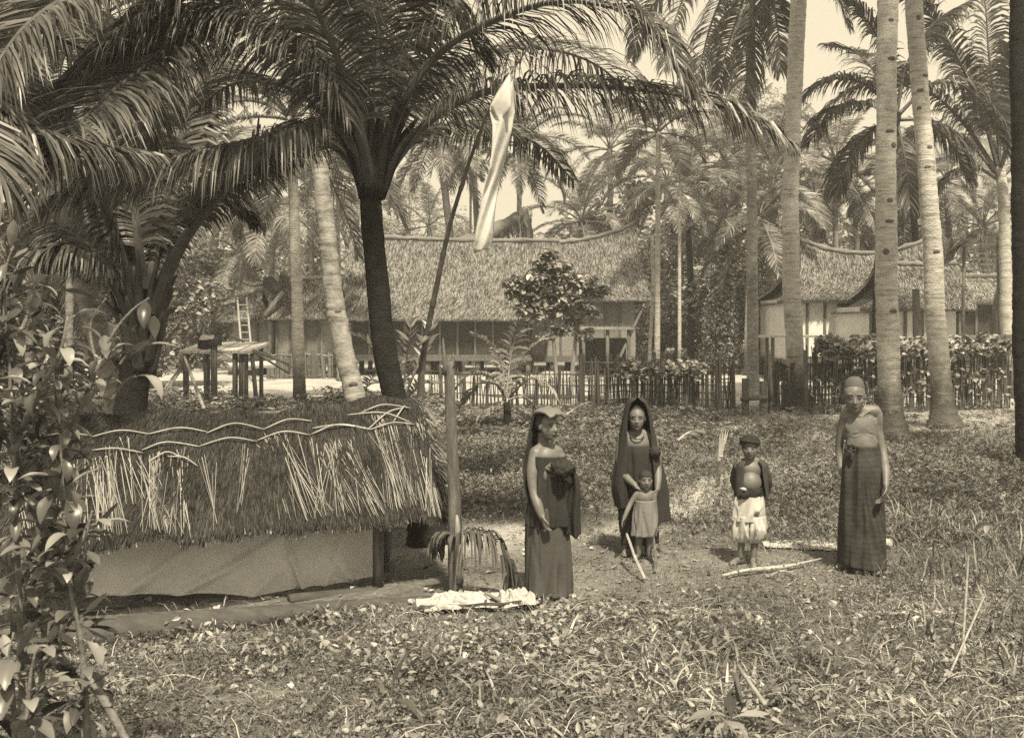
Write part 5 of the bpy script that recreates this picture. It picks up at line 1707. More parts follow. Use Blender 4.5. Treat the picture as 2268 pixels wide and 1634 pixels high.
root = thing('basket', 'dark curved basket rim standing behind the white gourd', 'basket', tuple(G(1972, 1228)))
a = np.linspace(-0.3, np.pi * 0.9, 16)
g = Geo(); g.tube(G(1966, 1228) + np.stack([0.09 * np.cos(a - 0.4), 0 * a, 0.08 + 0.09 * np.sin(a - 0.4)], -1), 0.014, 7); g.build('rim', M['post'], root, smooth=True)
for k, (p0, p1, lab) in enumerate([((1405, 1015), (1470, 1000), 'pale dry leaf stalk lying left of the shawled woman in the weeds'), ((1250, 940), (1330, 905), 'broken palm leaf stalk in the weeds before the fence'), ((1500, 1000), (1560, 985), 'bleached stick in the weeds right of the shawled woman')]):
    a, b = G(*p0), G(*p1)
    g = Geo(); frond_geo(g, [a + (0, 0, 0.18), (a + b) / 2 + (0, 0, 0.28), b + (0, 0, 0.2)], 0.35, 0.03, 18, droop=0.9, sd=80 + k, r0=0.02, t0=0.1)
    tag(g.build('dry_palm_leaf', [M['frond_pale'], M['stick_pale']]), lab, 'palm leaf', 'dry palm leaves in the weeds')
# upright splintered stub
root = thing('splintered_stub', 'sheaf of white splinters sticking out of the weeds left of the boy', 'stump', tuple(G(1598, 1075)))
for dx in (-5, 1, 8, 13):
    g = Geo(); g.tube(catmull([P(1592, 1020, 13.9), P(1596 + dx * 0.5, 990, 13.9), P(1600 + dx, 950 + (dx * 7) % 11, 13.9)], 6), [0.02, 0.018, 0.016, 0.013, 0.01, 0.003], 5); g.build('splinter', M['sheath'], root)
g = Geo(); g.tube([G(1590, 1078), P(1596, 1008, 13.9)], [0.02, 0.035], 6); g.build('stalk', M['stick_pale'], root)


# ------------------------------------------------------------------ palm seedlings, banana shoots
def seedling(name, label, foot, D, leaves, mat='frond_pale', cat='palm seedling', ll=0.3, lw=0.05, stem=None, n=16, droop=0.35, sd=0, group=None):
    f = np.array((X(foot[0], D), D, 0.0))
    root = thing(name, label, cat, tuple(f), group)
    if stem:
        g = Geo(); g.tube(catmull([f] + [P(a, b, D) for a, b in stem], 10), np.linspace(0.09, 0.06, 10), 8); g.build('trunk', M['bark_dark'], root, smooth=True)
    for k, lf in enumerate(leaves):
        g = Geo()
        frond_geo(g, [P(a, b, D + 0.25 * math.sin(k * 2.1 + q)) for q, (a, b) in enumerate(lf)], ll, lw, n, droop=droop, sd=sd * 9 + k, r0=0.022, t0=0.12, segs=3)
        g.build('frond', [M[mat], M['rachis']], root)
    return root


seedling('young_palm', 'dark-stemmed young palm with bright leaves before the fence centre', (1125, 960), 21, [
    [(1120, 880), (1110, 800), (1080, 760), (1050, 740)], [(1120, 880), (1080, 830), (1040, 830), (1010, 860)], [(1122, 880), (1100, 850), (1060, 850), (1030, 890)], [(1125, 880), (1150, 800), (1190, 760), (1220, 750)],
    [(1128, 880), (1170, 840), (1210, 850), (1235, 890)], [(1125, 885), (1160, 880), (1190, 910), (1200, 940)], [(1122, 870), (1130, 800), (1140, 750), (1150, 700)], [(1120, 885), (1090, 900), (1060, 920), (1050, 950)]],
         stem=[(1125, 940), (1122, 890)], ll=0.42, lw=0.06, n=18, droop=0.5, sd=1)
seedling('young_palm', 'young palm with tall pale blades left of the flag pole foot', (890, 900), 20, [
    [(890, 880), (880, 820), (860, 770), (845, 740)], [(892, 880), (900, 800), (908, 740), (912, 700)], [(895, 880), (925, 810), (950, 750), (965, 690)], [(890, 880), (850, 800), (810, 755), (780, 740)], [(895, 885), (935, 850), (960, 850)], [(885, 885), (850, 850), (820, 850)]],
         ll=0.35, lw=0.06, n=14, droop=0.15, sd=2)
seedling('young_palm', 'small palm tuft at the foot of the ringed trunk', (800, 930), 22, [[(800, 890), (790, 860), (770, 850)], [(802, 890), (815, 850), (830, 830)], [(800, 890), (780, 870), (750, 880)]], ll=0.25, lw=0.05, n=10, sd=3, mat='frond')


def big_leaf_mesh(L, W, bend, name, mat, seed, wav=0.03):
    g = Geo()
    n, m = 10, 5
    Vg = np.zeros((n, m, 3))
    rr = np.random.default_rng(seed)
    for i in range(n):
        u = i / (n - 1)
        w = W * (math.sin(min(1, u) ** 1.25 * math.pi) ** 0.95) * 0.5 + 0.002
        a = bend * u
        cxx = L * (math.sin(a) / bend if abs(bend) > 1e-3 else u)
        czz = -L * (1 - math.cos(a)) / bend
        for j in range(m):
            q = j / (m - 1) * 2 - 1
            Vg[i, j] = (cxx, q * w, czz + abs(q) * w * 0.45 + wav * W * math.sin(u * 13 + q * 2 + seed))
    g.grid(Vg)
    g.tube([(0, 0, 0), (-0.15 * L, 0, -0.02 * L)], 0.012 * L + 0.001, 5)
    return g.mesh(name, M[mat], smooth=True)


# glossy bush at the left edge: every leaf is a piece of its own
M['gloss'] = leaf_mat('glossy_leaf', 0.03, 0.34, 0.38, 0.22, 0.6, single=True)
leafm = [big_leaf_mesh(0.15, 0.052, b, 'leaf', 'gloss', s) for b, s in ((0.7, 1), (1.2, 2), (0.35, 3), (1.6, 4), (-0.5, 5))]
r = np.random.default_rng(31)
BD = 4.3


def bush(name, label, stems, D0, sd, dens=9, lsc=1.0, cat='bush', stem_r=0.018, leafstart=0.3):
    root = thing(name, label, cat, tuple(np.array((X(stems[0][0][0], D0), D0, 0))))
    base = worldloc(root)
    rr = np.random.default_rng(sd)
    for st in stems:
        pts = [P(a, b, D0 + dd) for a, b, dd in st]
        if st[0][1] > 1400:
            pts[0][2] = 0
        c = catmull(pts, 40)
        g = Geo(); g.tube(c, np.linspace(stem_r, 0.004, 40), 8); g.build('stem', M['twig'], root, smooth=True)
        ln = np.linalg.norm(np.diff(c, axis=0), axis=1).sum()
        m = int(ln * dens * 2)
        for k in range(m):
            t = leafstart + (1 - leafstart) * (k + rr.random()) / m
            i = min(38, int(t * 39))
            T = norm(c[i + 1] - c[i])
            az = k * 2.4 + rr.normal(0, 0.4)
            d = Vector((math.cos(az), math.sin(az), rr.normal(0.25, 0.5)))
            rot = d.to_track_quat('X', 'Z').to_euler()
            s = lsc * rr.uniform(0.7, 1.3)
            place('leaf', leafm[rr.integers(0, 5)], root, Vector(c[i] - base) + d * 0.03, rot, s)
    return root


bush('glossy_bush', 'tall bush of glossy curling leaves filling the left edge', [
    [(60, 1500, 0.0), (40, 1250, 0), (30, 1000, 0), (20, 800, 0), (10, 620, 0), (30, 545, 0)],
    [(75, 1480, 0.3), (110, 1200, 0.2), (135, 1000, 0.1), (120, 850, 0), (100, 720, 0)],
    [(30, 1000, 0), (80, 880, -0.1), (130, 790, -0.2), (150, 700, -0.2)],
    [(30, 1000, 0.1), (-20, 900, 0), (-30, 780, 0), (20, 690, 0)],
    [(110, 1200, 0.2), (60, 1080, 0.1), (30, 960, 0.3), (60, 860, 0.3)],
    [(135, 1000, 0.1), (180, 900, 0.1), (215, 820, 0.1), (240, 780, 0.1)],
    [(30, 1000, 0.0), (60, 1100, 0.4), (100, 930, 0.5), (90, 800, 0.6)],
    [(20, 800, 0), (60, 700, 0.3), (80, 620, 0.3)],
], BD, 3, dens=34, lsc=0.72)
bush('glossy_bush', 'slender glossy sapling in front of the shelter left end', [
    [(205, 1660, 0.0), (185, 1480, 0), (160, 1320, 0), (145, 1180, 0), (138, 1060, 0), (132, 960, 0)],
    [(150, 1250, 0), (185, 1190, 0), (205, 1130, 0)],
    [(150, 1290, 0), (110, 1250, 0), (80, 1230, 0)],
], BD - 0.1, 4, dens=30, lsc=0.8, leafstart=0.32, stem_r=0.02)
bush('glossy_bush', 'spray of broad curled leaves on a twig before the stout palm', [
    [(225, 800, 0), (250, 740, 0), (290, 690, 0), (330, 660, 0)],
    [(235, 850, 0), (290, 780, 0), (350, 760, 0), (400, 770, 0)],
    [(240, 900, 0), (270, 850, 0), (300, 830, 0)],
    [(215, 820, 0), (200, 720, 0), (235, 660, 0)],
], BD + 0.2, 5, dens=5, lsc=1.0, leafstart=0.1, stem_r=0.008)
bush('glossy_bush', 'low glossy plant at the lower left corner', [
    [(40, 1620, 0), (30, 1540, 0), (20, 1460, 0), (30, 1400, 0)],
    [(40, 1560, 0), (70, 1480, 0), (120, 1430, 0)],
], BD - 0.2, 6, dens=14, lsc=1.0, leafstart=0.2)
for pts, rad, lab in [([(50, 1455, 4.3), (110, 1468, 4.3), (190, 1500, 4.25), (235, 1560, 4.2), (285, 1650, 4.15)], 0.02, 'bent bare branch arching over the lower left corner'),
                      ([(115, 1315, 4.8), (128, 1380, 4.8), (135, 1440, 4.8), (158, 1475, 4.8)], 0.009, 'thin crooked twig below the hung cloth at left'),
                      ([(28, 1215, 4.6), (40, 1330, 4.6), (62, 1440, 4.6), (75, 1600, 4.6)], 0.022, 'grey bush stem at the left edge')]:
    g = Geo(); g.tube(catmull([P(*q) for q in pts], 24), np.linspace(rad, rad * 0.75, 24), 9, prof=1 + np.random.default_rng(4).normal(0, 0.06, (24, 9)))
    tag(g.build('bare_branch', M['twig'], smooth=True), lab, 'branch')

# broad-leaved sprouts near the lens
def sprout(label, foot, D, leaves, stem, sd, mat='gloss', scl=1.0):
    root = thing('sprout', label, 'plant', tuple(np.array((X(foot, D), D, 0))))
    base = worldloc(root)
    g = Geo()
    pp = [P(a, b, D) for a, b in stem]; pp[0][2] = min(pp[0][2], 0.0)
    g.tube(catmull(pp, 14), np.linspace(0.009, 0.004, 14), 6); g.build('stem', M['twig'], root, smooth=True)
    for (a, b, dx, dy, dz, s, i) in leaves:
        d = Vector((dx, dy, dz)).normalized()
        place('leaf', leafm[i], root, Vector(P(a, b, D) - base), d.to_track_quat('X', 'Z').to_euler(), s * scl)
    return root


sprout('single sprout with one upright rolled leaf and one broad pale leaf at bottom centre', 858, 5.9, [(866, 1545, 0.2, 0, 1, 1.9, 2), (868, 1550, 1, -0.3, 0.1, 1.25, 1)], [(850, 1660), (858, 1600), (868, 1548)], 1)
sprout('broad-leaved plant spreading long leaves at the bottom right of centre', 1620, 5.7, [(1620, 1590, -1, -0.2, 0.35, 1.7, 0), (1620, 1590, 1, -0.2, 0.3, 1.8, 0), (1620, 1595, -0.7, -0.8, 0.0, 1.3, 1), (1620, 1595, 0.2, -1, 0.1, 1.3, 1), (1620, 1588, 0.1, 0.9, 0.5, 1.2, 2), (1620, 1620, -0.9, -0.4, -0.2, 1.3, 1)], [(1622, 1680), (1620, 1630), (1620, 1590)], 2)
sprout('weed with pale drooping leaves at the right edge', 2225, 8.6, [(2195, 1160, -1, -0.1, 0.2, 1.1, 1), (2200, 1165, 0.9, 0, 0.4, 1.2, 0), (2190, 1165, -0.4, -0.6, 0.2, 0.9, 1)], [(2205, 1340), (2202, 1250), (2196, 1162)], 3)
# dead canes in the foreground
for k, (a, b, rad, lab, mt) in enumerate([((1635, 1475, 6.0), (1695, 1560, 5.7), 0.012, 'broken dry cane leaning left in the foreground grass', 'stick_pale'), ((1628, 1490, 6.1), (1640, 1560, 6.0), 0.017, 'short charred stub standing beside the broken cane', 'post'),
                                 ((2145, 1230, 7.6), (2130, 1480, 6.6), 0.008, 'thin upright dry stalk at the right in the weeds', 'stick_pale'), ((1400, 1490, 6.4), (1420, 1560, 6.2), 0.008, 'dry twig in the grass right of centre', 'stick_pale'),
                                 ((2180, 1320, 7.0), (2100, 1500, 6.3), 0.007, 'slanting dry stalk among the weeds at right', 'stick_pale'), ((905, 1225, 9.4), (855, 1250, 9.2), 0.012, 'short stick on the bare soil behind the shelter posts', 'stick_pale')]):
    g = Geo(); g.tube([P(*a), P(*b)], rad, 7)
    tag(g.build('dry_stick', M[mt], smooth=True), lab, 'stick', 'dry sticks on the ground')


# ------------------------------------------------------------------ ground vegetation
def band(n, D0, D1, x0=-0.52, x1=0.52, pw=1.0):
    y = np.sqrt(rng.uniform(D0 ** 2, D1 ** 2, n)) if pw == 1 else D0 + (D1 - D0) * rng.random(n) ** pw
    x = rng.uniform(x0, x1, n) * y
    return x, y


def in_shelter(x, y):
    # footprint of the shelter bed, kept free of tall growth
    yc = 7.3 + (x + 3.5) * 0.42
    return (x < -0.5) & (y > yc - 0.28) & (y < yc + 2.0)


def trampled(x, y):
    """short growth where people stand"""
    e = ((x - 0.4) / 2.8) ** 2 + ((y - 9.9) / 2.4) ** 2
    return np.clip(1.35 - e, 0, 1)


def veg(name, label, cat, n, D0, D1, kind, size, hmax, mat, keepfn, width=1.0, pitch=(-0.4, 0.5), roll=0.45, clump=0.9, seed=0, upright=False, x0=-0.52, x1=0.52):
    x, y = band(n, D0, D1, x0, x1)
    k = keepfn(x, y) > rng.random(n)
    x, y = x[k], y[k]
    cl = vnoise(x, y, clump, seed) * 0.65 + vnoise(x, y, clump * 0.3, seed + 1) * 0.35
    h = hmax(x, y) * np.clip((cl - 0.2) * 1.6, 0.05, 1.2)
    z = gz(x, y) + (0.01 if upright else 1) * h * rng.random(len(x)) ** 0.7 + 0.01
    s = size * rng.uniform(0.55, 1.35, len(x))
    if upright:
        s = s * (0.5 + 0.7 * cl)
    g = Geo()
    scatter(g, kind, np.stack([x, y, z], -1), s, width, pitch, roll)
    o = g.build(name, mat, kind='stuff')
    tag(o, label, cat)
    return len(x)


one = lambda x, y: np.ones_like(x)
cst = lambda v: (lambda x, y: np.full_like(x, v))
nb = lambda x, y: (1 - 0.93 * bare(x, y)) * (~in_shelter(x, y))
mid = lambda x, y: nb(x, y) * (1 - 0.96 * trampled(x, y) ** 0.6)
fg = lambda x, y: ~in_shelter(x, y) * np.clip((8.6 - y) / 1.2, 0, 1) * (0.35 + 0.65 * (vnoise(x, y, 0.8, 21) > 0.3))
# foreground herbs
patchy = lambda x, y, sc, sd, th: np.clip((vnoise(x, y, sc, sd) * 0.6 + vnoise(x, y, sc * 0.35, sd + 3) * 0.4 - th) * 6, 0, 1)
veg('herb_carpet', 'broad-leaved herbs growing in patches over the near ground', 'herbs', 30000, 5.1, 8.9, 'heart', 0.043, lambda x, y: 0.13 + 0.06 * (x > 1), M['herb'], lambda x, y: fg(x, y) * (0.06 + 0.94 * patchy(x, y, 0.55, 21, 0.5)), 1.0, (-0.7, 0.7), 0.7, seed=2)
veg('herb_carpet', 'oval-leaved seedlings pushing through the near herbs', 'herbs', 9000, 5.1, 8.6, 'oval', 0.055, lambda x, y: 0.14 + 0 * x, M['herb'], lambda x, y: fg(x, y) * patchy(x, y, 0.4, 33, 0.48), 0.8, (-0.4, 1.1), 0.6, seed=16)
veg('herb_carpet', 'small-leaved creeping herbs between the broad leaves', 'herbs', 70000, 5.1, 9.6, 'diamond', 0.026, cst(0.08), M['weed'], lambda x, y: ~in_shelter(x, y) * (0.35 + 0.65 * patchy(x, y, 0.3, 5, 0.42)) * (1 - 0.9 * trampled(x, y)), 1.1, (-0.9, 0.9), 0.8, seed=3)
veg('long_grass', 'arching long grass blades in the lower right foreground', 'grass', 6500, 5.1, 7.4, 'blade', 0.19, cst(0.05), M['herb'], lambda x, y: np.clip((x + 0.5) / 1.4, 0, 1) * np.clip((7.7 - y) / 1.6, 0, 1) * (0.15 + 0.85 * patchy(x, y, 0.45, 9, 0.45)), 0.085, (0.0, 1.2), 0.5, seed=4, upright=True)
veg('long_grass', 'weedy tall stems and blades along the right edge', 'grass', 5600, 6.5, 12, 'blade', 0.28, cst(0.05), M['weed'], lambda x, y: np.clip((x / y - 0.30) / 0.12, 0, 1), 0.05, (0.5, 1.45), 0.4, seed=5, upright=True)
veg('dry_straw', 'dead pale straw fallen across the foreground grass', 'straw', 3800, 5.1, 8.2, 'blade', 0.22, lambda x, y: 0.10 + 0 * x, M['straw_litter'], lambda x, y: 0.25 + 0.75 * (x > 0), 0.022, (-0.35, 0.35), 0.3, seed=17)
veg('short_grass', 'thin short grass blades over the near clearing', 'grass', 110000, 5.1, 11.5, 'blade', 0.065, cst(0.02), M['weed'], lambda x, y: ~in_shelter(x, y) * (0.3 + 0.7 * vnoise(x, y, 0.5, 13)) * (1 - 0.8 * trampled(x, y)) * (1 - 0.9 * bare(x, y)), 0.075, (0.0, 1.2), 0.5, seed=6, upright=True)
# short turf round the people
veg('short_turf', 'short trodden turf and tiny herbs round the standing people', 'turf', 190000, 8.0, 13.5, 'diamond', 0.02, cst(0.02), M['weed'], lambda x, y: nb(x, y) * (0.8 - 0.45 * trampled(x, y)) * (0.25 + 0.75 * patchy(x, y, 0.6, 41, 0.45)), 0.9, (-0.4, 0.9), seed=7)
# weeds of the middle ground
hm = lambda x, y: 0.10 + 0.26 * np.clip((y - 10.3) / 3, 0, 1)
veg('weed_cover', 'knee-high weeds covering the middle of the clearing', 'weeds', 120000, 10.2, 18.5, 'spray', 0.046, hm, M['weed'], mid, 1.0, (-0.8, 0.9), 0.8, seed=8, clump=0.8)
veg('weed_cover', 'pale broader weed leaves standing out of the middle growth', 'weeds', 30000, 10.4, 19, 'oval', 0.05, lambda x, y: hm(x, y) * 1.15, M['weed'], mid, 0.6, (-0.7, 0.7), seed=9, clump=0.7)
veg('weed_cover', 'grassy weed blades in the middle ground', 'weeds', 90000, 10.4, 21, 'blade', 0.15, cst(0.04), M['weed'], mid, 0.065, (0.4, 1.4), 0.4, seed=10, upright=True)
far_keep = lambda x, y: (1 - 0.95 * bare(x, y)) * (1 - 0.8 * ((x > 4.4) & (y > 16)))
veg('weed_cover', 'bushy weeds growing up to the foot of the fence', 'weeds', 70000, 17.5, 26.4, 'spray', 0.09, lambda x, y: 0.34 + 0.3 * (x < -1.5), M['weed'], far_keep, 1.0, (-0.5, 0.6), seed=11, clump=1.6)
veg('weed_cover', 'light leafy shrubs behind the shelter before the drying platform', 'weeds', 36000, 19, 27.0, 'oval', 0.12, cst(0.62), M['leaf_far'], lambda x, y: np.clip((-1.0 - x) / 1.0, 0, 1), 1.0, (-0.7, 0.5), seed=12, clump=1.2)
veg('weed_cover', 'scrub at the edge of the thicket beyond the yard', 'weeds', 30000, 49, 66, 'spray', 0.22, lambda x, y: 0.9 + 0 * x, M['leaf_far'], lambda x, y: np.clip((x - 5) / 2, 0, 1) * np.clip((y - 49) / 4, 0, 1), 1.0, (-0.5, 0.5), seed=13, clump=2.5)
veg('leaf_litter', 'fallen leaves and chips on the bare ground', 'leaf litter', 26000, 8.0, 27, 'diamond', 0.05, cst(0.006), M['straw_litter'], lambda x, y: 0.15 + 0.85 * ((x > 4) & (y > 14)) + 0.2 * bare(x, y), 0.8, (-0.25, 0.25), 0.2, seed=14)
veg('leaf_litter', 'scattered pale chips and leaves on the trodden earth near the people', 'leaf litter', 900, 7.6, 13, 'heart', 0.06, cst(0.02), M['straw_litter'], one, 0.9, (-0.3, 0.3), 0.3, seed=15)


# ------------------------------------------------------------------ people
def limb(g, pts, rad, sides=14, n=None):
    n = n or 4 + 5 * len(pts)
    c = catmull(pts, n)
    t = np.concatenate([[0], np.cumsum(np.linalg.norm(np.diff(np.asarray(pts, float), axis=0), axis=1))])
    t /= t[-1]
    rr = np.interp(np.linspace(0, 1, n), t, rad)
    g.tube(c, rr, sides)
    g.ball(c[0], rr[0] * 0.99, nu=12, nv=8)
    g.ball(c[-1], rr[-1] * 0.99, nu=12, nv=8)


def rotz(a):
    c, s = math.cos(a), math.sin(a)
    return np.array(((c, -s, 0), (s, c, 0), (0, 0, 1)))


def rotx(a):
    c, s = math.cos(a), math.sin(a)
    return np.array(((1, 0, 0), (0, c, -s), (0, s, c)))


def roty(a):
    c, s = math.cos(a), math.sin(a)
    return np.array(((c, 0, s), (0, 1, 0), (-s, 0, c)))


def head(g, c, h, Rm, thin=1.0):
    """a face looking along local -y; h = height of the head from chin to crown"""
    c = np.asarray(c, float)

    def q(x, y, z):
        return c + Rm @ (np.array((x, y, z)) * h)

    def b(p, r, rot=None, **k):
        Rr = Rm if rot is None else Rm @ rot
        g.ball(q(*p), np.array(r) * h, rot=Rr, **k)
    b((0, 0.03, 0.10), (0.335, 0.40, 0.385), nu=24, nv=18)                     # cranium
    b((0, -0.09, -0.10), (0.30 * thin, 0.27, 0.34), nu=22, nv=16)             # face
    b((0, -0.16, -0.31), (0.19 * thin, 0.17, 0.14), nu=16, nv=12)              # jaw and chin
    b((0, -0.28, -0.39), (0.09, 0.06, 0.06), nu=12, nv=8)
    for s in (-1, 1):
        b((s * 0.18 * thin, -0.235, -0.09), (0.085, 0.08, 0.075), nu=12, nv=8)  # cheekbone
        b((s * 0.12, -0.315, 0.115), (0.105, 0.05, 0.035), nu=12, nv=8)        # brow
        b((s * 0.17 * thin, -0.06, -0.27), (0.085, 0.16, 0.11), nu=12, nv=8)   # jaw corner
        b((s * 0.345, 0.03, -0.02), (0.03, 0.065, 0.105), nu=12, nv=8)         # ear
        b((s * 0.05, -0.375, -0.135), (0.04, 0.04, 0.032), nu=10, nv=7)        # nostril
    limbp = [q(0, -0.33, 0.07), q(0, -0.375, -0.03), q(0, -0.42, -0.12)]
    limb(g, limbp, [0.03 * h, 0.042 * h, 0.055 * h], 10)                        # nose
    b((0, -0.355, -0.225), (0.105, 0.045, 0.024), nu=14, nv=8)                 # lips
    b((0, -0.345, -0.272), (0.09, 0.045, 0.026), nu=14, nv=8)


def face_bits(root, c, h, Rm, mouth=True):
    c = np.asarray(c, float)

    def q(x, y, z):
        return c + Rm @ (np.array((x, y, z)) * h)
    for s in (-1, 1):
        g = Geo(); g.ball(q(s * 0.125, -0.328, 0.035), np.array((0.062, 0.032, 0.026)) * h, rot=Rm, nu=12, nv=8)
        g.build('eye', M['eye'], root, smooth=True)
        g = Geo(); g.tube(catmull([q(s * 0.06, -0.362, 0.105), q(s * 0.13, -0.365, 0.13), q(s * 0.205, -0.315, 0.10)], 6), 0.013 * h, 6)
        g.build('eyebrow', M['hair'], root, smooth=True)
    if mouth:
        g = Geo(); g.tube(catmull([q(-0.095, -0.365, -0.248), q(0, -0.402, -0.25), q(0.095, -0.365, -0.248)], 6), 0.009 * h, 6)
        g.build('mouth_line', M['eye'], root, smooth=True)


def hand(g, w, d, pn, side, size=0.17, curl=0.5):
    """w wrist, d direction of the fingers, pn palm normal, side = thumb side vector sign"""
    w, d, pn = (np.asarray(v, float) for v in (w, d, pn))
    d = norm(d); pn = norm(pn - d * np.dot(pn, d)); s = np.cross(d, pn) * side
    k = size / 0.17
    Rm = np.stack([s, pn, d], 1)
    g.ball(w + d * 0.045 * k, np.array((0.038, 0.014, 0.052)) * k, rot=Rm, nu=14, nv=10)
    for i, (o, L) in enumerate([(0.028, 0.068), (0.010, 0.078), (-0.009, 0.072), (-0.026, 0.056)]):
        p0 = w + d * 0.082 * k + s * o * k
        c1 = curl * (0.8 + 0.12 * i)
        d1 = norm(d * math.cos(c1 * 0.6) + pn * math.sin(c1 * 0.6))
        d2 = norm(d * math.cos(c1 * 1.5) + pn * math.sin(c1 * 1.5))
        p1 = p0 + d1 * L * 0.5 * k
        p2 = p1 + d2 * L * 0.5 * k
        limb(g, [p0 - d * 0.02 * k, p0, p1, p2], [0.009 * k, 0.009 * k, 0.0085 * k, 0.007 * k], 8, 9)
    t0 = w + d * 0.02 * k + s * 0.03 * k
    t1 = t0 + norm(d * 0.7 + s * 0.6 + pn * 0.3) * 0.042 * k
    t2 = t1 + norm(d * 0.95 + s * 0.1 + pn * 0.4) * 0.03 * k
    limb(g, [t0 - d * 0.01, t0, t1, t2], [0.012 * k, 0.012 * k, 0.010 * k, 0.008 * k], 8, 9)


def foot(g, ankle, yaw, size=0.23):
    a = np.asarray(ankle, float)
    Rm = rotz(yaw)
    k = size / 0.23

    def q(x, y, z):
        return np.array((a[0], a[1], 0)) + Rm @ (np.array((x, y, z)) * k)
    limb(g, [q(0, 0.03, 0.035), q(0, -0.05, 0.042), q(0, -0.125, 0.024)], [0.034 * k, 0.034 * k, 0.028 * k], 12)
    limb(g, [q(0.022, -0.09, 0.022), q(-0.022, -0.09, 0.022)], [0.022 * k, 0.02 * k], 10)
    for i, (x, y) in enumerate([(0.026, -0.158), (0.008, -0.16), (-0.008, -0.153), (-0.022, -0.143), (-0.034, -0.132)]):
        limb(g, [q(x * 0.9, -0.11, 0.018), q(x, y, 0.012)], [0.013 * k, (0.012 if i == 0 else 0.0085) * k], 8, 6)
    limb(g, [q(0, 0.03, 0.05), a], [0.034 * k, 0.032 * k], 12)


def body_mesh(g, root, mat, voxel=0.0065, smooth=6, name='body'):
    o = g.build(name + '_raw', mat, root)
    m = o.modifiers.new('r', 'REMESH'); m.mode = 'VOXEL'; m.voxel_size = voxel; m.use_smooth_shade = True
    s = o.modifiers.new('s', 'SMOOTH'); s.factor = 0.5; s.iterations = smooth
    bpy.context.view_layer.update()
    dg = bpy.context.evaluated_depsgraph_get()
    me = bpy.data.meshes.new_from_object(o.evaluated_get(dg))
    me.name = name
    me.polygons.foreach_set('use_smooth', np.ones(len(me.polygons), bool))
    if not me.materials:
        me.materials.append(mat)
    bpy.data.objects.remove(o)
    return place(name, me, root)


DRN = [0]


def drape(rings, n=72, folds=(), m=None, seed=0, wob=0.0):
    """rings: (cx, cy, z, rx, ry[, foldamp]) from top to bottom; returns (m, n, 3)"""
    rings = np.array([tuple(r) + (0.0,) * (6 - len(r)) for r in rings], float)
    m = m or len(rings) * 7
    c = catmull(rings[:, :3], m)
    t = np.concatenate([[0], np.cumsum(np.linalg.norm(np.diff(rings[:, :3], axis=0), axis=1))]); t /= t[-1]
    tt = np.linspace(0, 1, m)
    rx, ry, fa = (np.interp(tt, t, rings[:, i]) for i in (3, 4, 5))
    a = np.linspace(0, 2 * np.pi, n, endpoint=False)
    out = np.zeros((m, n, 3))
    DRN[0] += 1
    rr = np.random.default_rng(70 + DRN[0])
    D_ = np.zeros((m, n))
    for k in range(34):      # creases of uneven length, depth and slant
        a0, sl, w_ = rr.uniform(0, 2 * np.pi), rr.normal(0, 0.5), rr.uniform(0.05, 0.22)
        tc, tl, am = rr.uniform(0, 1.1), rr.uniform(0.15, 0.6), rr.normal(0, 1)
        da = (a[None, :] - a0 - sl * (tt[:, None] - tc) + np.pi) % (2 * np.pi) - np.pi
        D_ += am * np.exp(-(da / w_) ** 2) * np.exp(-((tt[:, None] - tc) / tl) ** 2)
    D_ += 0.25 * np.sin(11 * a[None, :] + 3 * tt[:, None]) * tt[:, None]
    for i in range(m):
        f = 1 + fa[i] * 3.0 * np.clip(D_[i], -1.6, 1.6)
        out[i, :, 0] = c[i, 0] + rx[i] * np.cos(a) * f
        out[i, :, 1] = c[i, 1] + ry[i] * np.sin(a) * f
        out[i, :, 2] = c[i, 2]
    return out


def cloth_part(root, name, Vg, mat, closed=True, thick=0.006, cap=False):
    g = Geo(); g.grid(Vg, closed=closed)
    o = g.build(name, mat, root, smooth=True)
    o.modifiers.new('thickness', 'SOLIDIFY').thickness = thick
    return o


FOLD = [(5, 1.0, 0.4, 2.5), (9, 0.7, 1.2, -3.0), (14, 0.45, 2.2, 4.0), (23, 0.25, 0.3, -2.0)]


class Fig:
    """measures a figure off the photograph: q(column, row, metres away from the lens plane of the figure)"""

    def __init__(self, footpx, footrow, D=None):
        self.D = D or Gd(footrow)
        self.x0 = X(footpx, self.D)
        self.fr = footrow
        self.k = self.D / FPX

    def q(self, px, py, dy=0.0):
        return np.array(((px - CX) * self.k, self.D + dy, max(0.0, (self.fr - py) * self.k)))


# ---- old man
F1 = Fig(1910, 1264)
q = F1.q
man = thing('person', 'thin old bare-chested man in a round cap and long dark wrapped sarong, standing at right', 'person', tuple(q(1910, 1264)))
g = Geo()
Rh = rotz(-0.22) @ rotx(0.10)
hc = q(1890, 879, -0.02)
head(g, hc, 0.275, Rh, thin=0.92)
limb(g, [q(1892, 893, -0.03), q(1900, 915, 0.02), q(1905, 930, 0.03)], [0.052, 0.052, 0.065])
g.ball(q(1908, 952, 0.03), (0.150, 0.092, 0.17), nu=24, nv=16)       # rib cage
g.ball(q(1909, 985, 0.02), (0.133, 0.098, 0.17), nu=24, nv=16)
g.ball(q(1910, 1025, 0.02), (0.135, 0.095, 0.12), nu=20, nv=14)
for s, px, py in ((-1, 1890, 938), (1, 1922, 932)):                  # chest muscle and collar bone
    g.ball(q(px, py + 6, -0.018), (0.08, 0.024, 0.07), nu=14, nv=9)
limb(g, [q(1873, 921, 0.03), q(1890, 915, -0.02), q(1903, 921, -0.035)], [0.012, 0.011, 0.009])
limb(g, [q(1940, 911, 0.03), q(1922, 911, -0.02), q(1908, 920, -0.035)], [0.012, 0.011, 0.009])
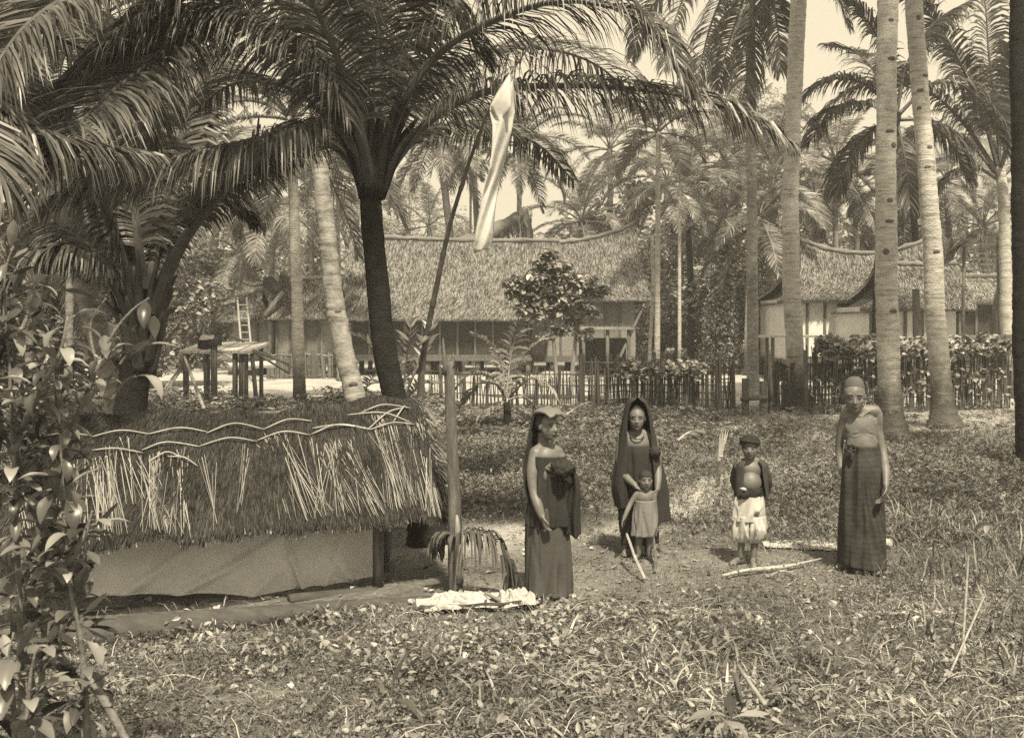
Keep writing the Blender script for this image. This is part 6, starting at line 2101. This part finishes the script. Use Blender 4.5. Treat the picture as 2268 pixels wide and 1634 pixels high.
limb(g, [q(1876, 922, 0.03), q(1905, 912, 0.05), q(1940, 912, 0.03)], [0.052, 0.062, 0.056])
for k in range(4):
    for s in (-1, 1):
        limb(g, [q(1908 + s * 30, 954 + k * 9, 0.01), q(1908 + s * 20, 957 + k * 9, -0.047), q(1908 + s * 9, 952 + k * 9, -0.060)], [0.007, 0.007, 0.005], 8)
limb(g, [q(1945, 918, 0.03), q(1950, 960, 0.05), q(1958, 1004, 0.02), q(1953, 1040, -0.10), q(1946, 1068, -0.18)], [0.048, 0.040, 0.034, 0.035, 0.025])
hand(g, q(1945, 1070, -0.185), (-0.30, -0.08, -0.95), (-0.9, 0.0, 0.2), -1, 0.185, 0.55)
limb(g, [q(1874, 928, 0.04), q(1868, 965, 0.08), q(1866, 1003, 0.10), q(1868, 1040, 0.05), q(1872, 1064, 0.0)], [0.044, 0.038, 0.033, 0.034, 0.025])
hand(g, q(1872, 1066, 0.0), (0.1, -0.2, -0.95), (0.9, -0.2, 0.1), 1, 0.18, 0.6)
for px, dy in ((1888, 0.03), (1932, -0.02)):
    limb(g, [q(px + 4, 1040, 0.0), q(px, 1150, dy - 0.02), q(px + 2, 1246, dy)], [0.075, 0.052, 0.033])
foot(g, q(1890, 1248, 0.03), 0.25, 0.235)
foot(g, q(1940, 1250, -0.02), -0.35, 0.235)
body_mesh(g, man, M['skin_old'], smooth=9)
face_bits(man, hc, 0.275, Rh)
# round cap
g = Geo()
cp = hc + Rh @ np.array((0, 0.008, 0.090))
prof = [(0.0, 0.086), (0.014, 0.088), (0.04, 0.084), (0.072, 0.075), (0.096, 0.057), (0.110, 0.03), (0.113, 0.002)]
a = np.linspace(0, 2 * np.pi, 40, endpoint=False)
Vg = np.array([[cp - Rh @ np.array((0, -0.012, 0.042)) + Rh @ roty(0.05) @ rotx(-0.14) @ np.array((r_ * math.cos(t) * 0.98, r_ * 1.12 * math.sin(t), z_ + 0.012)) for t in a] for z_, r_ in prof])
g.grid(Vg, closed=True)
g.tube(np.vstack([Vg[0], Vg[:1, 0]]), 0.006, 6, cap=False)
o = g.build('cap', M['cap'], man, smooth=True)
g = Geo(); g.ball(hc + Rh @ np.array((0, 0.03, 0.035)), (0.097, 0.112, 0.092), rot=Rh, nu=20, nv=14); g.build('hair', M['hair'], man, smooth=True)
# sarong
zf = lambda py: (1264 - py) * F1.k
cxm = lambda px: (px - CX) * F1.k
rings = [(cxm(1911), F1.D + 0.02, zf(984), 0.136, 0.098, 0.006), (cxm(1911), F1.D + 0.02, zf(1000), 0.146, 0.112, 0.015), (cxm(1910), F1.D, zf(1040), 0.170, 0.140, 0.03), (cxm(1909), F1.D, zf(1110), 0.182, 0.15, 0.035),
         (cxm(1909), F1.D, zf(1190), 0.198, 0.165, 0.035), (cxm(1910), F1.D, zf(1252), 0.205, 0.175, 0.045)]
Vg = drape(rings, 96, FOLD, 60)
a = np.linspace(0, 2 * np.pi, 96, endpoint=False)
for i in range(60):
    t = i / 59
    # the overlapping edge runs down the front left, folds fan out from the knot
    Vg[i, :, 1] -= 0.028 * np.exp(-((((a - 4.2) + np.pi) % (2 * np.pi) - np.pi - 0.05 * t) / 0.10) ** 2)
    for k in range(7):
        ang = 4.15 + (0.15 + 0.22 * k) * (0.25 + t * 1.8)
        Vg[i, :, 1] -= 0.024 * (1 - t * 0.5) * np.exp(-((((a - ang) + np.pi) % (2 * np.pi) - np.pi) / 0.06) ** 2)
    Vg[i, :, 2] += (0.02 * np.sin(a * 2 + 1)) * t + 0.012 * np.sin(a * 1 - 0.5) * (1 - t)
cloth_part(man, 'sarong', Vg, M['sarong'])
g = Geo()
kn = q(1876, 990, -0.09)
for k in range(5):
    aa = k * 1.25
    g.tube(catmull([kn + (0.02 * math.cos(aa), 0, 0.02 * math.sin(aa)), kn + (0.045 * math.cos(aa + 0.6) - 0.01, -0.03, 0.03 * math.sin(aa + 0.6)), kn + (0.03 * math.cos(aa + 1.4), -0.01, 0.035 * math.sin(aa + 1.4))], 8), [0.008, 0.012, 0.014, 0.012, 0.012, 0.012, 0.01, 0.006], 7)
g.tube(catmull([kn, kn + (0.01, -0.02, -0.06), kn + (0.0, -0.01, -0.12)], 6), [0.022, 0.02, 0.018, 0.016, 0.012, 0.006], 7)
g.build('waist_knot', M['sarong'], man, smooth=True)

# ---- woman standing nearest, turned to the right
F2 = Fig(1212, 1328)
q = F2.q
w1 = thing('person', 'woman in dark wrap and long plain skirt with a flat folded headcloth, nearest the shelter', 'person', tuple(q(1212, 1328)))
g = Geo()
Rh = rotz(0.62) @ rotx(-0.04)
hc = q(1214, 944, -0.02)
head(g, hc, 0.225, Rh)
limb(g, [q(1205, 962, 0.02), q(1203, 985, 0.03), q(1205, 1000, 0.02)], [0.048, 0.047, 0.06])
g.ball(q(1212, 1018, 0.02), (0.13, 0.10, 0.12), rot=rotz(0.5), nu=22, nv=14)
g.ball(q(1214, 1045, -0.01), (0.135, 0.115, 0.13), rot=rotz(0.5), nu=22, nv=14)
g.ball(q(1214, 1100, 0.0), (0.12, 0.105, 0.18), nu=20, nv=14)
limb(g, [q(1188, 1000, 0.0), q(1208, 992, 0.03), q(1236, 1002, 0.03)], [0.045, 0.05, 0.045])
limb(g, [q(1186, 1003, -0.01), q(1179, 1045, -0.06), q(1182, 1085, -0.10), q(1192, 1115, -0.15), q(1199, 1135, -0.17)], [0.052, 0.047, 0.038, 0.038, 0.027])
hand(g, q(1200, 1135, -0.175), (0.18, -0.15, -0.95), (0.9, 0.3, 0.2), 1, 0.15, 1.0)
limb(g, [q(1238, 1008, 0.03), q(1256, 1045, 0.0), q(1262, 1062, -0.04), q(1246, 1042, -0.13)], [0.045, 0.042, 0.036, 0.028])
hand(g, q(1243, 1039, -0.14), (-0.8, -0.1, 0.35), (0.1, 0.8, -0.1), 1, 0.16, 0.8)
for px in (1200, 1226):
    limb(g, [q(px, 1130, 0.0), q(px, 1230, 0.0), q(px, 1312, 0.0)], [0.075, 0.05, 0.033])
    foot(g, q(px, 1314, 0.0), 0.6, 0.22)
body_mesh(g, w1, M['skin'])
face_bits(w1, hc, 0.225, Rh)
g = Geo(); g.ball(hc + Rh @ np.array((0, 0.035, 0.03)), (0.085, 0.092, 0.092), rot=Rh, nu=20, nv=14)
g.build('hair', M['hair'], w1, smooth=True)
# folded headcloth: flat pad with a front overhang, long tail down the back
n, m = 34, 22
Vg = np.zeros((n, m, 3))
for i in range(n):
    for j in range(m):
        u, v = i / (n - 1), j / (m - 1) * 2 - 1
        y = 0.12 - 0.25 * u
        zz = 0.122 + 0.028 * math.sin(u * math.pi) - 0.03 * v * v - 0.06 * max(0, u - 0.8) * 5 * 0.35 - 0.035 * max(0, 0.2 - u) * 5
        w_ = 0.092 * (0.82 + 0.3 * math.sin(u * math.pi))
        Vg[i, j] = hc + Rh @ np.array((v * w_, y, zz + 0.004 * math.sin(v * 9 + u * 4)))
cloth_part(w1, 'headcloth', Vg, M['hatcloth'], closed=False, thick=0.022)
pp = [(0.0, 0.115, 0.09), (-0.01, 0.135, -0.02), (-0.03, 0.15, -0.16), (-0.05, 0.16, -0.30), (-0.055, 0.14, -0.46), (-0.05, 0.10, -0.58)]
ctr = catmull([hc + Rh @ np.array(p) for p in pp], 40)
wd = np.interp(np.linspace(0, 1, 40), [0, 0.15, 0.4, 0.8, 1], [0.085, 0.095, 0.10, 0.115, 0.10])
Vg = np.zeros((40, 24, 3))
for j in range(24):
    v = j / 23 * 2 - 1
    off = (Rh @ np.array((1.0, 0, 0)))[None] * (wd * v)[:, None] + (Rh @ np.array((0, -1.0, 0)))[None] * (wd * (0.55 * v * v) + 0.012 * np.sin(v * 11 + np.linspace(0, 3, 40)))[:, None]
    Vg[:, j] = ctr + off
cloth_part(w1, 'back_cloth', Vg, M['shawl'], closed=False, thick=0.008)
zf = lambda py: (1328 - py) * F2.k
cxm = lambda px: (px - CX) * F2.k
rings = [(cxm(1217), F2.D - 0.01, zf(1008), 0.125, 0.122, 0.01), (cxm(1217), F2.D, zf(1030), 0.142, 0.14, 0.03), (cxm(1215), F2.D, zf(1080), 0.140, 0.135, 0.045), (cxm(1212), F2.D, zf(1120), 0.152, 0.14, 0.05), (cxm(1210), F2.D, zf(1162), 0.160, 0.145, 0.05)]
cloth_part(w1, 'wrap', drape(rings, 90, FOLD, 40), M['dress'])
rings = [(cxm(1211), F2.D, zf(1120), 0.145, 0.13, 0.01), (cxm(1211), F2.D, zf(1160), 0.154, 0.138, 0.02), (cxm(1212), F2.D, zf(1230), 0.165, 0.145, 0.03), (cxm(1213), F2.D, zf(1314), 0.17, 0.15, 0.05)]
Vg = drape(rings, 90, FOLD, 40)
a = np.linspace(0, 2 * np.pi, 90, endpoint=False)
for i in range(40):
    Vg[i, :, 2] -= 0.02 * (i / 39) * np.cos(a)
cloth_part(w1, 'skirt', Vg, M['skirt'])
# bundled cloth on the arm and its hanging end
g = Geo()
bc = q(1242, 1032, -0.11)
rr = np.random.default_rng(6)
for k in range(5):
    aa = k * 1.3
    g.tube(catmull([bc + (0.085 * math.cos(aa), -0.03 + 0.03 * math.sin(aa * 2), 0.065 * math.sin(aa)), bc + (0.02 * math.cos(aa + 2), -0.10, 0.02 * math.sin(aa + 2)), bc + (0.09 * math.cos(aa + 2.6), -0.03, 0.065 * math.sin(aa + 2.6))], 9), [0.012, 0.02, 0.026, 0.028, 0.03, 0.028, 0.024, 0.018, 0.01], 9)
g.ball(bc + (0, -0.01, 0), (0.10, 0.06, 0.07), nu=40, nv=26, fn=lambda v: v * (1 + 0.10 * np.sin(v[:, :1] * 14 + v[:, 2:] * 9) + 0.07 * np.sin(v[:, 2:] * 23 - v[:, :1] * 5)))
g.build('cloth_bundle', M['dress'], w1, smooth=True)
n, m = 40, 18
Vg = np.zeros((n, m, 3))
pp = catmull([q(1256, 1030, -0.08), q(1262, 1080, -0.07), q(1262, 1130, -0.06), q(1268, 1178, -0.05)], n)
for i in range(n):
    t = i / (n - 1)
    for j in range(m):
        v = j / (m - 1) * 2 - 1
        wv = 0.055 + 0.025 * math.sin(t * 3) 
        Vg[i, j] = pp[i] + np.array((wv * v, 0.03 * math.sin(v * 6 + t * 3) - 0.01, -0.05 * t * (1 - abs(v - 0.5)) + 0.02 * v * t))
cloth_part(w1, 'hanging_end', Vg, M['shawl'], closed=False, thick=0.006)

# ---- woman behind, under a long black shawl
F3 = Fig(1418, 1226)
q = F3.q
w2 = thing('person', 'woman under a long black shawl over her head, hands on the small child before her', 'person', tuple(q(1418, 1226)))
g = Geo()
Rh = rotz(-0.10) @ rotx(-0.03)
hc = q(1410, 927, -0.02)
head(g, hc, 0.225, Rh, thin=0.95)
limb(g, [q(1411, 945, 0.02), q(1412, 962, 0.03), q(1413, 978, 0.03)], [0.05, 0.05, 0.065])
g.ball(q(1412, 985, 0.03), (0.15, 0.10, 0.11), nu=22, nv=14)
g.ball(q(1413, 1030, 0.02), (0.14, 0.115, 0.20), nu=22, nv=14)
limb(g, [q(1382, 971, 0.03), q(1412, 960, 0.04), q(1444, 969, 0.03)], [0.045, 0.055, 0.045])
limb(g, [q(1380, 974, 0.02), q(1374, 1010, 0.0), q(1376, 1040, -0.04), q(1388, 1056, -0.12), q(1400, 1066, -0.19)], [0.046, 0.042, 0.036, 0.034, 0.026])
hand(g, q(1401, 1067, -0.20), (0.75, -0.5, -0.35), (0.2, 0.3, -0.9), 1, 0.165, 0.5)
limb(g, [q(1446, 974, 0.02), q(1454, 1010, -0.02), q(1455, 1036, -0.06), q(1453, 1058, -0.13), q(1450, 1076, -0.18)], [0.046, 0.042, 0.036, 0.034, 0.026])
hand(g, q(1450, 1077, -0.19), (-0.3, -0.4, -0.8), (-0.8, 0.2, -0.1), -1, 0.165, 0.5)
for px in (1402, 1432):
    limb(g, [q(px, 1100, 0.0), q(px, 1160, 0.0), q(px - (6 if px < 1410 else -4), 1212, 0.0)], [0.075, 0.05, 0.033])
foot(g, q(1394, 1214, 0.0), -0.5, 0.22)
foot(g, q(1438, 1214, 0.0), 0.4, 0.22)
body_mesh(g, w2, M['skin'])
face_bits(w2, hc, 0.225, Rh)
g = Geo(); g.tube(np.array([hc + np.array((0.062 * math.cos(t), -0.005 - 0.062 * math.sin(t), -0.155 - 0.022 * math.sin(t))) for t in np.linspace(-0.3, math.pi + 0.3, 20)]), 0.006, 6)
g.build('neck_beads', M['eye'], w2, smooth=True)
zf = lambda py: (1226 - py) * F3.k
cxm = lambda px: (px - CX) * F3.k
rings = [(cxm(1413), F3.D + 0.02, zf(985), 0.150, 0.122, 0.01), (cxm(1413), F3.D + 0.02, zf(1000), 0.160, 0.140, 0.02), (cxm(1414), F3.D + 0.01, zf(1060), 0.155, 0.14, 0.04), (cxm(1415), F3.D, zf(1130), 0.155, 0.145, 0.05), (cxm(1417), F3.D, zf(1202), 0.150, 0.14, 0.06)]
cloth_part(w2, 'dress', drape(rings, 90, FOLD, 50), M['dress'])
# shawl: open at the front, from the crown of the head to the thighs
n, m = 70, 60
Vg = np.zeros((n, m, 3))
zs = np.linspace(0, 1, n)
for i, t in enumerate(zs):
    py = np.interp(t, [0, 0.02, 0.06, 0.18, 0.4, 0.75, 1], [882, 883, 889, 920, 985, 1090, 1120])
    hwL = np.interp(t, [0, 0.02, 0.05, 0.10, 0.2, 0.4, 0.7, 1], [5, 14, 20, 25, 31, 44, 57, 50]) * F3.k
    hwR = np.interp(t, [0, 0.02, 0.05, 0.10, 0.2, 0.4, 0.7, 1], [5, 14, 20, 25, 30, 46, 64, 66]) * F3.k
    dep = np.interp(t, [0, 0.02, 0.05, 0.1, 0.3, 0.6, 1], [0.02, 0.07, 0.11, 0.13, 0.15, 0.17, 0.18])
    op = np.interp(t, [0, 0.03, 0.07, 0.12, 0.2, 0.4, 1], [0.2, 0.3, 0.72, 0.85, 0.9, 0.62, 0.5])      # front opening half-angle
    for j in range(m):
        v = j / (m - 1) * 2 - 1
        th = v * (math.pi - op * 1.0)       # 0 at the back
        f = 1 + 0.045 * math.sin(th * 9 + t * 3) * t + 0.03 * math.sin(th * 17 - t * 5) * t
        w_ = hwL if math.sin(th) < 0 else hwR
        zz = zf(py) - (0.14 * t * max(0, v) ** 1.0 if v > 0 else 0) - 0.02 * abs(math.sin(th * 4)) * (t > 0.97)
        Vg[i, j] = (cxm(1411 + 6 * t) + w_ * math.sin(th) * f, F3.D + 0.03 + dep * math.cos(th) * f - 0.01, zz)
cloth_part(w2, 'shawl', Vg, M['shawl'], closed=False, thick=0.008)
g = Geo(); g.ball(hc + Rh @ np.array((0, 0.026, 0.038)), (0.082, 0.094, 0.084), rot=Rh, nu=20, nv=14)
g.build('hair', M['hair'], w2, smooth=True)
g = Geo()
bc = q(1447, 998, -0.10)
for k in range(6):
    aa = k * 1.1
    g.tube(catmull([bc + (0.04 * math.cos(aa), 0, 0.05 * math.sin(aa)), bc + (0.01, -0.035, 0), bc + (0.04 * math.cos(aa + 2.6), 0, 0.05 * math.sin(aa + 2.6))], 8), 0.02, 7)
g.build('shawl_knot', M['shawl'], w2, smooth=True)

# ---- small child, wrapped in a short cloth
F4 = Fig(1430, 1224, F3.D - 0.24)
q = F4.q
kid = thing('person', 'small child in a short plain wrap standing before the shawled woman', 'person', tuple(q(1430, 1224)))
g = Geo()
Rh = rotz(0.05) @ rotx(-0.03)
hc = q(1430, 1049, -0.01)
head(g, hc, 0.17, Rh, thin=1.04)
limb(g, [q(1430, 1062, 0.01), q(1430, 1074, 0.01)], [0.03, 0.035])
g.ball(q(1428, 1087, 0.01), (0.082, 0.062, 0.075), nu=18, nv=12)
g.ball(q(1428, 1115, 0.0), (0.078, 0.068, 0.09), nu=18, nv=12)
limb(g, [q(1411, 1080, 0.01), q(1430, 1076, 0.01), q(1447, 1080, 0.01)], [0.028, 0.032, 0.028])
limb(g, [q(1410, 1081, 0.01), q(1398, 1098, 0.0), q(1388, 1116, -0.03), q(1381, 1131, -0.05)], [0.028, 0.024, 0.022, 0.017])
hand(g, q(1381, 1131, -0.05), (-0.35, -0.3, -0.85), (0.8, -0.3, -0.2), -1, 0.10, 0.4)
limb(g, [q(1448, 1081, 0.01), q(1450, 1105, 0.0), q(1452, 1128, -0.02), q(1452, 1145, -0.04)], [0.028, 0.024, 0.022, 0.017])
hand(g, q(1452, 1146, -0.04), (0.05, -0.3, -0.9), (-0.8, -0.3, -0.2), 1, 0.10, 0.4)
limb(g, [q(1419, 1140, 0.0), q(1416, 1175, 0.0), q(1414, 1213, 0.0)], [0.044, 0.034, 0.023])
limb(g, [q(1438, 1140, 0.0), q(1438, 1175, 0.0), q(1438, 1213, 0.0)], [0.044, 0.034, 0.023])
foot(g, q(1412, 1215, 0.0), -0.5, 0.13)
foot(g, q(1439, 1215, 0.0), 0.35, 0.13)
body_mesh(g, kid, M['skin'], voxel=0.0055, smooth=4)
face_bits(kid, hc, 0.17, Rh)
g = Geo(); g.ball(hc + Rh @ np.array((0, 0.012, 0.030)), (0.062, 0.073, 0.066), rot=Rh, nu=20, nv=14); g.build('hair', M['hair'], kid, smooth=True)
zf = lambda py: (1224 - py) * F4.k
cxm = lambda px: (px - CX) * F4.k
rings = [(cxm(1429), F4.D, zf(1092), 0.090, 0.078, 0.02), (cxm(1429), F4.D, zf(1115), 0.092, 0.084, 0.05), (cxm(1429), F4.D, zf(1145), 0.100, 0.086, 0.06), (cxm(1428), F4.D, zf(1172), 0.106, 0.090, 0.07)]
cloth_part(kid, 'wrap', drape(rings, 70, FOLD, 24), M['wrapcloth'])

# ---- boy
F5 = Fig(1655, 1250)
q = F5.q
boy = thing('person', 'boy in open dark jacket and pale knee-length wrapped trousers, arms behind his back', 'person', tuple(q(1655, 1250)))
g = Geo()
Rh = rotz(-0.22) @ rotx(-0.04)
hc = q(1660, 993, -0.01)
head(g, hc, 0.195, Rh, thin=1.02)
limb(g, [q(1662, 1008, 0.01), q(1663, 1022, 0.02)], [0.035, 0.042])
g.ball(q(1664, 1042, 0.02), (0.105, 0.075, 0.09), nu=20, nv=14)
g.ball(q(1661, 1068, -0.01), (0.10, 0.092, 0.10), nu=20, nv=14)
limb(g, [q(1640, 1028, 0.02), q(1663, 1020, 0.02), q(1688, 1028, 0.02)], [0.034, 0.04, 0.034])
for s, pts in ((-1, [q(1639, 1030, 0.02), q(1634, 1060, 0.09), q(1640, 1084, 0.12), q(1655, 1100, 0.14)]), (1, [q(1690, 1031, 0.03), q(1700, 1062, 0.06), q(1700, 1085, 0.10), q(1690, 1112, 0.15)])):
    limb(g, pts, [0.036, 0.032, 0.027, 0.02])
    hand(g, pts[-1], (-s * 0.7, 0.2, -0.5), (0, 1, 0.1), s, 0.13, 0.6)
limb(g, [q(1648, 1110, 0.0), q(1644, 1170, 0.0), q(1640, 1232, 0.0)], [0.062, 0.042, 0.026])
limb(g, [q(1672, 1110, 0.0), q(1672, 1170, -0.02), q(1666, 1238, -0.04)], [0.062, 0.042, 0.026])
foot(g, q(1640, 1236, 0.02), -1.0, 0.19)
foot(g, q(1665, 1240, -0.05), -0.15, 0.19)
body_mesh(g, boy, M['skin'])
face_bits(boy, hc, 0.195, Rh)
g = Geo(); g.ball(hc + Rh @ np.array((0, 0.008, 0.036)), (0.073, 0.083, 0.073), rot=Rh, nu=20, nv=14); g.build('hair', M['hair'], boy, smooth=True)
g = Geo()
for k in range(5):
    a = np.linspace(0, 2 * np.pi, 30)
    z = 0.05 + 0.012 * k
    rr = 0.079 * math.sqrt(max(0.05, 1 - (k / 5.6) ** 2))
    g.tube(np.array([hc + Rh @ rotx(-0.18 + 0.06 * (k % 2)) @ np.array((rr * math.cos(t), 0.012 + rr * 1.14 * math.sin(t), z + 0.005 * math.sin(t * 2 + k))) for t in a]), 0.013, 8, cap=False)
g.ball(hc + Rh @ np.array((0, 0.012, 0.085)), (0.06, 0.07, 0.04), rot=Rh, nu=16, nv=10)
g.build('turban', M['dress'], boy, smooth=True)
zf = lambda py: (1250 - py) * F5.k
cxm = lambda px: (px - CX) * F5.k
# wrapped trousers: hips cloth then two legs
rings = [(cxm(1661), F5.D, zf(1094), 0.118, 0.100, 0.02), (cxm(1661), F5.D, zf(1112), 0.125, 0.112, 0.06), (cxm(1659), F5.D, zf(1135), 0.138, 0.12, 0.07), (cxm(1657), F5.D, zf(1152), 0.145, 0.12, 0.07)]
cloth_part(boy, 'trousers', drape(rings, 80, FOLD, 26), M['trouser'])
for px, pb, dyy in ((1643, 1642, 0.0), (1673, 1671, -0.02)):
    rings = [(cxm(px), F5.D, zf(1140), 0.078, 0.105, 0.03), (cxm(px), F5.D + dyy, zf(1168), 0.086, 0.10, 0.08), (cxm(pb), F5.D + dyy, zf(1188), 0.074, 0.085, 0.08), (cxm(pb), F5.D + dyy, zf(1199), 0.054, 0.06, 0.08)]
    cloth_part(boy, 'trouser_leg', drape(rings, 60, FOLD, 22), M['trouser'])
rings = [(cxm(1661), F5.D, zf(1078), 0.112, 0.098, 0.01), (cxm(1661), F5.D, zf(1086), 0.119, 0.106, 0.02), (cxm(1661), F5.D, zf(1096), 0.120, 0.105, 0.01)]
cloth_part(boy, 'belt', drape(rings, 60, FOLD, 10), M['belt'], thick=0.01)
g = Geo(); g.ball(q(1645, 1092, -0.10), (0.045, 0.02, 0.035), rot=roty(-0.3), nu=14, nv=9); g.build('belt_pouch', M['belt'], boy, smooth=True)
g = Geo(); g.tube(catmull([q(1648, 1082, -0.10), q(1640, 1078, -0.115), q(1633, 1078, -0.10)], 6), [0.008, 0.014, 0.016, 0.014, 0.01, 0.004], 7); g.build('cloth_tip', M['sheath'], boy, smooth=True)
# open jacket
n, m = 30, 50
Vg = np.zeros((n, m, 3))
for i in range(n):
    t = i / (n - 1)
    py = 1020 + t * 84
    hw_ = np.interp(t, [0, 0.12, 0.5, 1], [0.07, 0.125, 0.135, 0.142])
    dp = np.interp(t, [0, 0.15, 0.6, 1], [0.065, 0.095, 0.115, 0.12])
    op = np.interp(t, [0, 0.2, 0.6, 1], [0.75, 0.62, 0.72, 0.85])
    for j in range(m):
        v = j / (m - 1) * 2 - 1
        th = v * (math.pi - op)
        f = 1 + 0.03 * math.sin(th * 7 + t * 4) * t
        Vg[i, j] = (cxm(1665) + hw_ * math.sin(th) * f, F5.D + 0.015 + dp * math.cos(th) * f, zf(py + 3 * math.cos(th * 2)))
cloth_part(boy, 'jacket', Vg, M['jacket'], closed=False, thick=0.008)
for pts in ([q(1638, 1030, 0.02), q(1633, 1060, 0.09), q(1638, 1082, 0.12), q(1650, 1096, 0.14)], [q(1690, 1030, 0.03), q(1702, 1062, 0.06), q(1702, 1086, 0.10), q(1693, 1108, 0.14)]):
    g = Geo()
    c = catmull(pts, 24)
    g.tube(c, np.linspace(0.048, 0.04, 24), 16, prof=1 + 0.06 * np.sin(np.arange(24)[:, None] * 1.1 + np.arange(16)[None, :] * 0.8))
    g.build('sleeve', M['jacket'], boy, smooth=True)

# ------------------------------------------------------------------ air
if HAZE > 0:
    g = Geo()
    g.box((0, 50, 14.5), (150, 130, 31))
    m = bpy.data.materials.new('air')
    m.use_nodes = True
    nt = m.node_tree
    nt.nodes.remove(nt.nodes['Principled BSDF'])
    pv = nt.nodes.new('ShaderNodeVolumePrincipled')
    pv.inputs['Color'].default_value = (0.95, 0.95, 0.95, 1)
    pv.inputs['Density'].default_value = HAZE
    pv.inputs['Anisotropy'].default_value = 0.2
    nt.links.new(pv.outputs[0], nt.nodes['Material Output'].inputs['Volume'])
    o = g.build('haze', m, kind='stuff')
    o['label'] = 'faint bright haze in the air between the palms'
